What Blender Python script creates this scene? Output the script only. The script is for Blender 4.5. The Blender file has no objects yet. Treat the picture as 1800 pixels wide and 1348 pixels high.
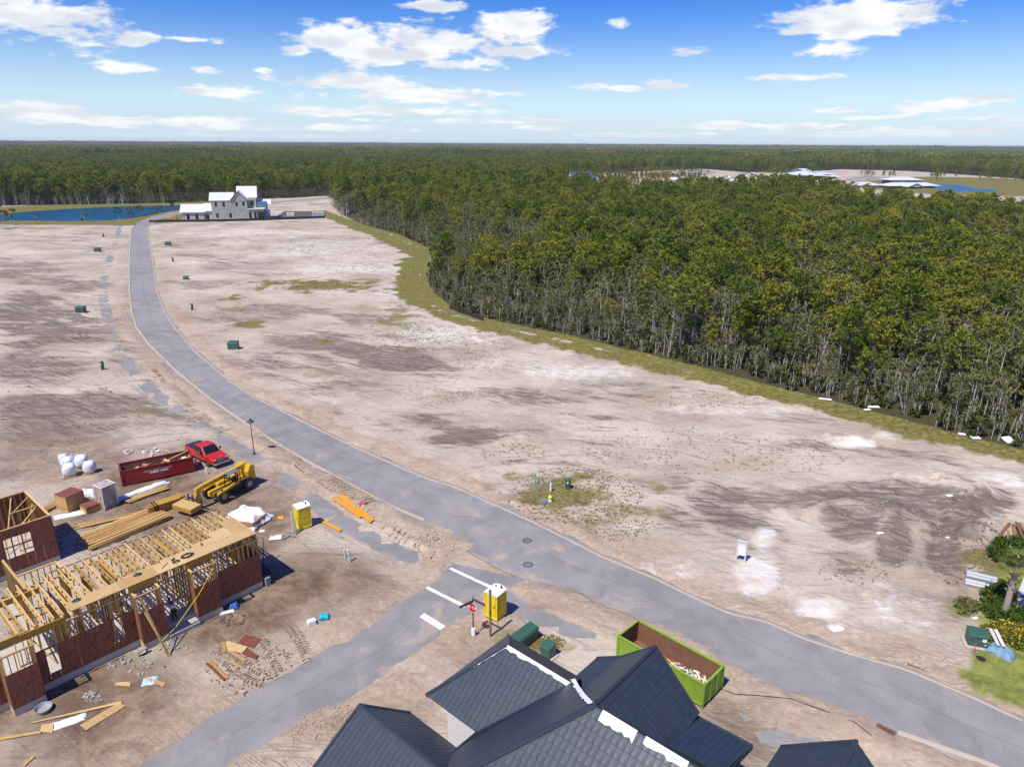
import bpy, bmesh, math, random
import numpy as np
from mathutils import Vector, Matrix
random.seed(7); rng = np.random.default_rng(7)
SC = bpy.context.scene; COL = SC.collection
PI = math.pi
# ---------------------------------------------------------------- camera, sky, sun, exposure
CAMH = 33.0; F = 1248.0; CX, CY = 900.0, 674.0
PITCH = math.atan((CY-253.5)/F); ROLL = math.atan(10/1800.)
cam = bpy.data.cameras.new('camera'); cam_o = bpy.data.objects.new('camera', cam); COL.objects.link(cam_o)
cam.sensor_fit = 'HORIZONTAL'; cam.sensor_width = 36.0; cam.lens = 36.0*F/1800.0
cam.clip_start = 0.5; cam.clip_end = 90000
cam_o.matrix_world = Matrix.Translation((0, 0, CAMH)) @ Matrix.Rotation(PI/2-PITCH, 4, 'X') @ Matrix.Rotation(ROLL, 4, 'Z')
SC.camera = cam_o
SUN_EL = math.radians(59.0); SHADOW_AZ = math.radians(47.6)      # shadows fall towards this heading (from +X)
sun_dir = Vector((-math.cos(SHADOW_AZ)*math.cos(SUN_EL), -math.sin(SHADOW_AZ)*math.cos(SUN_EL), math.sin(SUN_EL)))
sl = bpy.data.lights.new('sun', 'SUN'); sl.energy = 5.0; sl.angle = math.radians(0.53); sl.color = (1.0, 0.94, 0.845)
so = bpy.data.objects.new('sun', sl); COL.objects.link(so)
so.rotation_euler = (-sun_dir).to_track_quat('-Z', 'Y').to_euler()
SC.view_settings.view_transform = 'Standard'; SC.view_settings.look = 'None'
SC.view_settings.exposure = 0.12; SC.view_settings.gamma = 1.0; SC.view_settings.use_curve_mapping = False
SC.render.engine = 'CYCLES'
cy = SC.cycles
cy.max_bounces = 5; cy.diffuse_bounces = 2; cy.glossy_bounces = 2; cy.transmission_bounces = 3; cy.transparent_max_bounces = 6
cy.volume_bounces = 0; cy.caustics_reflective = False; cy.caustics_refractive = False
cy.use_denoising = True; cy.use_adaptive_sampling = True; cy.adaptive_threshold = 0.015
try: cy.denoiser = 'OPENIMAGEDENOISE'; cy.denoising_input_passes = 'RGB_ALBEDO_NORMAL'
except Exception: pass

def ray(px, py):
    """direction of the sight line through a point of the 1800 x 1348 photograph"""
    x = (px-CX)/F; y = -(py-CY)/F; c, s = math.cos(ROLL), math.sin(ROLL)
    x, y = c*x-s*y, s*x+c*y
    cp, sp = math.cos(PITCH), math.sin(PITCH)
    return np.array([x, cp+y*sp, -sp+y*cp])
def G(px, py, z=0.0):
    """the place on the ground (or on the level z) that stands at that point of the photograph"""
    d = ray(px, py); t = (z-CAMH)/d[2]
    return np.array([d[0]*t, d[1]*t, z])

# ---------------------------------------------------------------- node helper
class NT:
    def __init__(s, tree): s.t = tree; s.t.nodes.clear()
    def n(s, typ, ins=None, **kw):
        nd = s.t.nodes.new(typ)
        for k, v in kw.items(): setattr(nd, k, v)
        for k, v in (ins or {}).items():
            sk = nd.inputs[k]
            if isinstance(v, bpy.types.NodeSocket): s.t.links.new(v, sk)
            elif isinstance(v, bpy.types.Node): s.t.links.new(v.outputs[0], sk)
            else:
                if sk.type == 'RGBA' and len(v) == 3: v = (*v, 1)
                sk.default_value = v
        return nd
    def math(s, op, a, b=0.0, c=None, clamp=False):
        ins = {0: a, 1: b}
        if c is not None: ins[2] = c
        return s.n('ShaderNodeMath', ins, operation=op, use_clamp=clamp).outputs[0]
    def mix(s, f, a, b, blend='MIX'):
        nd = s.n('ShaderNodeMix', None, data_type='RGBA', blend_type=blend)
        for i, v in ((0, f), (6, a), (7, b)):
            sk = nd.inputs[i]
            if isinstance(v, bpy.types.NodeSocket): s.t.links.new(v, sk)
            else: sk.default_value = (*v, 1) if (i > 0 and len(v) == 3) else v
        return nd.outputs[2]
    def ramp(s, f, lo, hi, a=0.0, b=1.0, smooth=True):
        return s.n('ShaderNodeMapRange', {0: f, 1: lo, 2: hi, 3: a, 4: b}, interpolation_type='SMOOTHSTEP' if smooth else 'LINEAR').outputs[0]
    def noise(s, vec, scale, detail=3.0, rough=0.55, dist=0.0, typ=None):
        nd = s.n('ShaderNodeTexNoise', {'Scale': scale, 'Detail': detail, 'Roughness': rough, 'Distortion': dist})
        if vec is not None: s.t.links.new(vec, nd.inputs['Vector'])
        return nd
    def scale(s, vec, v):
        return s.n('ShaderNodeVectorMath', {0: vec, 1: v}, operation='MULTIPLY').outputs[0]

# ---------------------------------------------------------------- sky with fair-weather clouds
W = bpy.data.worlds.new('World'); SC.world = W; W.use_nodes = True
w = NT(W.node_tree); W.cycles.sampling_method = 'MANUAL'; W.cycles.sample_map_resolution = 256
tc = w.n('ShaderNodeTexCoord').outputs['Generated']
sky = w.n('ShaderNodeTexSky', None, sky_type='NISHITA', sun_disc=False, sun_elevation=SUN_EL,
          sun_rotation=math.atan2(sun_dir.x, sun_dir.y), altitude=0.0, air_density=1.0, dust_density=0.25, ozone_density=3.2)
skyc = w.n('ShaderNodeHueSaturation', {'Hue': 0.53, 'Saturation': 1.6, 'Value': 1.55, 'Color': sky.outputs[0]}).outputs[0]
sep = w.n('ShaderNodeSeparateXYZ', {0: tc}); dx, dy, dz = sep.outputs
inv = w.math('DIVIDE', 1.0, w.math('MAXIMUM', w.math('SQRT', w.math('ADD', w.math('MULTIPLY', dx, dx), w.math('MULTIPLY', dy, dy))), 0.02))
tel = w.math('MULTIPLY', dz, inv)                                  # tan of elevation
az = w.math('ARCTAN2', dx, dy)                                     # heading from +Y
P = w.n('ShaderNodeCombineXYZ', {0: az, 1: tel, 2: 0.0}).outputs[0]
# clouds get flatter towards the horizon
stretch = w.n('ShaderNodeCombineXYZ', {0: w.math('MULTIPLY', az, 1.0), 1: w.math('MULTIPLY', w.math('POWER', w.math('MAXIMUM', tel, 0.0005), 0.75), 2.2), 2: 0.0}).outputs[0]
n1 = w.noise(stretch, 9.0, 4.0, 0.58, 0.35).outputs[0]
n2 = w.noise(stretch, 34.0, 4.0, 0.6, 0.2).outputs[0]
warp = w.math('ADD', w.math('MULTIPLY', w.math('SUBTRACT', n1, 0.5), 2.7), w.math('MULTIPLY', w.math('SUBTRACT', n2, 0.5), 1.5))
CLOUDS = [(70,32,150,44),(245,66,46,16),(10,22,110,36),(235,122,52,13),(368,126,36,11),(378,162,86,17),(610,68,118,40),(730,70,130,44),(690,94,150,22),(520,88,34,14),(760,12,66,13),(905,52,92,48),(920,90,90,16),(810,113,86,12),
    (610,145,140,18),(740,170,195,17),(690,196,205,11),(60,196,130,17),(230,212,230,12),(480,224,200,9),(470,124,22,6),(800,212,170,7),(1222,92,46,17),(1086,40,26,13),(1560,20,190,36),(1500,48,140,22),(1450,90,72,15),(1400,136,110,8),(1040,154,36,10),(1168,151,38,9),(1100,156,40,6),
    (1640,184,100,13),(1740,172,70,11),(1700,209,110,8),(1470,195,44,6),(1545,208,80,7),(1300,222,190,8),(1150,238,190,6),(1660,228,160,8),(900,212,140,6),(420,240,260,5),(1500,236,220,6),(340,70,60,7),(950,225,60,5)]
acc = None; vert = None
for (cx, cyy, rx, ry) in CLOUDS:
    d = ray(cx, cyy); hl = math.hypot(d[0], d[1]); a0, e0 = math.atan2(d[0], d[1]), d[2]/hl
    rx *= 1.15; ry *= 1.12; d1 = ray(cx+rx, cyy); ra = abs(math.atan2(d1[0], d1[1])-a0); d2 = ray(cx, cyy-ry); re = abs(d2[2]/math.hypot(d2[0], d2[1])-e0)
    v = w.n('ShaderNodeVectorMath', {0: P, 1: (1/ra, 1/re, 0), 2: (-a0/ra, -e0/re, 0)}, operation='MULTIPLY_ADD').outputs[0]
    m = w.n('ShaderNodeVectorMath', {0: v}, operation='LENGTH').outputs['Value']
    acc = m if acc is None else w.math('MINIMUM', acc, m)
acc = w.math('SUBTRACT', 1.0, acc)
# the same fair-weather clouds go on all round the sky
P2 = w.n('ShaderNodeCombineXYZ', {0: w.math('MULTIPLY', dx, w.math('DIVIDE', 1.0, w.math('ADD', w.math('MAXIMUM', dz, 0.0), 0.12))), 1: w.math('MULTIPLY', dy, w.math('DIVIDE', 1.0, w.math('ADD', w.math('MAXIMUM', dz, 0.0), 0.12))), 2: 3.7}).outputs[0]
n3 = w.noise(P2, 1.1, 1.0, 0.5).outputs[0]
away = w.ramp(w.math('ABSOLUTE', az), 0.72, 0.95)
acc = w.math('MAXIMUM', acc, w.math('SUBTRACT', w.math('MULTIPLY', away, w.math('MULTIPLY', w.math('SUBTRACT', n3, 0.5), 5.0)), w.math('MULTIPLY', w.math('SUBTRACT', 1.0, away), 3.0)))
dens = w.ramp(w.math('ADD', acc, warp), 0.1, 0.62)
dens = w.math('MULTIPLY', dens, w.ramp(tel, 0.002, 0.02))
haz = w.ramp(tel, -0.03, 0.15, 0.85, 0.0)
skyh = w.mix(haz, skyc, (6.3, 8.1, 11.2))
n4 = w.noise(stretch, 13.0, 2.0, 0.5).outputs[0]
shade = w.ramp(w.math('SUBTRACT', n4, w.math('MULTIPLY', w.math('SUBTRACT', acc, 0.3), 0.12)), 0.34, 0.56)
cl = w.mix(shade, (8.2, 8.7, 9.6), (11.2, 11.2, 11.2))
cl = w.mix(w.ramp(tel, 0.0, 0.08, 0.3, 0.0), cl, (9.0, 9.4, 10.0))
fin = w.mix(w.math('MULTIPLY', dens, 0.97), skyh, cl)
bg = w.n('ShaderNodeBackground', {0: fin, 1: 0.084})
w.n('ShaderNodeOutputWorld', {0: bg})

# ---------------------------------------------------------------- materials
MATS = {}
def mat(name, build):
    if name in MATS: return MATS[name]
    m = bpy.data.materials.new(name); m.use_nodes = True; t = NT(m.node_tree)
    b = t.n('ShaderNodeBsdfPrincipled'); o = t.n('ShaderNodeOutputMaterial', {0: b})
    build(t, b, o); MATS[name] = m; return m
def simple(name, col, rough=0.6, var=0.12, scale=3.0, metal=0.0, dirt=0.0, dirtcol=(0.35, 0.27, 0.2), bump=0.0, spec=None, dirtscale=1.3):
    def f(t, b, o):
        c = t.n('ShaderNodeTexCoord').outputs['Object']
        oi = t.n('ShaderNodeObjectInfo').outputs['Random']
        n = t.noise(c, scale, 4.0, 0.6).outputs[0]
        k = t.math('ADD', t.math('MULTIPLY', t.math('SUBTRACT', n, 0.5), var*2.2), t.math('MULTIPLY', t.math('SUBTRACT', oi, 0.5), var))
        v = t.n('ShaderNodeHueSaturation', {'Value': t.math('ADD', 1.0, k), 'Color': col}).outputs[0]
        if dirt > 0:
            n2 = t.noise(c, dirtscale, 5.0, 0.65, 0.4).outputs[0]
            v = t.mix(t.math('MULTIPLY', t.ramp(n2, 0.45, 0.75), dirt), v, dirtcol)
        t.t.links.new(v, b.inputs['Base Color'])
        b.inputs['Roughness'].default_value = rough; b.inputs['Metallic'].default_value = metal
        if spec is not None: b.inputs['Specular IOR Level'].default_value = spec
        if bump:
            bp = t.n('ShaderNodeBump', {'Strength': 0.6, 'Distance': bump, 'Height': t.noise(c, scale*6, 3.0).outputs[0]})
            t.t.links.new(bp.outputs[0], b.inputs['Normal'])
    return mat(name, f)

# ---------------------------------------------------------------- mesh helpers
def mesh_np(name, V, Fq, material=None, smooth=False):
    me = bpy.data.meshes.new(name); V = np.asarray(V, np.float32); Fq = np.asarray(Fq, np.int32)
    k = Fq.shape[1]
    me.vertices.add(len(V)); me.vertices.foreach_set('co', V.ravel())
    me.loops.add(Fq.size); me.loops.foreach_set('vertex_index', Fq.ravel())
    me.polygons.add(len(Fq)); me.polygons.foreach_set('loop_start', np.arange(0, Fq.size, k, dtype=np.int32))
    me.polygons.foreach_set('loop_total', np.full(len(Fq), k, np.int32))
    if smooth: me.polygons.foreach_set('use_smooth', np.ones(len(Fq), bool))
    me.update(calc_edges=True)
    if material: me.materials.append(material)
    return me
def link(name, data, parent=None, loc=None, rot=None, scale=None):
    o = bpy.data.objects.new(name, data); COL.objects.link(o)
    if parent is not None: o.parent = parent
    if loc is not None: o.location = [float(a) for a in loc]
    if rot is not None: o.rotation_euler = rot if hasattr(rot, '__len__') else (0, 0, float(rot))
    if scale is not None: o.scale = scale if hasattr(scale, '__len__') else (scale,)*3
    return o
def tag(o, label=None, cat=None, group=None, kind=None):
    if label: o['label'] = label
    if cat: o['category'] = cat
    if group: o['group'] = group
    if kind: o['kind'] = kind
    return o
class MB:
    """collects boxes, bars, tubes and prisms for one mesh"""
    def __init__(s): s.v = []; s.f = []
    def add(s, V, Fs):
        n = len(s.v); s.v += [tuple(float(c) for c in p) for p in V]; s.f += [tuple(i+n for i in f) for f in Fs]; return s
    def box(s, x0, x1, y0, y1, z0, z1, M=None, b=0.0):
        V = [Vector(p) for p in ((x0,y0,z0),(x1,y0,z0),(x1,y1,z0),(x0,y1,z0),(x0,y0,z1),(x1,y0,z1),(x1,y1,z1),(x0,y1,z1))]
        if M is not None: V = [M @ p for p in V]
        return s.add(V, [(0,3,2,1),(4,5,6,7),(0,1,5,4),(1,2,6,5),(2,3,7,6),(3,0,4,7)])
    def bar(s, a, b, w, h=None, up=(0,0,1)):
        """square bar from a to b, w across, h along up"""
        a, b = Vector(a), Vector(b); h = w if h is None else h; d = (b-a).normalized(); u = Vector(up)
        if abs(d.dot(u)) > 0.98: u = Vector((1,0,0)) if abs(d.x) < 0.9 else Vector((0,1,0))
        sd = d.cross(u).normalized(); u2 = sd.cross(d).normalized()
        V = []
        for p in (a, b):
            for i, j in ((-1,-1),(1,-1),(1,1),(-1,1)): V.append(p+sd*(i*w/2)+u2*(j*h/2))
        return s.add(V, [(3,2,1,0),(4,5,6,7),(0,1,5,4),(1,2,6,5),(2,3,7,6),(3,0,4,7)])
    def tube(s, pts, r, n=8, cap=True):
        pts = [Vector(p) for p in pts]; R = r if hasattr(r, '__len__') else [r]*len(pts); base = len(s.v); fs = []; V = []
        pu = None
        for k, p in enumerate(pts):
            d = (pts[min(k+1, len(pts)-1)]-pts[max(k-1, 0)]).normalized()
            if pu is None: pu = Vector((0,0,1)) if abs(d.z) < 0.9 else Vector((1,0,0))
            sd = d.cross(pu).normalized(); u = sd.cross(d).normalized(); pu = u
            for j in range(n):
                a = 2*PI*j/n; V.append(p+sd*(math.cos(a)*R[k])+u*(math.sin(a)*R[k]))
        for k in range(len(pts)-1):
            for j in range(n):
                q = (j+1) % n; fs.append((k*n+j, k*n+q, (k+1)*n+q, (k+1)*n+j))
        if cap: fs += [tuple(range(n))[::-1], tuple(range((len(pts)-1)*n, len(pts)*n))]
        return s.add(V, fs)
    def lathe(s, prof, n=16, c=(0,0,0)):
        V = []; fs = []
        for r, z in prof:
            for j in range(n):
                a = 2*PI*j/n; V.append((c[0]+r*math.cos(a), c[1]+r*math.sin(a), c[2]+z))
        for k in range(len(prof)-1):
            for j in range(n):
                q = (j+1) % n; fs.append((k*n+j, k*n+q, (k+1)*n+q, (k+1)*n+j))
        fs += [tuple(range(n))[::-1], tuple(range((len(prof)-1)*n, len(prof)*n))]
        return s.add(V, fs)
    def prism(s, poly, d):
        """polygon (3-D points) pushed by vector d"""
        poly = [Vector(p) for p in poly]; d = Vector(d); n = len(poly)
        nrm = Vector((0,0,0))
        for i in range(n): nrm += poly[i].cross(poly[(i+1) % n])
        if nrm.dot(d) > 0: poly = poly[::-1]
        V = poly+[p+d for p in poly]
        return s.add(V, [tuple(range(n)), tuple(range(2*n-1, n-1, -1))]+[((i+1) % n, i, n+i, n+(i+1) % n) for i in range(n)])
    def mesh(s, name, material, bevel=0.0, smooth=False):
        me = bpy.data.meshes.new(name); me.from_pydata(s.v, [], s.f); me.update()
        if bevel > 0:
            bm = bmesh.new(); bm.from_mesh(me)
            bmesh.ops.bevel(bm, geom=[e for e in bm.edges], offset=bevel, segments=1, affect='EDGES', profile=0.5, clamp_overlap=True)
            bm.to_mesh(me); bm.free()
        if smooth:
            for p in me.polygons: p.use_smooth = True
        if material: me.materials.append(material)
        return me
    def build(s, name, material, parent=None, loc=None, rot=None, bevel=0.0, smooth=False):
        return link(name, s.mesh(name, material, bevel, smooth), parent, loc, rot)
def empty(name, loc, rz=0.0, label=None, cat=None, group=None):
    o = bpy.data.objects.new(name, None); COL.objects.link(o); o.location = [float(a) for a in loc]; o.rotation_euler = (0, 0, float(rz))
    o.empty_display_size = 0.3
    return tag(o, label, cat, group)
def copy_tree(o, parent=None):
    c = o.copy(); COL.objects.link(c); c.parent = parent
    for ch in o.children: copy_tree(ch, c)
    return c

# ---------------------------------------------------------------- smooth value noise in numpy
_perm = np.random.default_rng(11).random((256, 256)).astype(np.float32)
def vnoise(x, y):
    xi = np.floor(x).astype(np.int64); yi = np.floor(y).astype(np.int64); fx = (x-xi).astype(np.float32); fy = (y-yi).astype(np.float32)
    fx = fx*fx*fx*(fx*(fx*6-15)+10); fy = fy*fy*fy*(fy*(fy*6-15)+10)
    a = _perm[xi & 255, yi & 255]; b = _perm[(xi+1) & 255, yi & 255]; c = _perm[xi & 255, (yi+1) & 255]; d = _perm[(xi+1) & 255, (yi+1) & 255]
    return a+(b-a)*fx+(c-a)*fy+(a-b-c+d)*fx*fy
def fbm(x, y, o=4, g=0.5):
    s = np.zeros_like(x, dtype=np.float32); a = 1.0; t = 0.0
    for k in range(o):
        s += a*vnoise(x*(2.03**k)+17.3*k, y*(2.03**k)+9.1*k); t += a; a *= g
    return s/t
def sstep(x, a, b):
    t = np.clip((x-a)/(b-a), 0, 1); return t*t*(3-2*t)
# ---------------------------------------------------------------- the lie of the land: outlines read off as ground positions
def GP(pts): return np.array([G(*p)[:2] for p in pts])
ROAD_R = [(2050,1352),(1900,1305),(1800,1262),(1700,1216),(1649,1195),(1594,1172),(1500,1146),(1417,1119),(1350,1089),(1283,1074),(1238,1054),(1150,1012),(1060,975),(1000,945),(940,915),(870,884),(800,853),(750,838),(673,805),(622,782),(560,752),(500,722),(450,697),(408,670),(378,645),(348,620),(310,576),(290,546),(278,512),(270,460),(263,420),(262,400),(272,390),(290,383),(320,376),(360,371),(420,365),(480,358),(540,352),(600,348),(700,344)]
ROAD_L = [(2150,1700),(1950,1440),(1735,1345),(1578,1290),(1500,1243),(1360,1204),(1287,1168),(1238,1136),(1140,1089),(1072,1060),(1000,1032),(940,1016),(884,985),(840,962),(807,945),(782,928),(743,915),(675,886),(642,868),(600,845),(550,818),(500,790),(433,747),(361,697),(308,653),(260,606),(238,576),(230,550),(226,512),(226,460),(228,420),(231,402),(245,390),(268,381),(300,373.5),(350,367.5),(415,361.5),(478,355),(540,349.5),(600,345.5),(700,342)]
SIDE_L = [(860,930),(822,960),(805,978),(783,1005),(740,1040),(700,1065),(660,1100),(620,1129),(553,1156),(493,1193),(439,1223),(380,1259),(250,1348),(120,1440)]
SIDE_R = [(1000,1035),(945,1018),(925,1018),(884,1036),(840,1066),(800,1093),(777,1108),(733,1149),(673,1186),(607,1227),(573,1238),(540,1258),(400,1348),(280,1430)]
road_poly = np.vstack([GP(ROAD_R), GP(ROAD_L)[::-1]]); side_poly = np.vstack([GP(SIDE_L), GP(SIDE_R)[::-1]])
def inside(x, y, poly):
    r = np.zeros(x.shape, bool); n = len(poly)
    for i in range(n):
        (x0, y0), (x1, y1) = poly[i], poly[(i+1) % n]
        c = ((y0 > y) != (y1 > y))
        if y1 != y0: r ^= c & (x < (x1-x0)*(y-y0)/(y1-y0)+x0)
    return r
def dist_line(x, y, pts):
    d = np.full(x.shape, 1e9, np.float32)
    for (x0, y0), (x1, y1) in zip(pts[:-1], pts[1:]):
        vx, vy = x1-x0, y1-y0; t = np.clip(((x-x0)*vx+(y-y0)*vy)/(vx*vx+vy*vy+1e-9), 0, 1)
        d = np.minimum(d, np.hypot(x-x0-t*vx, y-y0-t*vy))
    return d
def road_sd(x, y):
    """signed distance to the asphalt: positive on it"""
    d = np.full(x.shape, -1e9, np.float32)
    for poly, lines in ((road_poly, (ROAD_R, ROAD_L)), (side_poly, (SIDE_L, SIDE_R))):
        dd = np.full(x.shape, 1e9, np.float32)
        for l in lines: dd = np.minimum(dd, dist_line(x, y, GP(l)))
        d = np.maximum(d, np.where(inside(x, y, poly), dd, -dd))
    return d
WALK_A = GP([(212,396),(203,430),(192,458),(184,490),(180,520),(186,545),(196,585),(228,645),(268,688),(318,725),(375,763),(430,795),(500,842),(560,888),(620,930),(700,972),(740,985)])
WALK_B = GP([(880,1048),(940,1082),(985,1105),(1050,1128),(1130,1165),(1230,1235),(1330,1285),(1430,1318),(1520,1350)])
# where wind and traffic have left the asphalt path bare (photo point, half sizes)
BARE = [(206,405,9,10),(192,455,11,6),(195,430,9,4),(183,497,10,4),(182,528,14,5),(185,546,22,3),(200,586,6,9),(228,648,26,9),(262,685,20,7),(285,700,14,10),(315,722,14,7),(352,748,16,6),(400,775,22,12),(450,800,30,16),(505,845,30,14),(560,885,34,16),(548,900,20,10),(605,925,30,12),(640,945,34,12),(700,970,36,14),(650,955,20,10),(900,1062,26,14),(960,1088,40,16),(1010,1112,36,14),(1290,1262,30,12),(1360,1296,60,14),(1245,1238,14,8),(1420,1306,36,10),(724,985,14,8)]
FOREST_EDGE = [(612,344),(588,352),(584,362),(600,378),(640,396),(700,412),(757,438),(760,465),(752,492),(762,515),(800,545),(880,567),(1000,590),(1100,615),(1250,651),(1400,690),(1500,716),(1600,742),(1700,768),(1800,792),(1950,832),(2200,900),(2600,1010)]
forest_line = GP(FOREST_EDGE)
VERGE = GP([(560,372),(610,392),(680,418),(742,450),(722,480),(716,505),(735,535),(800,562),(900,588),(1000,610),(1100,634),(1250,668),(1400,704),(1500,730),(1600,757),(1700,783),(1800,808),(1950,850),(2200,920)])
def ell(x, y, px, py, rx, ry):
    c = G(px, py)[:2]; a = (G(px+rx, py)-G(px-rx, py))[:2]/2; b = (G(px, py-ry)-G(px, py+ry))[:2]/2
    M = np.linalg.inv(np.array([a, b]).T); u = M[0,0]*(x-c[0])+M[0,1]*(y-c[1]); v = M[1,0]*(x-c[0])+M[1,1]*(y-c[1])
    return np.hypot(u, v)
LAKE_A = GP([(-60,394),(0,387),(60,386),(130,387),(180,386.5),(212,383.5),(243,379),(268,374),(300,368),(330,364),(318,361),(260,362),(200,363),(120,367),(60,371),(0,376),(-80,384)])
LAKE_B = GP([(1628,323),(1650,333),(1690,337),(1740,337),(1752,332),(1715,331),(1702,327),(1722,322),(1728,317),(1700,315),(1660,316)])
# mounds and hollows: photo point, half sizes, height
MOUNDS = [(905,770,70,16,.45),(1010,800,90,18,.35),(860,750,50,10,.3),(1600,850,110,26,.5),(1690,880,70,26,.55),(1560,930,50,26,.5),(1650,960,60,30,-.35),(1500,890,80,20,.4),(1400,860,80,18,.3),(1420,930,60,20,-.2),(1480,770,120,12,.3),(1300,880,60,30,-.2),
  (1730,930,40,20,.5),(1640,900,30,14,-.3),(240,1165,36,16,.5),(215,1150,30,12,.4),(300,1140,40,12,.25),(410,1085,26,9,.35),(190,1200,30,10,.25),(940,1040,50,12,.35),(1000,1050,60,12,.2),(560,850,46,12,.22),(650,890,40,10,.22),(740,965,26,14,.3),(700,930,34,10,.25),(470,790,26,9,.18),(1330,880,40,14,.25),(960,735,60,9,.3),(1570,900,26,10,.5),(1620,930,30,12,.45),(1700,940,26,14,.5),(1530,960,26,14,.4),(1480,860,40,8,.35),(1650,850,40,8,.4),(1720,870,36,10,.45),(1440,900,30,12,.35),(1370,900,26,10,.35),(1600,1000,30,14,.3),(1250,850,40,12,.35),(1130,830,40,10,.3),(1640,1040,24,14,-.2),(1750,905,20,10,-.4)]
FLAT = []
def land(x, y, full=False):
    x = np.asarray(x, np.float32); y = np.asarray(y, np.float32)
    R = np.hypot(x, y)
    near = sstep(-R, -260, -120)
    sd = np.full(x.shape, -50., np.float32); k = (y < 480) & (y > 15) & (np.abs(x) < 260)
    sd[k] = road_sd(x[k], y[k])
    n_edge = fbm(x*0.33, y*0.33, 4)-0.5; n_fine = fbm(x*1.3+40, y*1.3, 3)-0.5; n_big = fbm(x*0.045+3, y*0.045, 4)-0.5
    # gentle swells, small hummocks and scrape marks
    z = 0.095+near*(0.26*n_big*np.clip((-sd-2)/8, 0, 1)+0.10*n_edge+0.055*n_fine)
    for (px, py, rx, ry, h) in MOUNDS:
        e = ell(x, y, px, py, rx, ry); z += h*(2.0 if px > 1250 else 1.4 if px > 840 and py < 830 else 1.0)*np.exp(-e*e*1.6)*(0.85+0.8*n_edge+0.4*n_fine)
    # ridges left by blades, tracks and wheels
    k2 = near*sstep(-R, -170, -90)*np.clip((-sd-0.3)/1.5, 0, 1); wx = x+5*(fbm(x*0.06+2, y*0.06, 2)-0.5)*2; wy = y+5*(fbm(x*0.06, y*0.06+7, 2)-0.5)*2
    for ang, al, ac, amp in ((48, 0.10, 1.5, 0.085), (-35, 0.09, 1.2, 0.065), (8, 0.12, 1.7, 0.05)):
        c_, s_ = math.cos(math.radians(ang)), math.sin(math.radians(ang)); q = fbm((wx*c_+wy*s_)*al+ang, (-wx*s_+wy*c_)*ac, 3)-0.5; m_ = sstep(fbm(x*0.05+ang, y*0.05, 2), 0.40, 0.62); z = z+k2*amp*q*m_*2.2
    # windrows of sand pushed to the road's edge
    z += near*(0.20*np.exp(-((-sd-1.7)/0.8)**2)*sstep(n_edge, -0.12, 0.2)+0.10*np.exp(-((-sd-3.6)/1.2)**2)*sstep(-n_edge, -0.1, 0.2))
    # the asphalt keeps sand off, ragged at its edge
    cut = sstep(sd+1.5*n_edge+0.5*n_fine, -0.55, 0.35)
    z = z*(1-cut)-0.10*cut
    # buried footpath: bare in places
    if k.any():
        w = np.minimum(dist_line(x, y, WALK_A), dist_line(x, y, WALK_B)); bare = np.zeros_like(z)
        for b in BARE: bare = np.maximum(bare, 1.25-ell(x, y, *b))
        onw = sstep(-w, -1.9, -1.3)
        bz = sstep(bare+1.3*n_edge+0.8*n_fine, -0.02, 0.16)
        z = z*(1-onw)+onw*np.where(bz > 0, np.maximum(z, 0.085)*(1-bz)-0.02*bz, np.maximum(z, 0.085))
    for (cx, cy_, rad, zz) in FLAT:
        t = sstep(-np.hypot(x-cx, y-cy_), -rad*1.4, -rad); z = z*(1-t)+zz*t
    # lakes
    for L in (LAKE_A, LAKE_B):
        q = (R > 200)
        if q.any():
            ins = inside(x, y, L); d = dist_line(x, y, np.vstack([L, L[:1]])); dd = np.where(ins, d, -d)
            t = sstep(dd, -6, 3); z = z*(1-t)-1.2*t
    far = sstep(R, 500, 900); z = z*(1-far)
    if full: return z, sd, n_edge, n_fine, n_big
    return z
def gz(x, y): return float(land(np.array([x]), np.array([y]))[0])
def at(px, py, dz=0.0):
    p = G(px, py, 0.06); return (float(p[0]), float(p[1]), gz(p[0], p[1])+dz)
# ---------------------------------------------------------------- ground sheet
def axis(spans):
    out = [spans[0][0]]
    for (a, b, d0, d1) in spans:
        t = a
        while t < b-1e-6:
            k = (t-a)/(b-a); t += d0*(d1/d0)**k; out.append(min(t, b))
    return np.unique(np.round(np.array(out), 4))
ys = axis([(-400,10,60,8),(10,24,2,.3),(24,75,.2,.26),(75,140,.26,.7),(140,300,.7,1.8),(300,620,1.8,8),(620,3000,8,150),(3000,70000,150,9000)])
xp = axis([(0,40,.22,.25),(40,80,.25,.6),(80,180,.6,2.0),(180,420,2,10),(420,3000,10,250),(3000,50000,250,9000)])
xs = np.unique(np.concatenate([-xp, xp]))
X, Y = np.meshgrid(xs, ys); X = X.ravel(); Y = Y.ravel()
FLAT += [(-25.0,46.0,5.5,0.06),(-30.0,40.5,5.5,0.06),(-43.5,51.5,5.0,0.06),(4,31,9,0.06),(-3,27,6,0.06)]
Z, SD, NE, NF, NB = land(X, Y, True)
R_ = np.hypot(X, Y)
warpx = X+9*(fbm(X*0.03+9, Y*0.03, 3)-0.5)*2; warpy = Y+9*(fbm(X*0.03, Y*0.03+5, 3)-0.5)*2
st1 = fbm(warpx*0.05, warpy*0.35, 4)                                # streaks across the view
ca, sa = math.cos(math.radians(-32)), math.sin(math.radians(-32))
ua, va = warpx*ca+warpy*sa, -warpx*sa+warpy*ca
st2 = fbm(ua*0.06+30, va*0.42, 4)                                   # streaks along the lots
blot = fbm(warpx*0.11+5, warpy*0.11, 4)
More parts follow.
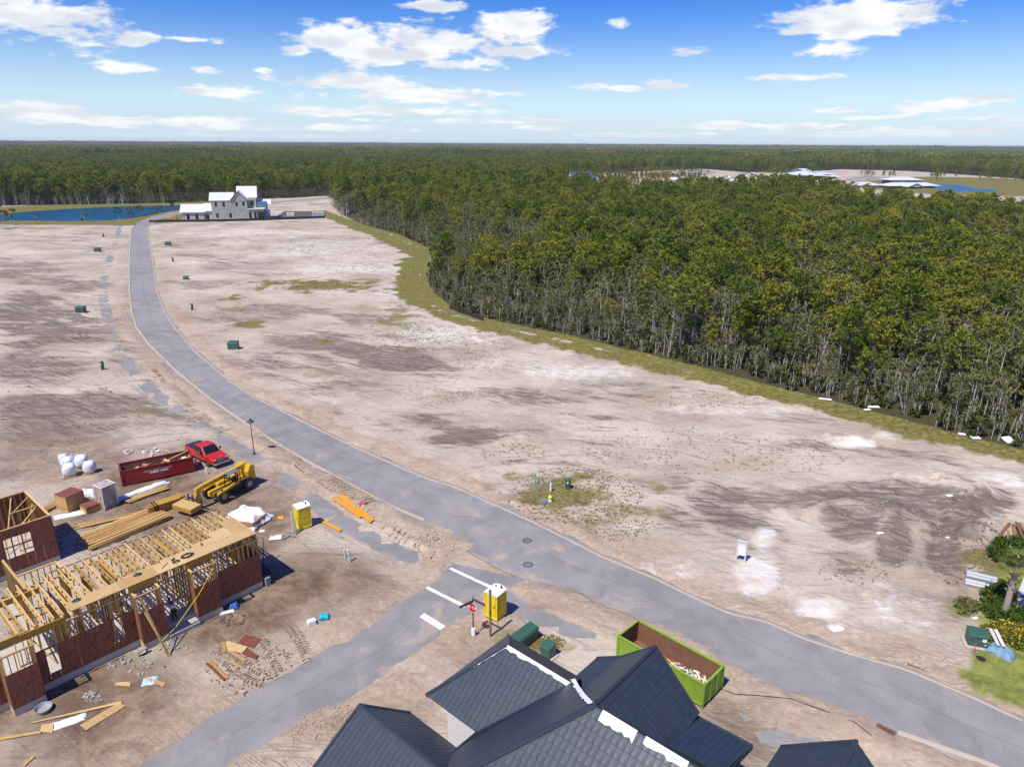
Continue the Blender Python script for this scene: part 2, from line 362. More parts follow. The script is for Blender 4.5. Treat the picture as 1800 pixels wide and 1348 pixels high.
DARK = [(70,560,130,60,.8),(30,470,110,22,.5),(190,440,60,14,.4),(165,590,60,30,.7),(150,720,150,44,.8),(240,622,70,18,.6),(60,650,90,30,.6),(20,770,80,40,.5),(210,560,40,22,.7),(120,500,100,18,.5),(215,600,24,14,.8),(60,420,60,10,.3),
  (700,625,150,44,.75),(560,600,90,24,.55),(500,545,110,18,.45),(640,560,80,14,.5),(820,775,70,22,.8),(760,740,60,16,.6),(900,700,130,24,.45),(1010,745,130,20,.5),(940,690,60,14,.5),(1120,720,80,14,.35),(1270,905,100,60,.65),(1400,870,120,40,.5),(1330,960,60,50,.45),(1330,860,60,16,.6),
  (1600,870,140,44,.75),(1690,905,44,40,1.0),(1640,880,70,18,1.0),(1560,880,50,30,.8),(1500,930,50,30,.7),(1470,910,40,14,.9),(1570,960,30,40,.8),(1660,970,30,40,.9),(1740,880,60,24,.8),(1680,1020,30,40,.6),(1510,820,90,14,.5),(1400,790,90,12,.45),(1420,740,70,7,.35),(1640,800,90,12,.4),(1750,790,60,10,.4),(1480,1000,50,40,.4),(1170,850,60,40,.35),(1200,910,50,30,.5),
  (520,430,120,10,.3),(420,470,80,10,.4),(350,500,60,12,.4),(400,560,80,14,.4),(460,640,60,14,.5),(620,680,90,16,.5),(560,690,60,12,.4),(330,420,40,8,.3),(1750,1000,40,60,.4),(1000,690,50,8,.4),(1180,770,60,10,.4),(1300,745,60,8,.35)]
SITE = [(230,880,260,80,1.0),(60,800,160,60,.7),(450,930,90,70,.9),(430,1080,190,120,1.0),(200,1250,260,130,1.0),(520,1060,150,110,.8),(620,1260,170,70,.9),(340,820,120,40,.6),(700,1240,120,60,.8),(850,1150,140,60,.5),(1200,1290,320,70,.55),(1000,1060,140,40,.6)]
WHITE = [(1335,1000,50,46,1.0),(1340,950,34,22,.9),(1330,1035,40,20,1.0),(1440,1072,54,24,1.0),(1465,1105,18,8,1.0),(1760,838,60,14,.9),(1500,781,40,8,1.0),(1780,852,30,8,.9),(640,470,180,20,.5),(560,440,150,20,.5),(800,590,140,24,.6),(1000,655,160,20,.6),(1300,720,200,14,.5),(700,520,60,30,.5),(860,640,60,16,.4),(1550,770,160,12,.4),(1000,760,60,10,.4),(900,860,50,12,.4),(1400,1040,40,40,.3),(1560,1060,70,60,.45),(1100,930,60,20,.3),(440,410,160,10,.5),(40,440,60,12,.4),(240,470,40,30,.3),(1620,1080,50,50,.5),(1180,1000,80,30,.3)]
GRASS = [(1010,868,130,54,.78),(960,845,60,26,.5),(1090,900,70,34,.42),(560,503,120,11,.85),(640,493,40,7,.6),(410,524,24,6,.9),(420,545,24,4,.6),(440,571,30,7,.8),(570,600,18,6,.8),(250,725,26,10,.5),(300,432,40,7,.6),(300,495,30,5,.6),(700,555,40,24,.7),(655,545,40,10,.4),(640,620,20,10,.5),(560,658,40,10,.5),(780,700,50,16,.35),(1180,795,40,10,.3),(1090,670,60,14,.3),(1350,810,60,14,.35),(760,770,60,16,.25),(520,400,60,8,.4),(470,440,60,5,.4),(930,770,40,10,.3),(1290,680,50,8,.3),(1520,1000,30,14,.3),(60,402,60,7,.5),(905,1120,50,22,.5),(960,1130,36,16,.8),(1000,1140,30,14,.5),(620,570,20,6,.5),(500,620,24,6,.4),(1720,980,40,26,.8),(1740,1010,26,24,.8),(1690,1060,30,30,.6),(1400,700,60,6,.5)]
LAWN = GP([(1648,1180),(1690,1150),(1700,1110),(1730,1070),(1770,1010),(1790,960),(1860,940),(2000,1000),(2000,1340),(1880,1295),(1790,1245),(1700,1210)])
def paint(lst, nz, amp=1.0):
    m = np.zeros(X.shape, np.float32)
    kk = np.where((R_ < 600) & (Y > 10))[0]
    for (px, py, rx, ry, s) in lst:
        e = ell(X[kk], Y[kk], px, py, rx, ry); v = s*sstep(1.25-e+amp*(nz[kk]-0.5)*1.6, 0.0, 0.9); m[kk] = np.maximum(m[kk], v)
    return m
dark = paint(DARK, 0.5*(st1+st2)+0.25*(blot-0.5))
dark = dark*sstep(0.55*st1+0.45*st2+0.5*(blot-0.5), 0.22, 0.55)*1.5
base_dark = 0.75*sstep(0.6*st2+0.4*st1, 0.5, 0.68)*sstep(blot, 0.38, 0.6)
dark = np.clip(np.maximum(dark, base_dark), 0, 1)
site = np.clip(paint(SITE, blot)*1.0, 0, 1)
rim = np.exp(-(np.clip(-SD-0.2, 0, 99)/3.6)**2)*(Y < 260)*sstep(Y, 330, 100)*(0.5+0.9*(NE+0.5))  # orange sand thrown up along the kerb
white = np.clip(paint(WHITE, 0.5*(st2+blot)), 0, 1)
grass = paint(GRASS, fbm(X*0.4, Y*0.4, 4), 1.5)
dv = dist_line(X, Y, VERGE); wv = np.where(Y > 200, 4.5, 2.6)+np.where((Y > 150) & (Y < 215) & (X < -10), 1.2, 0)
grass = np.maximum(grass, sstep(wv-dv+4.5*NE+1.5*NF, -1.0, 1.4)*(Y > 40)*(R_ < 700))
dfl = dist_line(X, Y, forest_line); grass = np.maximum(grass, sstep(3.4-dfl+3.0*NE+1.0*NF, -1.0, 1.0)*(Y > 40)*(R_ < 700)*(Y < 330))
lawn = inside(X, Y, LAWN); ld = dist_line(X, Y, np.vstack([LAWN, LAWN[:1]])); lawnm = sstep(np.where(lawn, ld, -ld)+3.0*NE+1.0*NF, -0.5, 0.5)
# verges of the far ponds, and the floor of the woods
dA = dist_line(X, Y, np.vstack([LAKE_A, LAKE_A[:1]])); inA = inside(X, Y, LAKE_A)
bankA = sstep(-dA, -46, -30)*(Y > 300)*(X < -95)*(1-inA)
dB = dist_line(X, Y, np.vstack([LAKE_B, LAKE_B[:1]])); bankB = sstep(-dB, -75, -40)*(Y > 500)
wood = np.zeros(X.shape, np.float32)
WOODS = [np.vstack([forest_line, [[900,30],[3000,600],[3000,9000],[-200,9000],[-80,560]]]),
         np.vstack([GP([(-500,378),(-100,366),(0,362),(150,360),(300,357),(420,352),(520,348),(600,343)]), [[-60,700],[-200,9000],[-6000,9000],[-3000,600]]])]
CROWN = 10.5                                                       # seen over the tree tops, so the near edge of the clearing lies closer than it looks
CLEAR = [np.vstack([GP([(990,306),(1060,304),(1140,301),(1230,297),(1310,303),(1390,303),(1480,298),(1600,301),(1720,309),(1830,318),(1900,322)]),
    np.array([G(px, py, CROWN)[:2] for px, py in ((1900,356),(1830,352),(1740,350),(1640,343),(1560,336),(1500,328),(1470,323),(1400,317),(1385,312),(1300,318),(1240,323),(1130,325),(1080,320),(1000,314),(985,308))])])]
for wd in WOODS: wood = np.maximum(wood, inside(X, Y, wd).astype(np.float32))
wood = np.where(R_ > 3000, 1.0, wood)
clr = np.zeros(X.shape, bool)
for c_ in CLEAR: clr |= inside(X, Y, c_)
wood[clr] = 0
grass = np.maximum(grass, np.maximum(bankA, bankB)*0.95)
me = mesh_np('ground', np.c_[X, Y, Z], (lambda nx, ny: (lambda i: np.c_[i, i+1, i+nx+1, i+nx])((np.arange(ny-1)[:, None]*nx+np.arange(nx-1)[None, :]).ravel()))(len(xs), len(ys)), None, True)
def put_attr(me, name, cols):
    a = me.color_attributes.new(name, 'FLOAT_COLOR', 'POINT'); a.data.foreach_set('color', np.stack([np.broadcast_to(c, X.shape) for c in cols], 1).astype(np.float32).ravel())
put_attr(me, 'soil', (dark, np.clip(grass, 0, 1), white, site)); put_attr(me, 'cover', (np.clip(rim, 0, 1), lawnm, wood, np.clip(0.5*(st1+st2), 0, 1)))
def ground_mat(t, b, o):
    s1 = t.n('ShaderNodeSeparateColor', {0: t.n('ShaderNodeAttribute', None, attribute_name='soil').outputs['Color']}); s1a = t.t.nodes[-2].outputs['Alpha']
    s1a = [n for n in t.t.nodes if n.type == 'ATTRIBUTE'][0].outputs['Alpha']
    at2 = t.n('ShaderNodeAttribute', None, attribute_name='cover'); s2 = t.n('ShaderNodeSeparateColor', {0: at2.outputs['Color']})
    dk, gr, wh = s1.outputs; rm, lw, wd = s2.outputs; stk = at2.outputs['Alpha']
    c = t.n('ShaderNodeTexCoord').outputs['Object']
    fine = t.noise(c, 2.6, 5.0, 0.65).outputs[0]; mid = t.noise(c, 0.55, 5.0, 0.6, 0.6).outputs[0]; big = t.noise(c, 0.07, 4.0, 0.55).outputs[0]
    sx = t.noise(t.scale(c, (0.16, 1.5, 1.0)), 1.0, 5.0, 0.62, 0.5).outputs[0]
    rot = t.n('ShaderNodeMapping', {0: c, 2: (0, 0, math.radians(34))}).outputs[0]
    sy = t.noise(t.scale(rot, (0.13, 1.6, 1.0)), 1.0, 5.0, 0.62, 0.8).outputs[0]
    strk = t.math('MAXIMUM', sx, sy)
    col = t.mix(t.ramp(t.math('ADD', t.math('MULTIPLY', big, 0.6), t.math('MULTIPLY', strk, 0.4)), 0.36, 0.62), (0.355, 0.285, 0.215), (0.535, 0.463, 0.378))
    col = t.mix(t.ramp(strk, 0.53, 0.72, 0.0, 0.72), col, (0.25, 0.195, 0.155))
    dk = t.ramp(t.math('ADD', dk, t.math('ADD', t.math('MULTIPLY', t.math('SUBTRACT', strk, 0.55), 1.7), t.math('MULTIPLY', t.math('SUBTRACT', mid, 0.5), 0.9))), 0.0, 1.1)
    dkm = t.math('MULTIPLY', t.math('ADD', dk, t.math('MULTIPLY', t.math('MULTIPLY', dk, t.math('SUBTRACT', mid, 0.5)), 1.6)), t.ramp(strk, 0.38, 0.66, 0.55, 1.1), clamp=True)
    col = t.mix(dkm, col, t.mix(t.ramp(mid, 0.35, 0.65), (0.105, 0.082, 0.068), (0.185, 0.148, 0.122)))
    sitec = t.mix(t.ramp(mid, 0.3, 0.7), (0.135, 0.09, 0.06), (0.29, 0.205, 0.14))
    sitec = t.mix(t.ramp(t.noise(c, 0.23, 5.0, 0.62, 1.0).outputs[0], 0.46, 0.64, 0.0, 0.8), sitec, (0.105, 0.072, 0.05))
    col = t.mix(t.math('MULTIPLY', s1a, 1.0, clamp=True), col, sitec)
    col = t.mix(t.math('MULTIPLY', rm, t.ramp(mid, 0.25, 0.6, 0.45, 1.0)), col, t.mix(fine, (0.285, 0.21, 0.148), (0.465, 0.365, 0.27)))
    wcol = t.mix(t.ramp(mid, 0.35, 0.65), (0.63, 0.545, 0.44), (0.66, 0.63, 0.60))
    whm = t.math('MULTIPLY', t.ramp(t.math('ADD', wh, t.math('ADD', t.math('MULTIPLY', t.math('SUBTRACT', mid, 0.5), 1.5), t.math('MULTIPLY', t.math('SUBTRACT', strk, 0.55), 1.2))), 0.1, 1.0), t.ramp(wh, 0.05, 0.3))
    col = t.mix(whm, col, wcol)
    gn = t.noise(c, 1.5, 5.0, 0.7).outputs[0]
    gcol = t.mix(t.ramp(gn, 0.35, 0.68), (0.085, 0.085, 0.018), (0.26, 0.22, 0.065))
    gcol = t.mix(t.ramp(mid, 0.45, 0.7, 0.0, 0.55), gcol, (0.15, 0.17, 0.03))
    gm = t.ramp(t.math('ADD', gr, t.math('MULTIPLY', t.math('SUBTRACT', t.math('ADD', t.math('MULTIPLY', gn, 0.5), t.math('MULTIPLY', fine, 0.5)), 0.5), 1.9)), 0.16, 0.92)
    gm = t.math('MULTIPLY', gm, t.ramp(gr, 0.02, 0.3), clamp=True)
    col = t.mix(gm, col, gcol)
    lcol = t.mix(t.ramp(mid, 0.3, 0.7), (0.115, 0.15, 0.028), (0.25, 0.26, 0.06)); lcol = t.mix(t.ramp(fine, 0.4, 0.7, 0, 0.4), lcol, (0.3, 0.28, 0.09))
    col = t.mix(lw, col, lcol)
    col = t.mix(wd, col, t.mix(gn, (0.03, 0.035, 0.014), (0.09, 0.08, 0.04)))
    col = t.n('ShaderNodeHueSaturation', {'Saturation': 0.98, 'Value': t.ramp(fine, 0.25, 0.75, 0.84, 1.14, False), 'Color': col}).outputs[0]
    # thin wheel and blade marks
    tn1 = t.noise(t.scale(rot, (0.10, 0.9, 1.0)), 1.0, 2.0, 0.45, 0.6).outputs[0]; tn2 = t.noise(t.scale(c, (0.09, 0.8, 1.0)), 1.0, 2.0, 0.45, 0.9).outputs[0]
    tl = t.math('MAXIMUM', t.ramp(t.math('ABSOLUTE', t.math('SUBTRACT', t.math('FRACT', t.math('MULTIPLY', tn1, 9.0)), 0.5)), 0.03, 0.13, 1.0, 0.0), t.ramp(t.math('ABSOLUTE', t.math('SUBTRACT', t.math('FRACT', t.math('MULTIPLY', tn2, 8.0)), 0.5)), 0.03, 0.12, 1.0, 0.0))
    tl = t.math('MULTIPLY', t.math('MULTIPLY', tl, t.ramp(t.noise(c, 0.12, 3.0, 0.6).outputs[0], 0.44, 0.6)), t.math('SUBTRACT', 1.0, t.math('MAXIMUM', wd, lw), clamp=True))
    col = t.mix(t.math('MULTIPLY', tl, t.ramp(fine, 0.35, 0.6, 0.15, 0.5)), col, (0.19, 0.14, 0.10))
    # pebbles, bark and litter specks
    vo = t.n('ShaderNodeTexVoronoi', {'Vector': c, 'Scale': 1.15, 'Randomness': 1.0}); 
    sp = t.math('MULTIPLY', t.ramp(vo.outputs['Distance'], 0.05, 0.13, 1.0, 0.0), t.ramp(t.noise(c, 0.35, 3.0).outputs[0], 0.52, 0.62))
    col = t.mix(t.math('MULTIPLY', sp, 0.75), col, t.mix(t.n('ShaderNodeSeparateColor', {0: vo.outputs['Color']}).outputs[0], (0.06, 0.045, 0.035), (0.30, 0.22, 0.16)))
    t.t.links.new(col, b.inputs['Base Color']); b.inputs['Roughness'].default_value = 0.95; b.inputs['Specular IOR Level'].default_value = 0.12
    hgt = t.math('ADD', t.math('MULTIPLY', t.math('SUBTRACT', fine, t.math('MULTIPLY', tl, 0.6)), 0.35), t.math('ADD', t.math('MULTIPLY', strk, 0.9), t.math('MULTIPLY', t.noise(c, 6.0, 3.0, 0.7).outputs[0], 0.16)))
    bp = t.n('ShaderNodeBump', {'Strength': 0.7, 'Distance': 0.2, 'Height': hgt}); t.t.links.new(bp.outputs[0], b.inputs['Normal'])
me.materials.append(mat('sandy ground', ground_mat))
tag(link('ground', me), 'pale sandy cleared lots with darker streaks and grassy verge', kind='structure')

ZG = Z.reshape(len(ys), len(xs))
def gz(x, y):
    """height of the ground sheet under a point"""
    i = min(max(int(np.searchsorted(xs, x))-1, 0), len(xs)-2); j = min(max(int(np.searchsorted(ys, y))-1, 0), len(ys)-2)
    u = (x-xs[i])/(xs[i+1]-xs[i]); v = (y-ys[j])/(ys[j+1]-ys[j])
    return float((ZG[j,i]*(1-u)+ZG[j,i+1]*u)*(1-v)+(ZG[j+1,i]*(1-u)+ZG[j+1,i+1]*u)*v)
# ---------------------------------------------------------------- roads, paths, kerbs
def asphalt(name, dust):
    def f(t, b, o):
        c = t.n('ShaderNodeTexCoord').outputs['Object']
        at1 = t.n('ShaderNodeAttribute', None, attribute_name='across').outputs['Fac']
        mid = t.noise(c, 0.4, 5.0, 0.6, 0.5).outputs[0]; fine = t.noise(c, 7.0, 4.0, 0.7).outputs[0]; big = t.noise(c, 0.06, 3.0).outputs[0]
        col = t.mix(t.ramp(t.math('ADD', t.math('MULTIPLY', mid, 0.6), t.math('MULTIPLY', big, 0.4)), 0.35, 0.65), (0.198, 0.194, 0.19), (0.272, 0.266, 0.26))
        # worn wheel lanes and the pale joint down the middle
        lane = t.math('ABSOLUTE', t.math('SUBTRACT', at1, 0.5))
        col = t.mix(t.math('MULTIPLY', t.ramp(t.math('ABSOLUTE', t.math('SUBTRACT', lane, 0.2)), 0.0, 0.09, 0.35, 0.0), t.ramp(mid, 0.35, 0.6)), col, (0.245, 0.24, 0.24))
        col = t.mix(t.math('MULTIPLY', t.ramp(lane, 0.006, 0.014, 1.0, 0.0), 0.25), col, (0.12, 0.12, 0.125))
        d = t.math('ADD', t.noise(c, 0.22, 6.0, 0.62, 1.3).outputs[0], t.math('MULTIPLY', t.ramp(lane, 0.3, 0.5), 0.13))
        col = t.mix(t.math('MULTIPLY', t.ramp(d, 0.54, 0.74), dust), col, (0.40, 0.32, 0.25))
        col = t.n('ShaderNodeHueSaturation', {'Value': t.ramp(fine, 0.25, 0.75, 0.85, 1.15, False), 'Color': col}).outputs[0]
        t.t.links.new(col, b.inputs['Base Color']); b.inputs['Roughness'].default_value = 0.85; b.inputs['Specular IOR Level'].default_value = 0.25
        bp = t.n('ShaderNodeBump', {'Strength': 0.35, 'Distance': 0.02, 'Height': fine}); t.t.links.new(bp.outputs[0], b.inputs['Normal'])
    return mat(name, f)
def resample(p, n):
    p = np.asarray(p); s = np.r_[0, np.cumsum(np.linalg.norm(np.diff(p, axis=0), axis=1))]; t = np.linspace(0, s[-1], n)
    return np.c_[np.interp(t, s, p[:, 0]), np.interp(t, s, p[:, 1])]
def strip(name, L, Rr, z, m, n=260, cross=(0, .25, .5, .75, 1.0), grow=0.0):
    """ribbon between two edge lines, each vertex knowing how far across it lies"""
    L = resample(L, n); Rr = resample(Rr, n); d = Rr-L; ln = np.linalg.norm(d, axis=1, keepdims=True); d /= ln; L = L-d*grow; Rr = Rr+d*grow
    V = []; A = []
    for k in cross:
        V.append(np.c_[L+(Rr-L)*k, np.full(n, z)]); A.append(np.full(n, k))
    V = np.concatenate(V); A = np.concatenate(A); Fq = []
    for j in range(len(cross)-1):
        i = np.arange(n-1)+j*n; Fq.append(np.c_[i, i+n, i+n+1, i+1])
    Fq = np.concatenate(Fq); me = mesh_np(name, V, Fq, m)
    if np.cross(V[Fq[0,1]]-V[Fq[0,0]], V[Fq[0,2]]-V[Fq[0,0]])[2] < 0: me.flip_normals()
    a = me.attributes.new('across', 'FLOAT', 'POINT'); a.data.foreach_set('value', A.astype(np.float32))
    return me
def pair(Lpx, Rpx, n=400):
    """march both edges together so that cross sections stay square to the road"""
    L, Rr = resample(GP(Lpx), 3000), resample(GP(Rpx), n); out = []; last = 0
    for p in Rr:
        dd = np.linalg.norm(L[last:last+600]-p, axis=1); last += int(np.argmin(dd)); out.append(L[last])
    return np.array(out), Rr
RL, RR = pair(ROAD_L, ROAD_R)
main_road = tag(link('road', strip('road', RL, RR, 0.0, asphalt('road asphalt', 0.95), n=400, grow=1.2)), kind='structure')
ctr = 0.5*(RL+RR)
SL, SR = pair(SIDE_L[1:], SIDE_R[2:], 120)
side_road = tag(link('side_road', strip('side_road', SL, SR, 0.004, asphalt('side road asphalt', 0.9), n=120, grow=1.0)), kind='structure')
def ribbon(line, half):
    d = np.gradient(line, axis=0); d /= np.linalg.norm(d, axis=1, keepdims=True); nrm = np.c_[-d[:, 1], d[:, 0]]; return line+nrm*half, line-nrm*half
for wl in (WALK_A, WALK_B):
    a_, b_ = ribbon(resample(wl, 200), 1.0)
    tag(link('footpath', strip('footpath', a_, b_, 0.022, asphalt('path asphalt', 0.85), n=200)), kind='structure')
kerb_m = simple('kerb concrete', (0.38, 0.325, 0.26), 0.9, 0.16, 1.2, dirt=0.6, dirtcol=(0.45, 0.34, 0.25), bump=0.01)
def kerb(line, side):
    """rolled concrete kerb: a low hump beside the asphalt"""
    line = resample(line, 500); d = np.gradient(line, axis=0); d /= np.linalg.norm(d, axis=1, keepdims=True); nrm = np.c_[-d[:, 1], d[:, 0]]*side
    prof = [(-0.05, -0.05), (0.0, 0.008), (0.2, 0.02), (0.28, 0.066), (0.36, 0.068), (0.38, -0.05)]
    V = np.concatenate([np.c_[line+nrm*o_, np.full(len(line), z_)] for o_, z_ in prof]); n = len(line); Fq = []
    for j in range(len(prof)-1):
        i = np.arange(n-1)+j*n; Fq.append(np.c_[i, i+1, i+n+1, i+n])
    return mesh_np('kerb', V, np.concatenate(Fq), kerb_m)
tag(link('kerb', kerb(GP(ROAD_R[2:33]), 1)), kind='structure'); tag(link('kerb', kerb(GP(ROAD_L[1:4]), -1)), kind='structure'); tag(link('kerb', kerb(GP(ROAD_L[16:33]), -1)), kind='structure')
# painted lines of the crossing and the stop line, worn
paint_m = simple('worn white road paint', (0.74, 0.72, 0.68), 0.8, 0.1, 5.0, dirt=0.8, dirtcol=(0.33, 0.31, 0.29), dirtscale=2.4)
def quad_on(name, pts, z, m, parent):
    V = [(*G(*p)[:2], z) for p in pts]; me = bpy.data.meshes.new(name); me.from_pydata([tuple(map(float, v)) for v in V], [], [tuple(range(len(V)))]); me.update()
    if me.polygons[0].normal.z < 0: me.flip_normals()
    me.materials.append(m); return link(name, me, parent)
quad_on('stop_line', [(737,1084),(746,1077),(783,1100),(774,1107)], 0.008, paint_m, side_road)
quad_on('crossing_line', [(748,1034),(752,1030),(819,1063),(816,1068)], 0.008, paint_m, side_road)
quad_on('crossing_line', [(789,1000),(793,997),(868,1031),(864,1035)], 0.008, paint_m, side_road)
# ponds
def water(t, b, o):
    c = t.n('ShaderNodeTexCoord').outputs['Object']
    b.inputs['Base Color'].default_value = (0.009, 0.075, 0.14, 1); b.inputs['Roughness'].default_value = 0.3; b.inputs['Specular IOR Level'].default_value = 0.3
    bp = t.n('ShaderNodeBump', {'Strength': 0.35, 'Distance': 0.06, 'Height': t.noise(t.scale(c, (0.5, 1.3, 1)), 0.9, 3.0).outputs[0]}); t.t.links.new(bp.outputs[0], b.inputs['Normal'])
wm = mat('pond water', water)
for L in (LAKE_A, LAKE_B):
    me = bpy.data.meshes.new('pond'); c0 = L.mean(0)
    me.from_pydata([(float(c0[0]+(p[0]-c0[0])*1.05), float(c0[1]+(p[1]-c0[1])*1.06), -0.25) for p in L], [], [tuple(range(len(L)))]); me.update()
    if me.polygons[0].normal.z < 0: me.flip_normals()
    me.materials.append(wm); tag(link('pond', me), kind='structure')
# ---------------------------------------------------------------- woods
def leaf_mat(name, dark_c, light_c, alt_c, trans=0.25, loc_scale=0.02):
    def f(t, b, o):
        t.t.nodes.remove(b)
        oi = t.n('ShaderNodeObjectInfo'); geo = t.n('ShaderNodeNewGeometry')
        big = t.noise(oi.outputs['Location'], loc_scale, 3.0, 0.6).outputs[0]
        r = geo.outputs['Random Per Island']
        col = t.mix(t.ramp(t.math('ADD', t.math('MULTIPLY', r, 0.55), t.math('MULTIPLY', oi.outputs['Random'], 0.45)), 0.2, 0.8), dark_c, light_c)
        col = t.mix(t.math('MULTIPLY', t.ramp(t.math('ADD', t.math('MULTIPLY', big, 0.8), t.math('MULTIPLY', oi.outputs['Random'], 0.3)), 0.46, 0.76), 0.8), col, alt_c)
        d = t.n('ShaderNodeBsdfDiffuse', {0: col}); tr = t.n('ShaderNodeBsdfTranslucent', {0: col})
        t.t.links.new(t.n('ShaderNodeMixShader', {0: trans, 1: d, 2: tr}).outputs[0], o.inputs[0])
    return mat(name, f)
PINE_LEAF = leaf_mat('pine needles', (0.07, 0.108, 0.012), (0.235, 0.285, 0.032), (0.285, 0.26, 0.035))
SHRUB_LEAF = leaf_mat('grey green shrub leaves', (0.085, 0.10, 0.035), (0.20, 0.205, 0.085), (0.17, 0.185, 0.05), 0.2, 0.05)
BUSH_LEAF = leaf_mat('dark bush leaves', (0.035, 0.058, 0.010), (0.105, 0.128, 0.022), (0.12, 0.11, 0.03), 0.2, 0.05)
BARK = simple('pine bark', (0.15, 0.125, 0.105), 0.95, 0.25, 2.0)
GREYBARK = simple('grey bark', (0.42, 0.39, 0.36), 0.95, 0.25, 2.0)
def leaves(centers, n_each, rad, size, r, flat=0.75, needle=0.45, lay=False):
    """small three-cornered leaf faces scattered round clump centres"""
    c = np.repeat(np.asarray(centers), n_each, axis=0); n = len(c); rad = np.repeat(np.broadcast_to(rad, len(centers)), n_each)
    d = r.normal(size=(n, 3)); d /= np.linalg.norm(d, axis=1, keepdims=True); rr = r.random(n)**0.45
    p = c+d*(rad*rr)[:, None]*np.array([1, 1, flat])
    a = d+r.normal(size=(n, 3))*0.7+np.array([0, 0, 0.25]); a /= np.linalg.norm(a, axis=1, keepdims=True)
    q = np.cross(a, r.normal(size=(n, 3))); q /= np.linalg.norm(q, axis=1, keepdims=True)
    if lay:
        a[:, 2] = 0.25*r.random(n); a /= np.linalg.norm(a, axis=1, keepdims=True); q = np.cross(a, np.array([0, 0, 1.0])+0.25*r.normal(size=(n, 3))); q /= np.linalg.norm(q, axis=1, keepdims=True)
    s = size*(0.65+0.7*r.random(n))[:, None]
    V = np.stack([p-a*s*0.5-q*s*needle, p-a*s*0.5+q*s*needle, p+a*s*0.7], 1).reshape(-1, 3)
    return V, np.arange(3*n).reshape(-1, 3)
def tris_of(mb):
    V = np.array(mb.v, np.float32); T = []
    for f in mb.f:
        for i in range(1, len(f)-1): T.append((f[0], f[i], f[i+1]))
    return V, np.array(T, np.int32)
def pine(seed, h, nb=20, per=24, size=0.42, sides=5, start=0.46, spread=0.17):
    r = np.random.default_rng(seed); mb = MB(); bend = r.normal(size=2)*0.018*h
    def axis_at(k): return np.array([bend[0]*k*k, bend[1]*k*k, h*k])
    ks = np.linspace(0, 0.97, 6); mb.tube([axis_at(k) for k in ks], [h*0.0105*(1-0.85*k)+0.02 for k in ks], sides)
    C = []; Rd = []
    for i in range(nb):
        k = start+(1-start)*(i+0.5)/nb*0.98; a = i*2.4+r.random()*0.9; t = (k-start)/(1-start)
        L = h*spread*(0.55+0.9*math.sin(PI*min(1, t*0.82+0.16)))*(0.6+0.6*r.random())*(1.0 if t < 0.9 else 0.5)
        b0 = axis_at(k); dirv = np.array([math.cos(a), math.sin(a), 0.25+0.5*t]); e = b0+dirv*L
        if sides > 3: mb.bar(b0, e, 0.05+0.004*h)
        for u in (0.62, 1.0) if L > h*0.08 else (1.0,):
            C.append(b0+dirv*L*u+r.normal(size=3)*0.12); Rd.append(h*0.055*(0.75+0.6*r.random()))
    C.append(axis_at(0.99)); Rd.append(h*0.045)
    lv = leaves(C, per, np.array(Rd), size, r)
    return tris_of(mb), lv
def shrub(seed, h, stems=6, per=26, clumps=12, size=0.3, bare=0.35):
    r = np.random.default_rng(seed); mb = MB(); C = []
    for i in range(stems):
        a = r.random()*6.28; o_ = r.random()*0.9; x0 = np.array([math.cos(a)*o_*0.5, math.sin(a)*o_*0.5, 0]); e = np.array([math.cos(a)*o_*h*0.28, math.sin(a)*o_*h*0.28, h*(0.7+0.3*r.random())])
        m = (x0+e)/2+r.normal(size=3)*0.15; mb.tube([x0, m, e], [0.055, 0.045, 0.015], 3, False)
        for j in range(3):
            k = 0.45+0.5*r.random(); b0 = x0+(e-x0)*k; b1 = b0+np.array([r.normal()*0.5, r.normal()*0.5, 0.4+r.random()*0.6])*h*0.16; mb.bar(b0, b1, 0.03)
    for i in range(clumps):
        a = r.random()*6.28; q = h*0.30*math.sqrt(r.random()); C.append((math.cos(a)*q, math.sin(a)*q, h*(bare+(1.0-bare)*r.random())))
    return tris_of(mb), leaves(C, per, h*0.13, size, r, 0.9, 0.4)
def slender(seed, h=6.2):
    """thin pale-stemmed tree of the wood's edge, bare below, a small ragged top"""
    r = np.random.default_rng(seed); mb = MB(); C = []
    for i in range(3):
        x0 = np.array([r.normal()*.7, r.normal()*.7, 0]); e = x0+np.array([r.normal()*.5, r.normal()*.5, h*(.75+.3*r.random())]); m = (x0+e)/2+r.normal(size=3)*.14; mb.tube([x0, m, e], [.085, .07, .025], 4, False)
        for j in range(7):
            k = .42+.56*r.random(); b0 = x0+(e-x0)*k; b1 = b0+np.array([r.normal()*.45, r.normal()*.45, .3+.5*r.random()]); mb.bar(b0, b1, .03); C.append(b1)
        C.append(e)
    return tris_of(mb), leaves(C, 15, .42, .24, r, .8, .4)
def two_mesh(name, part, m1, m2):
    (V1, F1), (V2, F2) = part; me = mesh_np(name, np.concatenate([V1, V2]), np.concatenate([F1, F2+len(V1)]))
    me.materials.append(m1); me.materials.append(m2); mi = np.zeros(len(F1)+len(F2), np.int32); mi[len(F1):] = 1; me.polygons.foreach_set('material_index', mi); me.update(); return me
pines = [pine(s, 13.0, nb=19+(s % 3)*2, per=30, size=0.36, start=0.40+0.2*(s % 3)/2, spread=0.105+0.02*(s % 4)) for s in range(6)]
mids = [pine(20+s, 15.0, nb=13, per=17, size=0.75, sides=3, start=0.36+.05*s, spread=0.135) for s in range(4)]
shrubs = [shrub(40+s, 5.0, stems=7, clumps=13, per=24, size=0.25, bare=.3) for s in range(2)]+[slender(44+s) for s in range(4)]
bushes = [shrub(60+s, 2.6, stems=3, clumps=13, per=24, size=0.26, bare=0.08) for s in range(3)]
PROTO = {}
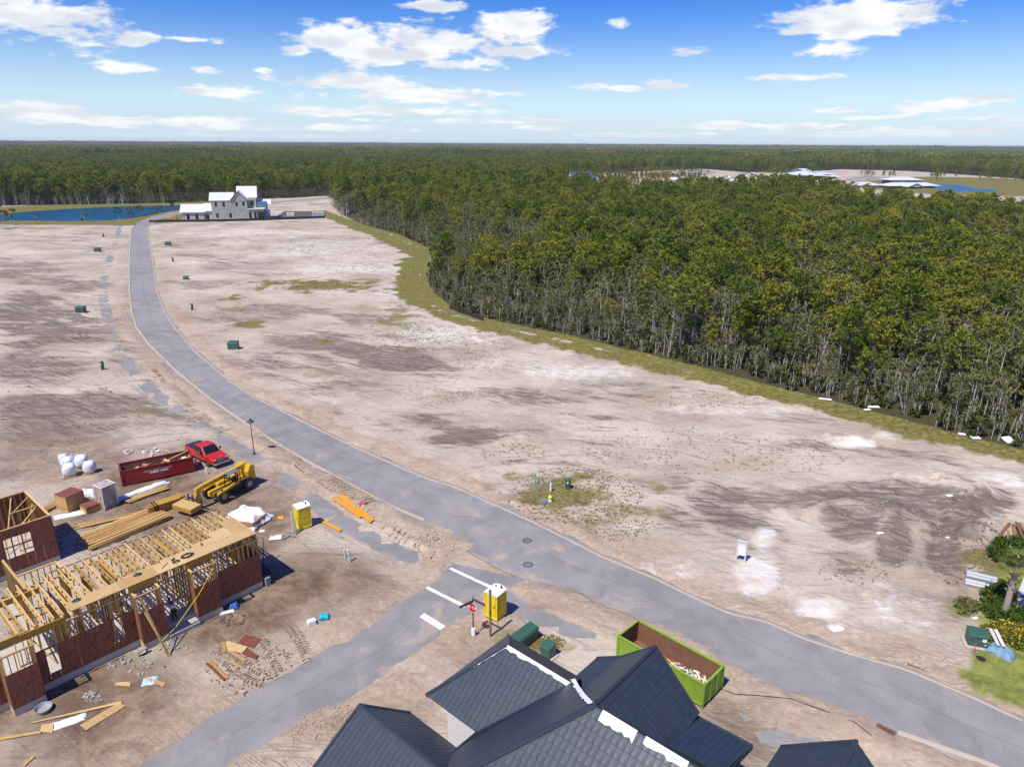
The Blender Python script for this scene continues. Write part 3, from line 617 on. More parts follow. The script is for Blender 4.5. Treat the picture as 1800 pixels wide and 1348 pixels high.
def proto(key, meshes):
    c = bpy.data.collections.new(key); PROTO[key] = c
    for i, m in enumerate(meshes):
        o = bpy.data.objects.new('%s_%02d' % (key, i), m); c.objects.link(o)
proto('wood_pine', [two_mesh('wood_pine', p, BARK, PINE_LEAF) for p in pines])
proto('wood_far_pine', [two_mesh('wood_far_pine', p, BARK, PINE_LEAF) for p in mids])
proto('wood_shrub', [two_mesh('wood_shrub', p, GREYBARK, SHRUB_LEAF) for p in shrubs])
proto('wood_bush', [two_mesh('wood_bush', p, GREYBARK, BUSH_LEAF) for p in bushes])
def patch(seed, side, n, hh):
    r = np.random.default_rng(seed); C = []; Rd = []
    xy = (r.random((n, 2))-0.5)*side; hs = hh*(0.65+0.5*r.random(n))
    for (x, y), h in zip(xy, hs):
        for k in range(3): C.append((x+r.normal()*1.2, y+r.normal()*1.2, h*(0.62+0.16*k))); Rd.append(2.2-0.45*k)
    return two_mesh('wood_patch', ((np.zeros((3, 3)), np.array([[0, 1, 2]])), leaves(C, 9, np.array(Rd), 2.3, r, 0.8)), BARK, PINE_LEAF)
proto('wood_patch', [patch(80+s, 54, 95, 17) for s in range(3)])
def scatter(name, key, P, scale, label, seed=1):
    """one mass of woodland: a cloud of points that each carry a copy of a tree"""
    r = np.random.default_rng(seed); me = bpy.data.meshes.new(name); me.vertices.add(len(P)); me.vertices.foreach_set('co', np.asarray(P, np.float32).ravel())
    a = me.attributes.new('size', 'FLOAT', 'POINT'); a.data.foreach_set('value', np.asarray(scale, np.float32))
    a = me.attributes.new('turn', 'FLOAT_VECTOR', 'POINT'); rv = np.zeros((len(P), 3), np.float32); rv[:, 2] = r.random(len(P))*6.283; rv[:, :2] = r.normal(size=(len(P), 2))*0.035; a.data.foreach_set('vector', rv.ravel())
    a = me.attributes.new('pick', 'INT', 'POINT'); a.data.foreach_set('value', r.integers(0, 60, len(P)).astype(np.int32))
    o = link(name, me); g = bpy.data.node_groups.new(name, 'GeometryNodeTree')
    g.interface.new_socket('Geometry', in_out='INPUT', socket_type='NodeSocketGeometry'); g.interface.new_socket('Geometry', in_out='OUTPUT', socket_type='NodeSocketGeometry')
    gi = g.nodes.new('NodeGroupInput'); go = g.nodes.new('NodeGroupOutput'); m2p = g.nodes.new('GeometryNodeMeshToPoints'); ip = g.nodes.new('GeometryNodeInstanceOnPoints'); ci = g.nodes.new('GeometryNodeCollectionInfo')
    ci.inputs[0].default_value = PROTO[key]; ci.inputs['Separate Children'].default_value = True; ci.inputs['Reset Children'].default_value = True
    def at_(nm, ty):
        n = g.nodes.new('GeometryNodeInputNamedAttribute'); n.data_type = ty; n.inputs[0].default_value = nm; return n.outputs[0]
    L = g.links.new; L(gi.outputs[0], m2p.inputs[0]); L(m2p.outputs[0], ip.inputs['Points']); L(ci.outputs[0], ip.inputs['Instance']); ip.inputs['Pick Instance'].default_value = True
    L(at_('pick', 'INT'), ip.inputs['Instance Index']); L(at_('turn', 'FLOAT_VECTOR'), ip.inputs['Rotation']); L(at_('size', 'FLOAT'), ip.inputs['Scale']); L(ip.outputs[0], go.inputs[0])
    md = o.modifiers.new('trees', 'NODES'); md.node_group = g
    return tag(o, label, kind='stuff')
def jgrid(x0, x1, y0, y1, s, seed, keep=1.0):
    r = np.random.default_rng(seed); gx, gy = np.meshgrid(np.arange(x0, x1, s), np.arange(y0, y1, s)); P = np.c_[gx.ravel(), gy.ravel()]; P = P+(r.random(P.shape)-0.5)*s*0.95
    return P[r.random(len(P)) < keep]
def in_wood(P):
    ok = np.zeros(len(P), bool)
    for wd in WOODS: ok |= inside(P[:, 0], P[:, 1], wd)
    for c_ in CLEAR: ok &= ~inside(P[:, 0], P[:, 1], c_)
    for L in (LAKE_A, LAKE_B): ok &= ~inside(P[:, 0], P[:, 1], L)
    return ok
def in_view(P, lim=0.86): return (P[:, 1] > 20) & (np.abs(P[:, 0]) < lim*P[:, 1]+30)
BARE_YARDS = [(-330, -130, 330, 470)]
rw = np.random.default_rng(5)
edge_d = lambda P: np.minimum(dist_line(P[:, 0], P[:, 1], forest_line), 1e6)
A = jgrid(-420, 420, 60, 430, 3.5, 1); A = A[in_wood(A) & in_view(A)]; dA_ = edge_d(A)
dens_n = fbm(A[:, 0]*0.03, A[:, 1]*0.03, 3)
keep = rw.random(len(A)) < np.where(A[:, 0] < -90, 0.75, np.clip(0.06+dA_/80, 0, 0.52)+0.7*(dens_n-0.5)); A = A[keep]; dA_ = dA_[keep]
A = A[dA_ > 1.5]
order = np.argsort(np.hypot(A[:, 0], A[:, 1])+np.where(np.abs(A[:, 0]) > 0.735*A[:, 1]+1, 1e4, 0)); near_pine = A[order[:300]]; rest = A[order[300:]]
def hscale(P, base, r): return base*(0.58+0.72*r.random(len(P))**1.3)*np.where(P[:, 0] < -90, 1.3, 1.0)
for i, (x, y) in enumerate(near_pine):
    k = int(rw.integers(0, 6)); s = float(0.80*(0.55+0.75*rw.random()**1.2)); o = empty('pine_tree', (x, y, gz(x, y)-0.05), rw.random()*6.28, 'slender pine with tufted olive green crown near the sandy edge of the wood', 'tree', 'pines at the front of the wood')
    o.scale = (s*1.05, s*1.05, s)
    if ('pt', k) not in PROTO:
        (V1, F1), (V2, F2) = pines[k]; PROTO[('pt', k)] = (mesh_np('trunk', V1, F1, BARK), mesh_np('crown', V2, F2, PINE_LEAF))
    link('trunk', PROTO[('pt', k)][0], o); link('crown', PROTO[('pt', k)][1], o)
def snag(seed, h=8.0):
    r = np.random.default_rng(seed); mb = MB(); top = Vector((r.normal()*.5, r.normal()*.5, h)); mb.tube([(0,0,0), tuple(top*.5+Vector((.15, 0, 0))), tuple(top)], [.13, .09, .03], 5); br = MB()
    for j in range(9):
        k = .4+.58*r.random(); b0 = top*k; a = r.random()*6.28; b1 = b0+Vector((math.cos(a), math.sin(a), .5+.4*r.random()))*(1.4*(1.15-k)+.3); br.tube([b0, (b0+b1)/2+Vector((0, 0, .08)), b1], [.045, .03, .012], 4)
    return mb.mesh('trunk', GREYBARK), br.mesh('branches', GREYBARK)
snags = [snag(s) for s in range(4)]
De = jgrid(-60, 200, 60, 260, 9.0, 33); De = De[in_wood(De) & in_view(De, .74)]; dd_ = edge_d(De); De = De[(dd_ > 2) & (dd_ < 70)]; De = De[np.argsort(np.hypot(De[:, 0], De[:, 1]))][:60]
for i, (x, y) in enumerate(De[::2]):
    o = empty('dead_tree', (x, y, gz(x, y)-.05), rw.random()*6.28, 'bare pale dead tree standing among the front of the wood', 'tree', 'dead trees in the wood'); s = float(.75+.5*rw.random()); o.scale = (s, s, s); link('trunk', snags[i % 4][0], o); link('branches', snags[i % 4][1], o)
def lift(P, z=-0.05): return np.c_[P, np.full(len(P), z)]
scatter('pine_wood', 'wood_pine', lift(rest), hscale(rest, 0.8, rw), 'dense pine wood beyond the cleared sand lots', 1)
S = jgrid(-130, 330, 60, 330, 1.9, 2); S = S[in_wood(S) & in_view(S)]; ds = edge_d(S); q = (ds > 0.3) & (rw.random(len(S)) < np.where(ds < 45, 0.72, np.where(ds < 110, 0.6, 0.3))); S = S[q]; ds = ds[q]
SP = lift(S); scatter('grey_undergrowth', 'wood_shrub', SP, np.clip(0.5+ds/18, 0.45, 1.3)*(0.6+0.7*rw.random(len(S))), 'tangled grey stemmed shrubs along the edge of the wood', 2)
B = jgrid(-130, 330, 60, 300, 2.3, 3); B = B[in_wood(B) & in_view(B)]; db = edge_d(B); q = (db < 60) & (rw.random(len(B)) < np.where(db < 5, 0.8, 0.3)); B = B[q]
scatter('green_undergrowth', 'wood_bush', lift(B), 0.6+0.7*rw.random(len(B)), 'low dark green bushes at the foot of the wood', 3)
Bl = jgrid(-420, -80, 330, 420, 3.0, 9); Bl = Bl[in_wood(Bl) & in_view(Bl)]; scatter('pond_side_bushes', 'wood_shrub', lift(Bl), 0.9+0.7*rw.random(len(Bl)), 'leafy undergrowth at the foot of the wood behind the pond', 13)
M = jgrid(-1400, 1400, 380, 1500, 5.6, 4, 0.92); rm_ = np.hypot(M[:, 0], M[:, 1]); M = M[in_wood(M) & in_view(M) & (rm_ < 1500) & (M[:, 1] > 430)]
Cp = jgrid(-100, 900, 380, 1300, 7.0, 14); okc = np.zeros(len(Cp), bool)
for c_ in CLEAR: okc |= inside(Cp[:, 0], Cp[:, 1], c_)
for L in (LAKE_A, LAKE_B): okc &= ~inside(Cp[:, 0], Cp[:, 1], L)
Cp = Cp[okc]; Cp = Cp[(fbm(Cp[:, 0]*0.02, Cp[:, 1]*0.012, 3)+np.where(Cp[:, 0] > 0.40*Cp[:, 1], -.12, 0)) > 0.575]
scatter('clearing_trees', 'wood_far_pine', lift(Cp), 0.45*(0.6+0.6*rw.random(len(Cp))), 'scattered trees in the far clearing', 15)
scatter('middle_distance_wood', 'wood_far_pine', lift(M), 0.8*(0.7+0.55*rw.random(len(M))), 'pine wood in the middle distance', 4)
Fp = jgrid(-4600, 4600, 1000, 5000, 46, 5); rf = np.hypot(Fp[:, 0], Fp[:, 1]); Fp = Fp[in_view(Fp) & (rf > 1500) & (rf < 5000)]
scatter('far_wood', 'wood_patch', lift(Fp), 0.85+0.35*rw.random(len(Fp)), 'unbroken woodland towards the horizon', 5)
Hp = jgrid(-12000, 12000, 4000, 14000, 105, 6); rf = np.hypot(Hp[:, 0], Hp[:, 1]); Hp = Hp[in_view(Hp) & (rf > 5000) & (rf < 14000)]
hs_ = 1.9+0.5*rw.random(len(Hp)); scatter('horizon_wood', 'wood_patch', np.c_[Hp, np.full(len(Hp), -9.0)], hs_, 'woodland along the horizon', 6)
# ---------------------------------------------------------------- timber-framed house going up on the left
def wood_mat(name, c1, c2, stamps=False, rough=0.75):
    def f(t, b, o):
        c = t.n('ShaderNodeTexCoord').outputs['Object']; oi = t.n('ShaderNodeObjectInfo').outputs['Random']
        n = t.noise(t.scale(c, (1.0, 6.0, 6.0)), 2.0, 4.0, 0.6).outputs[0]
        col = t.mix(t.ramp(t.math('ADD', t.math('MULTIPLY', n, 0.7), t.math('MULTIPLY', oi, 0.5)), 0.3, 0.9), c1, c2)
        if stamps:
            s = t.n('ShaderNodeSeparateXYZ', {0: c}); fx = t.math('FRACT', t.math('MULTIPLY', s.outputs[0], 1.3)); fy = t.math('FRACT', t.math('MULTIPLY', s.outputs[1], 2.4))
            k = t.math('MULTIPLY', t.math('LESS_THAN', fx, 0.3), t.math('LESS_THAN', fy, 0.085)); k = t.math('MULTIPLY', k, t.ramp(t.noise(c, 1.1, 1.0).outputs[0], 0.42, 0.5))
            col = t.mix(t.math('MULTIPLY', k, 0.7), col, (0.05, 0.035, 0.02))
        t.t.links.new(col, b.inputs['Base Color']); b.inputs['Roughness'].default_value = rough; b.inputs['Specular IOR Level'].default_value = 0.2
    return mat(name, f)
LUMBER = wood_mat('new pine lumber', (0.36, 0.21, 0.068), (0.62, 0.43, 0.185))
OSB = wood_mat('stranded board deck', (0.42, 0.275, 0.12), (0.56, 0.39, 0.195), True)
BEAMW = wood_mat('laminated beam', (0.36, 0.20, 0.035), (0.47, 0.28, 0.06))
def sheath_f(t, b, o):
    c = t.n('ShaderNodeTexCoord').outputs['Object']; oi = t.n('ShaderNodeObjectInfo').outputs['Random']
    n = t.noise(c, 3.0, 4.0).outputs[0]; col = t.mix(t.math('ADD', t.math('MULTIPLY', n, 0.6), t.math('MULTIPLY', oi, 0.4)), (0.19, 0.052, 0.028), (0.275, 0.082, 0.046))
    st = t.noise(t.scale(c, (5.0, 5.0, 0.9)), 2.2, 3.0, 0.7, 0.3).outputs[0]
    col = t.mix(t.math('MULTIPLY', t.ramp(st, 0.535, 0.57), 0.8), col, (0.05, 0.022, 0.018))
    t.t.links.new(col, b.inputs['Base Color']); b.inputs['Roughness'].default_value = 0.6
SHEATH = mat('red brown sheathing board', sheath_f)
CONC = simple('new concrete', (0.44, 0.41, 0.36), 0.9, 0.12, 1.5, dirt=0.35, dirtcol=(0.3, 0.25, 0.2), bump=0.008)
BLOCKM = simple('grey concrete block', (0.27, 0.265, 0.26), 0.95, 0.12, 4.0, bump=0.01)
_bc = {}
def ubox(dx, dy, dz, m, name):
    k = (round(dx, 3), round(dy, 3), round(dz, 3), m.name)
    if k not in _bc: b = MB(); b.box(-dx/2, dx/2, -dy/2, dy/2, 0, dz); _bc[k] = b.mesh(name, m)
    return _bc[k]
def rough_box(name, parent, x0, x1, y0, y1, z0, z1, m, rz=0.0):
    return link(name, ubox(x1-x0, y1-y0, z1-z0, m, name), parent, ((x0+x1)/2, (y0+y1)/2, z0), rz)
HX = math.radians(48.6)
house = empty('framed_house', (-19.4, 47.6, 0.0), HX, 'long timber framed house under construction with red brown sheathing and open trusses', 'house frame')
def stud_wall(par, x0, y0, x1, y1, z0=0.60, z1=4.3, gap=0.41, skip=(), jit=0.0):
    a = Vector((x0, y0)); b = Vector((x1, y1)); L = (b-a).length; d = (b-a)/L; along_x = abs(d.x) > abs(d.y); n = max(1, int(round(L/gap)))
    for i in range(n+1):
        t = min(max(L*i/n, 0.02), L-0.02)
        if any(s0 < t < s1 for s0, s1 in skip): continue
        p = a+d*t; dx, dy = (0.04, 0.14) if along_x else (0.14, 0.04)
        link('stud', ubox(dx, dy, z1-z0-0.12, LUMBER, 'stud'), par, (p.x, p.y, z0+0.04))
    m = (a+b)/2; dx, dy = (L+0.14, 0.145) if along_x else (0.145, L+0.14)
    link('top_plate', ubox(dx, dy, 0.08, LUMBER, 'top_plate'), par, (m.x, m.y, z1-0.08))
    link('sole_plate', ubox(dx, dy, 0.04, LUMBER, 'sole_plate'), par, (m.x, m.y, z0))
def sheathing(par, x0, x1, y, z0, z1, holes=(), out=-1, side=False, w=1.22):
    """boards along a wall, cut round the window openings"""
    cuts = sorted({x0, x1, *[c for h in holes for c in h[:2]], *np.arange(x0, x1, w).tolist()})
    for a, b in zip(cuts[:-1], cuts[1:]):
        if b-a < 0.03: continue
        segs = [(z0, z1)]
        for hx0, hx1, hz0, hz1 in holes:
            if a >= hx0-1e-3 and b <= hx1+1e-3: segs = [s_ for s_ in ((z0, hz0), (hz1, z1)) if s_[1]-s_[0] > 0.03]
        for c, d in segs:
            if side: rough_box('sheathing_board', par, y, y+0.012, a+0.004, b-0.004, c, d, SHEATH)
            else: rough_box('sheathing_board', par, a+0.004, b-0.004, y, y+0.012, c, d, SHEATH)
ZS, ZT = 0.60, 4.30
f_ = MB(); f_.box(-19.0, 0.0, 0.02, 5.9, -0.3, ZS-0.004); f_.build('foundation', CONC, house)
for (x0, x1, yy) in ((-5.42,-3.63,-.70),(-9.27,-7.63,-.78),(-17.0,-15.28,-1.02)): rough_box('footing', house, x0, x1, yy, 0.015, -0.3, ZS-0.008, CONC)
rough_box('entry_step', house, -7.6, -5.45, -0.9, 0.01, -0.3, 0.36, CONC)
f_ = MB(); f_.box(-14.2, -11.0, 5.91, 11.2, -0.3, ZS-0.006); f_.build('foundation', CONC, house)
# outer and inner stud walls
stud_wall(house, -3.6, .09, -.02, .09); stud_wall(house, -15.2, .09, -9.3, .09, skip=((0.75,1.15),(4.5,5.05)))
stud_wall(house, -18.8, .09, -17.1, .09)
stud_wall(house, -0.08, .2, -0.08, 5.8); stud_wall(house, -18.8, 5.82, -0.1, 5.82, gap=0.52, skip=((3.0,4.3),(9.0,10.2),(13.4,15.2)))
for (x0, x1, yy) in ((-5.38,-3.67,-.62),(-9.23,-7.67,-.70),(-16.96,-15.32,-.94)):
    stud_wall(house, x0, yy, x1, yy, gap=0.3); 
    for xx in (x0, x1): stud_wall(house, xx, yy+.1, xx, -.02, gap=0.3)
    link('beam', ubox(x1-x0+.3, .09, .45, BEAMW, 'beam'), house, ((x0+x1)/2, 0.0, ZT+0.02))
stud_wall(house, -13.2, .3, -13.2, 4.2, gap=0.42); stud_wall(house, -15.6, 2.9, -13.3, 2.9, gap=0.45); stud_wall(house, -9.3, 2.6, -5.2, 2.6, gap=0.45, skip=((1.4,2.4),)); stud_wall(house, -9.2, 2.7, -9.2, 5.7, gap=0.5)
stud_wall(house, -5.2, .3, -5.2, 5.7, gap=0.5, skip=((3.0,4.0),)); stud_wall(house, -3.0, 3.2, -0.2, 3.2, gap=0.5)
stud_wall(house, -13.8, 5.95, -13.8, 11.0, gap=0.42); stud_wall(house, -13.7, 8.0, -11.3, 8.0, gap=0.42); stud_wall(house, -11.3, 5.95, -11.3, 7.9, gap=0.42)
# boards outside
sheathing(house, -3.62, 0.02, -0.008, ZS-.02, 3.05)
sheathing(house, -15.28, -9.28, -0.008, ZS-.02, 3.05, holes=((-10.78,-10.1,1.15,2.92),(-14.62,-13.98,1.15,2.92)))
sheathing(house, -19.0, -17.02, -0.008, ZS-.02, 3.05, holes=((-18.4,-17.5,0.9,2.8),))
for (x0, x1, yy) in ((-5.42,-3.63,-.72),(-9.27,-7.63,-.80),(-17.0,-15.28,-1.04)):
    sheathing(house, x0, x1, yy, ZS-.02, 3.05, w=2.0)
    sheathing(house, yy+.014, -0.02, x0-.006, ZS-.02, 3.05, side=True, w=2.0); sheathing(house, yy+.014, -0.02, x1-.006, ZS-.02, 3.05, side=True, w=2.0)
sheathing(house, 0.02, 5.9, 0.004, ZS-.02, 3.05, side=True)
sheathing(house, -0.78, 2.4, -5.13, ZS, 3.05, side=True) if False else None
# floor trusses
tm = MB(); H0, H1 = ZT+0.02, ZT+0.50
tm.box(-.045, .045, 0.02, 5.9, H1-.04, H1); tm.box(-.045, .045, 0.02, 5.9, H0, H0+.04)
yy = 0.06; k = 0
while yy < 5.7:
    y2 = min(yy+0.42, 5.84); tm.bar((0, yy, H0+.03 if k % 2 == 0 else H1-.03), (0, y2, H1-.03 if k % 2 == 0 else H0+.03), .085, .036); yy = y2; k += 1
tm.box(-.04, .04, 0.025, 0.07, H0+.04, H1-.04); tm.box(-.04, .04, 5.83, 5.88, H0+.04, H1-.04)
tmesh = tm.mesh('floor_truss', LUMBER)
xq = -0.1; trx = []
while xq > -16.2:
    trx.append(xq); link('floor_truss', tmesh, house, (xq, 0.03, random.uniform(-.012, .012)), random.uniform(-.012, .012)); xq -= 0.53 if random.random() < 0.8 else 0.4
for (x0, x1) in ((-6.2,-.02),(-12.6,-6.25)): link('ribbon_board', ubox(x1-x0, .035, .09, LUMBER, 'ribbon_board'), house, ((x0+x1)/2, 5.96, H1-.1))
link('beam', ubox(2.5, .09, .42, BEAMW, 'beam'), house, (-14.5, -.2, ZT+.06)); link('beam', ubox(2.4, .09, .4, BEAMW, 'beam'), house, (-14.5, 4.6, ZT+.02)); link('beam', ubox(.09, 4.5, .3, BEAMW, 'beam'), house, (-15.75, 2.6, ZT+.05))
link('beam', ubox(12.8, .04, .06, LUMBER, 'edge_board'), house, (-6.4, -0.02, H1+.0)); 
# deck boards
zd = H1+.012
for j, x1 in enumerate((0.02, -2.42, -4.86, -7.3, -9.74)):
    x0 = max(x1-2.435, -12.8); rough_box('deck_board', house, x0, x1, -.04, 1.21, zd, zd+.02, OSB)
rough_box('deck_board', house, -12.8, -12.18, -.04, 1.21, zd, zd+.02, OSB)
for x0, x1, y0, y1 in ((-1.22,.02,1.216,3.64),(-2.62,-1.225,1.216,2.7),(-4.1,-2.625,1.216,2.0),(-6.6,-4.12,1.216,1.62),(-9.0,-6.62,1.216,1.40)): rough_box('deck_board', house, x0, x1, y0, y1, zd+.001, zd+.021, OSB)
# braces
def brace(par, a, b, w=.09, h=.04, m=LUMBER, name='brace'):
    mb = MB(); mb.bar(a, b, w, h); return mb.build(name, m, par)
brace(house, (-9.0,-.86,4.25), (-8.5,-2.6,0.05), .11, .05); brace(house, (-8.9,-.86,3.0), (-8.42,-2.62,0.05), .11, .05)
for a, b in (((-13.15,.6,4.2),(-13.15,3.6,.7)),((-15.2,2.98,.7),(-13.6,2.98,4.2)),((-18.6,.2,4.2),(-17.3,.2,.8)),((-13.0,8.1,4.2),(-11.6,8.1,.7)),((-9.1,3.0,4.2),(-9.1,5.4,.8)),((-7.4,2.7,4.2),(-5.6,2.7,.7)),((-2.9,3.3,4.2),(-.6,3.3,.8)),((-15.7,5.6,4.25),(-13.9,1.5,.7)),((-11.2,6.1,4.2),(-11.2,7.7,.8))): brace(house, a, b)
for (x0, y0, x1, y1) in ((-12.2,.5,-12.2,5.4),(-10.5,.5,-10.5,5.4)): stud_wall(house, x0, y0, x1, y1, gap=0.62, skip=((2.2,3.1),))
# garage wing behind, its near wall boarded
wing = empty('framed_garage', (-19.4, 47.6, 0.0), HX, 'open topped timber framed garage at the left edge with gridded window opening', 'house frame')
f_ = MB(); f_.box(-17.5, -9.22, 15.9, 22.4, -0.3, .52); f_.build('foundation', CONC, wing)
stud_wall(wing, -17.4, 15.98, -9.3, 15.98, .53, 4.26, skip=((4.9,6.6),)); stud_wall(wing, -9.3, 16.1, -9.3, 22.2, .53, 4.26); stud_wall(wing, -17.4, 22.3, -9.3, 22.3, .53, 4.26)
sheathing(wing, -17.5, -9.22, 15.89, .5, 4.2, holes=((-12.7,-10.85,1.75,3.45),))
sheathing(wing, -17.5, -9.22, 22.39, .5, 4.2); sheathing(wing, 15.9, 22.4, -9.215, .5, 4.2, side=True)
for x in (-12.15, -11.45): link('mullion', ubox(.09, .09, 1.7, SHEATH, 'mullion'), wing, (x, 15.9, 1.75))
link('mullion', ubox(1.85, .07, .09, SHEATH, 'mullion'), wing, (-11.77, 15.9, 2.65)); link('lintel', ubox(2.0, .1, .2, BEAMW, 'lintel'), wing, (-11.77, 16.0, 3.47))
for a, b in (((-10.4,22.1,4.1),(-12.2,19.0,.7)),((-9.5,19.6,4.1),(-11.6,17.2,.7)),((-13.6,22.1,4.1),(-15.0,19.4,.7)),((-9.6,18.4,4.2),(-11.2,16.1,4.2)),((-9.4,21.0,4.2),(-11.0,19.0,4.15))): brace(wing, a, b)
stud_wall(wing, -11.2, 19.0, -9.5, 19.0, .53, 4.1, gap=.5)
for a, b in (((-9.28,16.4,.6),(-9.28,15.95,4.2)),): brace(wing, a, b, .16, .05, BEAMW)
# ---------------------------------------------------------------- finished house with dark tiled roofs in the foreground
AZ = math.radians(-41.4); E1 = Vector((math.cos(AZ), math.sin(AZ), 0)); E2 = Vector((-math.sin(AZ), math.cos(AZ), 0))
# its own frame: x along the street side, y away from the camera, so local coordinates are (a, b, z)
dark = empty('tiled_house', (0, 0, 0), AZ, 'finished white brick house under dark slate blue tiled roofs in the foreground', 'house')
def tile_f(t, b, o):
    c = t.n('ShaderNodeTexCoord').outputs['Object']; geo = t.n('ShaderNodeNewGeometry'); oi = t.n('ShaderNodeObjectInfo').outputs['Random']
    n = t.noise(c, 9.0, 3.0).outputs[0]; k = t.math('ADD', t.math('MULTIPLY', t.math('ADD', geo.outputs['Random Per Island'], oi), 0.12), t.math('MULTIPLY', n, 0.4))
    col = t.mix(t.ramp(k, 0.15, 0.6), (0.026, 0.037, 0.054), (0.047, 0.061, 0.083))
    t.t.links.new(col, b.inputs['Base Color']); b.inputs['Roughness'].default_value = 0.42; b.inputs['Specular IOR Level'].default_value = 0.5; b.inputs['Metallic'].default_value = 0.15
    bp = t.n('ShaderNodeBump', {'Strength': 0.4, 'Distance': 0.01, 'Height': n}); t.t.links.new(bp.outputs[0], b.inputs['Normal'])
TILE = mat('slate blue metal tile', tile_f); DECKM = simple('dark roof underlay', (0.012, 0.016, 0.024), 0.6, 0.1)
WHITEBRICK = mat('white painted brick', lambda t, b, o: (lambda br: (t.t.links.new(br.outputs['Color'], b.inputs['Base Color']), b.inputs['Roughness'].__setattr__('default_value', 0.8),
    t.t.links.new(t.n('ShaderNodeBump', {'Strength': 0.5, 'Distance': 0.01, 'Height': br.outputs['Fac']}).outputs[0], b.inputs['Normal'])))(
    t.n('ShaderNodeTexBrick', {'Vector': t.n('ShaderNodeMapping', {0: t.n('ShaderNodeTexCoord').outputs['Object'], 2: (PI/2, 0, 0)}).outputs[0], 'Color1': (0.74, 0.74, 0.73), 'Color2': (0.68, 0.68, 0.68), 'Mortar': (0.58, 0.58, 0.57), 'Scale': 1.0, 'Mortar Size': 0.006, 'Brick Width': 0.22, 'Row Height': 0.075})))
FASCIA = simple('dark blue fascia', (0.03, 0.045, 0.07), 0.5, 0.08)
UNDER = simple('white ridge membrane', (0.74, 0.75, 0.76), 0.6, 0.1, 4.0, dirt=0.25, dirtcol=(0.4, 0.4, 0.42))
TW, TE = 0.315, 0.43
def clip(poly, edges):
    for p, n in edges:
        out = []
        for i in range(len(poly)):
            a, b = poly[i], poly[(i+1) % len(poly)]; da, db = (a-p).dot(n), (b-p).dot(n)
            if da >= 0: out.append(a)
            if (da >= 0) != (db >= 0): out.append(a+(b-a)*(da/(da-db)))
        poly = out
        if len(poly) < 3: return []
    return poly
_tm = MB(); _tm.add([(0,0,0),(TW-.012,0,0),(TW-.012,TE-.02,0),(0,TE-.02,0),(0,0,.030),(TW-.012,0,.030),(TW-.012,TE-.02,.004),(0,TE-.02,.004),(TW*.5,0,.026),(TW*.5,TE-.02,.003)],
    [(0,1,5,8,4),(4,8,9,7),(8,5,6,9),(1,2,6,5),(0,4,7,3)])
tile_mesh = _tm.mesh('roof_tile', TILE)
SINGLE = []
def to_px(p):
    """where a point of the house stands in the photograph"""
    q = E1*p[0]+E2*p[1]+Vector((0, 0, p[2]-CAMH)); cp, sp = math.cos(PITCH), math.sin(PITCH); zc = q.y*cp-q.z*sp
    return CX+F*q.x/zc, CY-F*(q.y*sp+q.z*cp)/zc, zc
def roof(name, pts, eave, thick=.14, tiles=True):
    """one roof slope: a board of its outline, tiles laid on it from the eave up. pts in (a, b, z); eave = direction along the eave"""
    P_ = [Vector(p) for p in pts]; u = Vector(eave).normalized(); n = Vector((0,0,0))
    for i in range(len(P_)): n += P_[i].cross(P_[(i+1) % len(P_)])
    n.normalize()
    if n.z < 0: n = -n; P_ = P_[::-1]
    v = n.cross(u).normalized()
    if v.z < 0: v = -v; u = -u
    mb = MB(); mb.prism(P_, -n*thick); slope = mb.build(name, DECKM, dark)
    if not tiles: return slope
    low = min(P_, key=lambda p: p.z); O = low
    U = [(p-O).dot(u) for p in P_]; V = [(p-O).dot(v) for p in P_]
    edges = []
    for i in range(len(P_)):
        a, b = Vector((U[i], V[i])), Vector((U[(i+1) % len(P_)], V[(i+1) % len(P_)])); d = b-a
        if d.length > 1e-6: edges.append((a, Vector((-d.y, d.x)).normalized()))
    area = sum(U[i]*V[(i+1) % len(U)]-U[(i+1) % len(U)]*V[i] for i in range(len(U)))
    if area < 0: edges = [(p, -m) for p, m in edges]
    fld = MB(); r0 = math.floor(min(V)/TE); R = Matrix((u, v, n)).transposed()
    for j in range(r0, int(max(V)/TE)+1):
        for i in range(int(min(U)/TW)-1, int(max(U)/TW)+2):
            x0, y0 = i*TW, j*TE; rect = [Vector((x0, y0)), Vector((x0+TW-.012, y0)), Vector((x0+TW-.012, y0+TE-.02)), Vector((x0, y0+TE-.02))]
            c = clip(rect, edges)
            if len(c) < 3: continue
            ar = abs(sum(c[k].x*c[(k+1) % len(c)].y-c[(k+1) % len(c)].x*c[k].y for k in range(len(c))))/2
            if ar < .004: continue
            jit = random.uniform(0, .004)
            if ar > 0.985*(TW-.012)*(TE-.02):
                pos = O+u*x0+v*y0+n*(.004+jit); SINGLE.append((pos, R, slope, fld)); continue
            f3 = [O+u*q.x+v*q.y for q in c]; hgt = [.004+jit+.030-.026*(q.y-y0)/(TE-.02) for q in c]; k = len(c)
            fld.add([p+n*h for p, h in zip(f3, hgt)]+[p+n*.001 for p in f3], [tuple(range(k))]+[((i_+1) % k, i_, k+i_, k+(i_+1) % k) for i_ in range(k)])
    slope['_f'] = len(FIELDS); FIELDS.append((slope, fld))
    return slope
FIELDS = []
A0, A1, A2, A3 = (-21.1,23.7,7.4), (-16.86,23.7,7.4), (-20.2,20.35,4.59), (-24.05,20.35,4.59)
roof('roof_slope', [A0, A1, A2, A3], (1,0,0))
roof('roof_slope', [A0, A3, (-24.05,27.05,4.59)], (0,1,0)); roof('roof_slope', [A0, (-24.05,27.05,4.59), (-18.5,27.05,4.59), (-16.9,23.7,7.4)], (1,0,0), tiles=False)
APX = (-13.34,20.54,10.42)
roof('roof_slope', [APX, (-16.75,23.9,7.55), A1, A2, (-20.2,13.6,4.6)], (0,1,0))
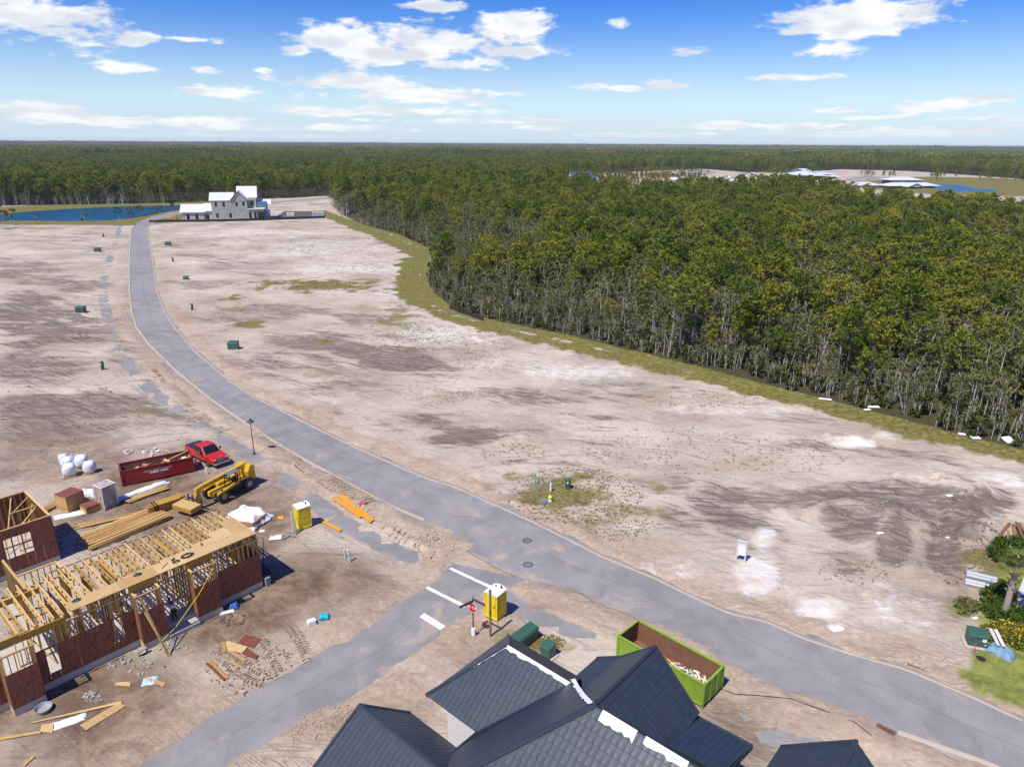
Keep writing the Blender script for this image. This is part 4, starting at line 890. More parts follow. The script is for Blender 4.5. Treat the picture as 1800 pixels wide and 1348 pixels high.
roof('roof_slope', [APX, (-20.2,13.6,4.6), (-2,13.6,4.6), (-2,20.54,10.42)], (1,0,0))
roof('roof_slope', [APX, (-2,20.54,10.42), (-2,25.9,4.75), (-17.2,25.9,4.75), (-16.75,23.5,7.2)], (1,0,0), tiles=False)
roof('roof_slope', [(-15.4,23.6,6.95), (-15.4,29.5,6.95), (-17.3,29.3,5.32), (-18.95,29.1,4.35), (-18.6,26.6,4.35), (-17.3,25.4,5.32)], (0,1,0)) if False else None
roof('roof_slope', [(-15.4,23.4,6.95), (-15.4,29.5,6.95), (-17.5,29.4,5.15), (-17.5,25.6,5.15)], (0,1,0)); roof('roof_slope', [(-17.5,25.6,5.15), (-17.5,29.4,5.15), (-19.0,29.25,4.35), (-19.0,26.9,4.35)], (0,1,0))
roof('roof_slope', [(-15.4,23.4,6.95), (-15.4,29.5,6.95), (-12.4,29.2,4.45), (-12.4,25.9,4.45)], (0,1,0))
roof('roof_slope', [(-12.4,25.7,5.05), (-9.6,25.9,5.0), (-9.5,29.4,4.12), (-12.5,29.25,4.16)], (1,0,0))
FZ = 6.0
roof('roof_slope', [(-24.85,16.65,FZ), (-18.6,16.65,FZ), (-20.3,19.25,4.12), (-24.1,19.25,4.12)], (1,0,0)); roof('roof_slope', [(-24.85,16.65,FZ), (-25.2,11.5,2.3), (-18.6,11.5,2.3), (-18.6,16.65,FZ)], (1,0,0))
roof('roof_slope', [(-5.25,25.0,6.15), (-5.25,30.9,6.15), (-8.5,30.7,3.75), (-8.5,26.6,3.75)], (0,1,0)); roof('roof_slope', [(-5.25,25.0,6.15), (-5.25,30.9,6.15), (-2.6,30.7,3.75), (-2.6,26.6,3.75)], (0,1,0))
# the 300 tiles that show largest are single pieces, the others stay joined slope by slope
def vis(it):
    c = it[0]+it[1] @ Vector((TW/2, TE/2, 0)); x, y, z = to_px(c); cv = (Vector((0, 0, CAMH))-(E1*c.x+E2*c.y+Vector((0, 0, c.z)))).normalized(); nn = it[1] @ Vector((0, 0, 1)); nw = E1*nn.x+E2*nn.y+Vector((0, 0, nn.z))
    return -max(0, nw.dot(cv))/(z*z)+(10 if not (0 < x < 1800 and 0 < y < 1340) else 0)
SINGLE.sort(key=vis)
for k, (pos, R, slope, fld) in enumerate(SINGLE):
    if k < 300:
        o = link('roof_tile', tile_mesh, slope); o.matrix_local = Matrix.Translation(pos) @ R.to_4x4()
    else: fld.add([pos+R @ Vector(v) for v in _tm.v], _tm.f)
for slope, fld in FIELDS:
    if fld.v: o = fld.build('tile_field', TILE, slope); o['kind'] = 'stuff'
    if '_f' in slope: del slope['_f']
# ridge and hip caps
def cap(a, b, w=.17): mb = MB(); a, b = Vector(a), Vector(b); mb.tube([a+Vector((0,0,.02)), b+Vector((0,0,.02))], w*.6, 6); return mb.build('ridge_cap', TILE, dark)
cap(A0, A3); cap(A0, (-24.05,27.05,4.59)); cap(APX, (-20.2,13.6,4.6), .24); cap((-15.4,23.9,6.95), (-15.4,29.5,6.95)); cap((-24.85,16.65,FZ), (-18.9,16.65,FZ), .2); cap((-24.85,16.65,FZ), (-24.1,19.25,4.12), .14); cap((-24.85,16.65,FZ), (-25.2,11.5,2.3), .16); cap((-5.25,25.6,6.15), (-5.25,30.9,6.15), .2); cap((-5.25,30.9,6.15), (-8.5,30.7,3.75), .14); cap((-15.4,29.5,6.95), (-12.4,29.2,4.45), .12)
cap(A2, (-20.2,13.6,4.6), .12); cap((-17.5,29.4,5.15), (-15.4,29.5,6.95), .12); cap((-17.5,29.4,5.15), (-19.0,29.25,4.35), .12); cap((-12.5,29.25,4.16), (-9.5,29.4,4.12), .12)
def flashing(a, b):
    mb = MB(); mb.bar(Vector(a)+Vector((0,0,.05)), Vector(b)+Vector((0,0,.05)), .12, .02); return mb.build('valley_flashing', FASCIA, dark)
flashing(A1, A2)
# torn white membrane left along the ridges
def membrane(pts, w0, down):
    """ragged ribbon folded over a ridge"""
    P_ = [Vector(p) for p in pts]; mb = MB(); n = 0; rows = []
    for a, b in zip(P_[:-1], P_[1:]):
        m = max(2, int((b-a).length/.18))
        for i in range(m): rows.append(a+(b-a)*(i/m))
    rows.append(P_[-1]); V = []
    for i, p in enumerate(rows):
        w = w0*(0.75+0.6*random.random()); d = Vector(down); V += [p+Vector((0,0,.075)), p+d*w+Vector((0,0,.072+d.z*0)), p-Vector((d.x, d.y, 0))*.05+Vector((0,0,.02))]
    fs = []
    for i in range(len(rows)-1): fs += [(3*i, 3*i+1, 3*i+4, 3*i+3), (3*i, 3*i+3, 3*i+5, 3*i+2)]
    mb.add(V, fs); return mb.build('ridge_membrane', UNDER, dark)
s40 = Vector((0, -.766, -.643))
membrane([A0, A1], .2, s40); membrane([A0, tuple(Vector(A0)+(Vector(A3)-Vector(A0))*.42)], .16, (.5,-.4,-.1)); membrane([(-16.75,23.9,7.6), (-15.7,22.8,8.45), (-14.6,21.7,9.4), (-13.5,20.7,10.3)], .34, (-.766,0,-.643)); membrane([(-12.9,20.54,10.42), (-11.2,20.54,10.42)], .42, s40); membrane([(-10.8,20.54,10.42), (-8.9,20.54,10.42)], .3, s40); membrane([(-8.4,20.54,10.42), (-7.8,20.54,10.42)], .2, s40)
# walls
def wall(x0, x1, y0, y1, z0, z1, m=WHITEBRICK): rough_box('wall', dark, x0, x1, y0, y1, z0, z1, m)
wall(-22.45, -13.5, 20.42, 26.5, 0, 4.5); wall(-19.7, -2.4, 14.2, 20.7, 0, 4.5); wall(-13.4, -2.4, 20.76, 26.6, 0, 4.45); wall(-18.4, -12.9, 26.62, 28.8, 0, 4.05); wall(-12.85, -9.8, 26.62, 28.9, 0, 3.9, FASCIA); wall(-24.3, -18.8, 12.4, 18.7, 0, 2.6); wall(-8.0, -3.0, 26.62, 30.3, 0, 3.5)
g_ = MB(); g_.prism([(-18.8,29.0,4.1),(-12.6,29.0,4.1),(-15.4,29.0,6.7)], (0,.1,0)); g_.build('gable', WHITEBRICK, dark)
g_ = MB(); g_.prism([(-8.2,30.4,3.55),(-2.9,30.4,3.55),(-5.25,30.4,5.9)], (0,.1,0)); g_.build('gable', WHITEBRICK, dark)
g_ = MB(); g_.prism([(-24.35,12.4,2.6),(-24.35,18.7,4.2),(-24.35,16.6,5.75)], (.1,0,0)); g_.build('gable', WHITEBRICK, dark)
for a, b in (((-12.5,29.27,4.05),(-9.5,29.42,4.02)),((-9.48,25.9,4.9),(-9.48,29.4,4.02)),((-24.1,19.28,4.03),(-20.3,19.28,4.03)),((-8.52,26.6,3.66),(-8.52,30.7,3.66)),((-20.22,13.6,4.5),(-20.22,20.35,4.5))):
    mb = MB(); mb.bar(a, b, .04, .22); mb.build('fascia', FASCIA, dark)
# ---------------------------------------------------------------- things on the building site
def head(p, q):
    d = G(*q)-G(*p); return math.atan2(d[1], d[0])
def glen(p, q): return float(np.linalg.norm(G(*q)-G(*p)))
YEL = simple('machine yellow', (0.62, 0.36, 0.012), 0.4, 0.1, 2.0, dirt=0.4, dirtcol=(0.3, 0.2, 0.1)); BLACK = simple('black rubber and steel', (0.018, 0.018, 0.02), 0.6, 0.2, 4.0, dirt=0.25, dirtcol=(0.14, 0.11, 0.09)); GLASS = simple('dark glass', (0.012, 0.016, 0.022), 0.06, 0.05)
RED = simple('red truck paint', (0.47, 0.02, 0.012), 0.3, 0.06, dirt=0.25, dirtcol=(0.35, 0.16, 0.11)); CHROME = simple('bright trim', (0.62, 0.63, 0.65), 0.22, 0.05, metal=0.9); LAMPW = simple('lamp glass', (0.78, 0.78, 0.74), 0.15, 0.05); RIM = simple('wheel rim', (0.30, 0.30, 0.31), 0.35, 0.1, metal=0.7)
DRED = simple('dark red skip paint', (0.235, 0.008, 0.012), 0.45, 0.16, 1.5, dirt=0.5, dirtcol=(0.10, 0.015, 0.012)); RUST = simple('rusty steel', (0.20, 0.095, 0.055), 0.85, 0.25, 1.6, dirt=0.6, dirtcol=(0.10, 0.05, 0.035)); LIME = simple('lime green skip paint', (0.215, 0.36, 0.03), 0.5, 0.12, 1.5, dirt=0.5, dirtcol=(0.18, 0.24, 0.05))
WHITEP = simple('white plastic', (0.78, 0.79, 0.80), 0.55, 0.08, 3.0, dirt=0.2, dirtcol=(0.5, 0.45, 0.4)); TARP = simple('white tarpaulin', (0.70, 0.74, 0.79), 0.5, 0.12, 1.2, bump=0.02); YTOI = simple('yellow moulded plastic', (0.74, 0.56, 0.012), 0.45, 0.06, 2.0); ORANGE = simple('orange board', (0.72, 0.30, 0.015), 0.6, 0.14, 1.5); PVC = simple('pale green pipe', (0.55, 0.68, 0.62), 0.5, 0.08)
GREENB = simple('utility green', (0.035, 0.105, 0.075), 0.5, 0.1, 2.0, dirt=0.3, dirtcol=(0.1, 0.13, 0.1)); GREYM = simple('galvanised grey', (0.38, 0.40, 0.41), 0.5, 0.12, 2.0, metal=0.3); BROWNP = simple('brown post paint', (0.075, 0.018, 0.012), 0.45, 0.08); POSTW = simple('weathered timber post', (0.25, 0.17, 0.075), 0.85, 0.2, 3.0); STOPR = simple('stop sign red', (0.55, 0.015, 0.02), 0.4, 0.05); CARD = simple('brown carton', (0.36, 0.20, 0.10), 0.8, 0.14, 2.0)
def wheel(par, loc, r, w, rim=0.55, name='wheel'):
    t = MB(); prof = [(-w/2, r*.72), (-w/2, r*.93), (-w*.36, r), (w*.36, r), (w/2, r*.93), (w/2, r*.72)]; n = 20; V = []; fs = []
    for y, q in prof:
        for j in range(n): a = 2*PI*j/n; V.append((q*math.cos(a), y, q*math.sin(a)))
    for k in range(len(prof)-1):
        for j in range(n): q = (j+1) % n; fs.append((k*n+j, (k+1)*n+j, (k+1)*n+q, k*n+q))
    fs += [tuple(range(n)), tuple(range((len(prof)-1)*n, len(prof)*n))[::-1]]
    t.add(V, fs); o = t.build(name, BLACK, par, loc, smooth=False)
    m = MB(); 
    for s in (-1, 1): m.tube([(0, s*w*.46, 0), (0, s*w*.515, 0)], [r*rim*1.05, r*rim*.9], 14)
    m.build('rim', RIM, o); return o
# red pickup
c0 = at(365, 808); tr = empty('pickup_truck', c0, head((346,796), (381,814)), 'red crew cab pickup truck parked by the dark red skip', 'pickup truck')
def section(mb, stations):
    """body lofted through cross sections (x, half width, z low, z high)"""
    V = []; fs = []; n = 4
    for x, w_, z0, z1 in stations: V += [(x,-w_,z0),(x,w_,z0),(x,w_*.97,z1),(x,-w_*.97,z1)]
    for k in range(len(stations)-1):
        for j in range(4): q = (j+1) % 4; fs.append((k*4+j, k*4+q, (k+1)*4+q, (k+1)*4+j))
    fs += [(3,2,1,0), tuple(range(len(V)-4, len(V)))]; mb.add(V, fs); return mb
b = section(MB(), [(-2.95,.93,.55,1.12),(-2.85,.98,.5,1.2),(-1.0,1.0,.48,1.2),(1.2,1.0,.48,1.22),(1.3,1.0,.48,1.22),(2.5,.98,.5,1.16),(2.85,.92,.5,1.05),(2.95,.86,.55,.95)]); b.build('body', RED, tr, bevel=.04)
b = MB(); V = [(-1.0,-.9,1.19),(-1.0,.9,1.19),(1.35,.92,1.19),(1.35,-.92,1.19),(-.9,-.72,1.86),(-.9,.72,1.86),(.55,.74,1.88),(.55,-.74,1.88)]; b.add(V, [(0,3,2,1),(4,5,6,7),(0,1,5,4),(1,2,6,5),(2,3,7,6),(3,0,4,7)]); b.build('cab', RED, tr, bevel=.05)
b = MB(); b.add([(1.33,-.80,1.24),(1.33,.80,1.24),(.62,.66,1.83),(.62,-.66,1.83)], [(0,1,2,3)]); o = b.build('windscreen', GLASS, tr); o.location = (.035, 0, .03)
for s in (-1, 1):
    for x0, x1, t0, t1 in ((-.12,1.05,-.08,.55),(-.92,-.2,-.86,-.16)):
        b = MB(); b.add([(x0,s*.925,1.26),(x1,s*.935,1.26),(t1,s*.775,1.78),(t0,s*.765,1.78)], [(0,1,2,3)] if s > 0 else [(3,2,1,0)]); b.build('side_window', GLASS, tr)
    b = MB(); b.box(.85,1.05,s*1.0-.0,s*1.24,1.28,1.48); b.build('mirror', BLACK, tr, bevel=.03); b = MB(); b.box(2.80,2.935,s*.62-.17,s*.62+.17,.80,1.02); b.build('headlight', LAMPW, tr, bevel=.02)
    for x in (-1.85, 1.85): wheel(tr, (x, s*.86, .40), .41, .30)
    b = MB(); b.box(-.5,.55,s*1.0-.02*s,s*1.015,1.02,1.06); b.build('door_handle', BLACK, tr)
b = MB(); b.box(-2.9,-1.05,-.86,.86,1.2,1.26); b.build('bed_cover', simple('bed cover', (0.02, 0.03, 0.035), 0.55, 0.1), tr, bevel=.02)
b = MB(); b.box(2.86,3.02,-.55,.55,.68,1.04)
b.build('grille', simple('grille', (0.03, 0.035, 0.05), 0.3, 0.1), tr)
for z in (.74,.86,.98): b = MB(); b.box(3.0,3.05,-.52,.52,z,z+.035); b.build('grille_bar', CHROME, tr)
b = MB(); b.box(2.9,3.12,-.92,.92,.42,.64); b.build('bumper', CHROME, tr, bevel=.05); b = MB(); b.box(-3.06,-2.92,-.9,.9,.45,.6); b.build('bumper', CHROME, tr, bevel=.03)
# skips
def skip(name, p_left, p_right, L, W_, Hh, paint, label, marks=False, flip=1):
    a, b_ = G(*p_left), G(*p_right); rz = math.atan2(b_[1]-a[1], b_[0]-a[0]); mid = (a+b_)/2; L = L or float(np.linalg.norm(b_-a))
    o = empty(name, (mid[0], mid[1], gz(mid[0], mid[1])), rz, label, 'skip'); th = .05; z0 = .18
    fl = MB(); fl.box(-L/2+.06, L/2-.06, .06, W_-.06, z0, z0+.06); fl.build('floor', RUST, o)
    for y0, y1 in ((0, th), (W_-th, W_)):
        w_ = MB(); w_.box(-L/2, L/2, y0, y1, z0, Hh); wo = w_.build('side_wall', paint, o)
        li = MB(); yi = y1+.002 if y0 == 0 else y0-.012; li.box(-L/2+.06, L/2-.06, yi, yi+.01, z0+.07, Hh-.03); li.build('lining', RUST, wo)
        rl = MB(); rl.box(-L/2-.03, L/2+.03, y0-.045, y1+.045, Hh, Hh+.1); rl.build('top_rail', paint, o)
        ys = y0-.02 if y0 == 0 else y1+.02
        sk = MB(); sk.box(-L/2, L/2, ys-.03, ys+.03, z0, z0+.14); sk.build('bottom_rail', paint, o)
    for x in (-L/2, L/2-th):
        w_ = MB(); w_.box(x, x+th, th, W_-th, z0, Hh); wo = w_.build('end_wall', paint, o)
        li = MB(); xi = x+th+.002 if x < 0 else x-.012; li.box(xi, xi+.01, th+.02, W_-th-.02, z0+.07, Hh-.03); li.build('lining', RUST, wo)
        rl = MB(); rl.box(x-.04, x+th+.04, th, W_-th, Hh+.002, Hh+.1); rl.build('top_rail', paint, o)
        for y in (-.05, W_-.06): ps = MB(); ps.box(x-.05, x+th+.05, y, y+.11, .06, Hh+.003); ps.build('corner_post', paint, o)
        for y in (W_*.33, W_*.66): ps = MB(); xo = x-.07 if x < 0 else x+th; ps.box(xo, xo+.07, y-.05, y+.05, z0, Hh); ps.build('rib', paint, o)
    for y in (.35, W_-.35):
        for x in (-L/2+.3, L/2-.3): w_ = MB(); w_.tube([(x, y-.1, .1), (x, y+.1, .1)], .1, 10); w_.build('roller', RUST, o)
    for y in (.5, W_-.5): s_ = MB(); s_.box(-L/2+.1, L/2-.1, y-.05, y+.05, .09, z0); s_.build('skid', paint, o)
    if marks:
        x = -1.25; k = 0
        for row, (z, h_, x0, x1) in enumerate(((Hh-.52,.13,-1.35,1.15),(Hh-.74,.16,-.95,.85))):
            x = x0
            while x < x1:
                ww = random.uniform(.07,.15)
                if k % 7 != 5: m = MB(); m.box(x, x+ww, -.008, -.003, z, z+h_); m.build('lettering', WHITEP if row else simple('faded lettering', (0.4, 0.33, 0.36), 0.6), o)
                x += ww+.03; k += 1
    return o, L
sk1, L1 = skip('red_skip', (219,857), (341,831), 6.7, 2.2, 1.62, DRED, 'dark red open skip with faded white lettering beside the pickup', True)
sk2, L2 = skip('green_skip', (1088,1160), (1229,1244), 6.5, 2.35, 1.75, LIME, 'lime green open skip with rusty inside behind the tiled roofs')
def scrap(name, label, par, pts, m, th=.03, cat='board', group=None):
    mb = MB(); mb.prism(pts, (0, 0, th)); o = mb.build(name, m); o.matrix_world = par.matrix_basis @ o.matrix_basis if par else o.matrix_basis; return tag(o, label, cat, group)
def heap(name, n, box, mats, par, label, size=(.5,.12,.03), seed=0):
    """loose pieces lying where they fell, one mass"""
    r = np.random.default_rng(seed); mb = MB(); x0, x1, y0, y1, z0, z1 = box
    for i in range(n):
        p = Vector((r.uniform(x0, x1), r.uniform(y0, y1), r.uniform(z0, z1))); M = Matrix.Translation(p) @ Matrix.Rotation(r.uniform(0, 6.28), 4, 'Z') @ Matrix.Rotation(r.normal()*.35, 4, 'X') @ Matrix.Rotation(r.normal()*.3, 4, 'Y'); s = r.uniform(.4, 1.3, 3)
        mb.box(-size[0]*s[0]/2, size[0]*s[0]/2, -size[1]*s[1]/2, size[1]*s[1]/2, -size[2]/2, size[2]/2, M)
    me = mb.mesh(name, mats[0])
    for m in mats[1:]: me.materials.append(m)
    mi = np.repeat(r.integers(0, len(mats), n), 6).astype(np.int32); me.polygons.foreach_set('material_index', mi); me.update()
    o = link(name, me); o.matrix_world = Matrix.Translation(par.location) @ Matrix.Rotation(par.rotation_euler.z, 4, 'Z'); return tag(o, label, kind='stuff')
PALEW = simple('pale scrap', (0.62, 0.58, 0.52), 0.8, 0.2)
heap('rubbish', 70, (-.2, 3.05, .5, 2.0, .3, .75), [PALEW, LUMBER, WHITEP], sk2, 'pale offcuts and rubbish inside the green skip', (.55,.12,.03), 3); heap('dirt_rubbish', 50, (-3.0, 3.0, .3, 2.1, .26, .42), [CARD, RUST, PALEW], sk2, 'brown rubbish on the floor of the green skip', (.7,.4,.03), 4)
heap('rubbish', 60, (-2.2, 2.9, .3, 1.9, .3, 1.25), [CARD, LUMBER, RUST], sk1, 'cartons and offcuts inside the dark red skip', (.8,.4,.03), 5)
def place(o, par, loc, rot=(0,0,0)):
    o.matrix_world = Matrix.Translation(par.location) @ Matrix.Rotation(par.rotation_euler.z, 4, 'Z') @ Matrix.Translation(loc) @ Matrix.Rotation(rot[2], 4, 'Z') @ Matrix.Rotation(rot[1], 4, 'Y') @ Matrix.Rotation(rot[0], 4, 'X'); return o
b = MB(); b.bar((-.4,.7,1.2),(3.2,1.9,1.78),.12,.04); tag(place(b.build('plank', LUMBER), sk1, (0,0,0)), 'long pale plank sticking up across the dark red skip', 'plank')
b = MB(); b.prism([(-1.9,.5,0),(-1.0,.45,0),(-.5,.9,0),(-.9,1.0,0),(-1.3,.7,0)], (0,0,.03)); tag(place(b.build('white_sheet', WHITEP), sk1, (0,0,1.3)), 'torn white sheet lying in the dark red skip', 'sheet')
b = MB(); b.box(-.25,.25,-.2,.2,0,.5); tag(place(b.build('white_bag', WHITEP, bevel=.08), sk1, (2.6,.5,1.2)), 'small white bag at the right end of the dark red skip', 'bag')
b = MB(); b.lathe([(.02,.55),(.2,.05),(.28,.05),(.28,0)][::-1], 10); tag(place(b.build('orange_cone', ORANGE), sk1, (3.0,.7,1.3), (0,.4,0)), 'orange piece leaning in the right corner of the dark red skip', 'cone')
# telehandler
c1 = at(404, 868); th = empty('telehandler', c1, head((430,858), (383,882)), 'yellow telehandler with lowered boom carrying a stack of boards', 'telehandler')
for x in (-1.55, 1.55):
    for s in (-1, 1): wheel(th, (x, s*.98, .64), .65, .46, .5)
b = MB(); b.box(-2.3,2.2,-.42,.42,.55,1.05); b.build('chassis', YEL, th, bevel=.05)
b = MB(); b.box(-1.4,1.0,-1.1,-.3,.75,1.45); b.build('engine_cover', YEL, th, bevel=.1)
b = MB(); b.prism([(1.1,-1.15,1.25),(2.25,-1.15,1.1),(2.25,-1.15,1.22),(1.1,-1.15,1.37)], (0,.5,0)); b.build('fender', YEL, th); b = MB(); b.prism([(-.3,.98,1.3),(2.2,.98,1.0),(2.2,.98,1.2),(-.3,.98,1.5)], (0,.24,0)); b.build('fender', YEL, th)
b = MB(); b.prism([(-2.75,-.85,.75),(-1.9,-.85,.75),(-1.75,-.85,1.7),(-2.1,-.85,2.35),(-2.6,-.85,2.3)], (0,1.7,0)); b.build('counterweight', YEL, th, bevel=.06)
b = MB(); b.box(-.7,.75,.35,1.1,.8,1.25); b.build('cab_floor', BLACK, th, bevel=.04); b = MB(); b.box(-.45,.1,.5,1.0,1.25,1.8); b.build('seat', BLACK, th, bevel=.08)
for x in (-.65,.75):
    for y in (1.08,.4): b = MB(); b.bar((x,y,1.2),(x*.85,y,2.45),.06); b.build('cab_post', BLACK, th)
b = MB(); b.box(-.62,.68,.36,1.1,2.45,2.52); b.build('cab_roof', simple('cab roof', (0.12, 0.17, 0.19), 0.4, 0.1), th, bevel=.02)
for y in (1.08,.4): b = MB(); b.bar((-.6,y,1.75),(.7,y,2.0),.05); b.build('cab_rail', BLACK, th)
b = MB(); b.bar((-2.3,0,2.25),(3.1,0,2.0),.36,.44); b.build('boom', YEL, th, bevel=.03); b = MB(); b.bar((1.0,0,2.13),(3.4,0,1.98),.27,.33); b.build('inner_boom', YEL, th, bevel=.02)
b = MB(); b.prism([(3.2,-.16,2.2),(3.75,-.16,2.1),(3.85,-.16,.55),(3.4,-.16,.5),(3.3,-.16,1.6)], (0,.32,0)); b.build('boom_head', YEL, th, bevel=.03)
b = MB(); b.tube([(-.9,.0,1.2),(.6,.0,1.95)], .08, 8); b.build('lift_ram', CHROME, th)
for z in (.45,1.05): b = MB(); b.box(3.85,3.95,-1.0,1.0,z,z+.12); b.build('carriage_bar', BLACK, th)
for y in (-.9,-.3,.3,.9): b = MB(); b.box(3.86,3.94,y-.04,y+.04,.45,1.5); b.build('carriage_post', BLACK, th)
for y in (-.45,.45): b = MB(); b.box(3.95,5.25,y-.07,y+.07,.45,.5); b.build('fork', BLACK, th)
b = MB(); b.box(.9,2.6,-.19,-.185,1.95,2.15); b.build('boom_decal', BLACK, th)
def stack_boards(name, label, n, L, W_, t, m_top, m_side, loc, rz, cat='board stack', group=None, jit=.015, gap=.0):
    """pile of sheets, each sheet its own piece"""
    o = empty(name, loc, rz, label, cat, group)
    for i in range(n):
        b = ubox(L, W_, t-.003, m_top if i == n-1 else m_side, 'sheet'); link('sheet', b, o, (random.uniform(-jit, jit), random.uniform(-jit, jit), i*t+gap), random.uniform(-jit, jit)*.3)
    return o
thm = Matrix.Translation(th.location) @ Matrix.Rotation(th.rotation_euler.z, 4, 'Z'); lp = thm @ Vector((4.75, -.1, .505))
stack_boards('board_stack', 'stack of yellow boards lifted on the telehandler forks', 9, 1.22, 2.4, .052, LUMBER, BEAMW, lp, th.rotation_euler.z+.05)
# boards, bundles, timber
def timber_pile(name, label, p, q, W_, n, rows, sec=(.14,.045), m=LUMBER, L=None, spread=.03, cat='timber pile', fan=0.0):
    a, b_ = G(*p), G(*q); rz = math.atan2(b_[1]-a[1], b_[0]-a[0]); mid = (a+b_)/2; L = L or float(np.linalg.norm(b_-a)); o = empty(name, (mid[0], mid[1], gz(mid[0], mid[1])+.02), rz, label, cat)
    for r_ in range(rows):
        for i in range(n-(r_ % 2)*(1 if n > 6 else 0)):
            l = L*random.uniform(.8, 1.0); b = MB(); me = ubox(round(l*4)/4, sec[0], sec[1], m, 'plank')
            link('plank', me, o, (random.uniform(-.5, .5)*(L-l), (i-(n-1)/2)*W_/n+random.uniform(-spread, spread), .06+r_*(sec[1]+.004)), random.gauss(0, .012+fan))
    for x in (-.35, .3): b = MB(); b.box(x*L-.05, x*L+.05, -W_/2-.05, W_/2+.05, 0, .055); b.build('bearer', m, o)
    return o
timber_pile('timber_pile', 'wide pile of long yellow planks behind the framed house', (166,955), (272,912), 3.0, 13, 7, (.19,.05), L=7.2, spread=.05)
timber_pile('timber_pile', 'small pile of planks on the near edge of the wide timber pile', (150,926), (250,905), .6, 4, 3, (.14,.05), L=6.6, fan=.02)
timber_pile('timber_pile', 'narrow pile of planks lying beside the white plastic sheet', (226,884), (292,862), .9, 6, 3, (.14,.05), L=4.2, fan=.03)
timber_pile('timber_pile', 'low stack of planks beside the left board stack', (80,900), (108,888), 1.0, 5, 4, (.14,.05), L=3.0, fan=.05)
bb = timber_pile('beam_bundle', 'strapped bundle of yellow laminated beams near the telehandler', (268,905), (318,888), 1.0, 4, 3, (.24,.26), BEAMW, L=3.6, spread=.0, cat='beam bundle')
for x in (-.9, -1.15): b = MB(); b.box(x-.06, x+.06, -.56, .56, .05, .9); b.build('strap', BLACK, bb)
RZH = HX-PI/2
s1 = stack_boards('board_stack', 'tall stack of boards with red brown top near the bulk bags', 30, 1.75, 1.7, .052, SHEATH, LUMBER, at(126, 892), head((122,897), (146,886)), jit=.01); s2 = stack_boards('board_stack', 'low stack of boards with red brown top beside the wrapped crate', 13, 1.7, 1.25, .052, SHEATH, LUMBER, at(164, 895), head((154,898), (178,889)), jit=.01)
def film_f(t, b, o):
    t.t.nodes.remove(b); c = t.n('ShaderNodeTexCoord').outputs['Object']; n = t.noise(c, 5.0, 4.0, 0.6, 1.0).outputs[0]
    g = t.n('ShaderNodeBsdfPrincipled', {'Base Color': (0.75, 0.76, 0.80), 'Roughness': 0.25}); tr_ = t.n('ShaderNodeBsdfTransparent', {0: (0.95, 0.95, 0.97)})
    t.t.links.new(t.n('ShaderNodeMixShader', {0: t.ramp(n, 0.4, 0.7, 0.12, 0.75), 1: tr_, 2: g}).outputs[0], o.inputs[0])
FILM = mat('clear stretch film', film_f)
def crate(label, loc, rz, L, W_, Hh):
    o = empty('wrapped_crate', loc, rz, label, 'wrapped crate'); z = .1
    pal = MB()
    for y in (-.5,0,.5): pal.box(-L/2, L/2, y*W_*.9-.05, y*W_*.9+.05, 0, .08)
    for i in range(6): pal.box(-L/2+i*L/5.6, -L/2+i*L/5.6+.1, -W_/2, W_/2, .082, .1)
    pal.build('pallet', LUMBER, o)
    for k in range(3):
        for i in range(2): b = MB(); h_ = (Hh-.12)/3; b.box(-L/2+.03+i*L*.48, -L/2+.01+(i+1)*L*.48, -W_/2+.04, W_/2-.04, z+k*h_+.01, z+(k+1)*h_-.01); b.build('carton', CARD, o)
    f = MB(); f.box(-L/2-.02, L/2+.02, -W_/2-.02, W_/2+.02, .06, Hh+.02); f.build('film', FILM, o); 
    for x in (-1, 1):
        for y in (-1, 1): f = MB(); f.bar((x*(L/2+.02), y*(W_/2+.02), .1), (x*(L/2+.02), y*(W_/2+.02), Hh+.02), .07); f.build('film_fold', WHITEP, o)
    for a, b_ in (((-1,-1),(1,-1)),((-1,1),(1,1)),((-1,-1),(-1,1)),((1,-1),(1,1))): f = MB(); f.bar((a[0]*(L/2+.02), a[1]*(W_/2+.02), Hh+.03), (b_[0]*(L/2+.02), b_[1]*(W_/2+.02), Hh+.03), .06); f.build('film_fold', WHITEP, o)
    return o
crate('tall crate of cartons wrapped in clear film', at(190, 890), head((185,893), (206,884)), 1.3, 1.3, 2.25)
def cloth(name, label, loc, rz, L, W_, Hh, m, seed, cat='sheet', nx=26, ny=20, fold=.12, edge=0.12, under=None):
    """sheet thrown over things: a crumpled, closed skin"""
    r = np.random.default_rng(seed); xs_ = np.linspace(-1, 1, nx); ys_ = np.linspace(-1, 1, ny); X_, Y_ = np.meshgrid(xs_, ys_); ox, oy = r.uniform(0, 99, 2)
    e = 1-np.maximum(np.abs(X_), np.abs(Y_)); prof = sstep(e, 0.0, 0.32); nz = fbm(X_*2.2+ox, Y_*2.2+oy, 4)-.5; rg = np.abs(fbm(X_*3.1+oy, Y_*3.1+ox, 3)-.5)
    z = Hh*prof*(0.8+0.7*nz)+fold*(1-4*rg)*prof+fold*.25*np.abs(nz)+.02; px_ = X_*L/2*(1+.16*(fbm(Y_*2+ox, X_*1.+3, 2)-.5)*2); py_ = Y_*W_/2*(1+.2*(fbm(X_*2+oy, Y_*1.+8, 2)-.5)*2)
    z = np.where(Hh < .2, z*.45, z); V = np.c_[px_.ravel(), py_.ravel(), z.ravel()]; i = (np.arange(ny-1)[:, None]*nx+np.arange(nx-1)[None, :]).ravel(); o = link(name, mesh_np(name, V, np.c_[i, i+1, i+nx+1, i+nx], m, True), None, loc, rz)
    sm = o.modifiers.new('thickness', 'SOLIDIFY'); sm.thickness = .012; return tag(o, label, cat)
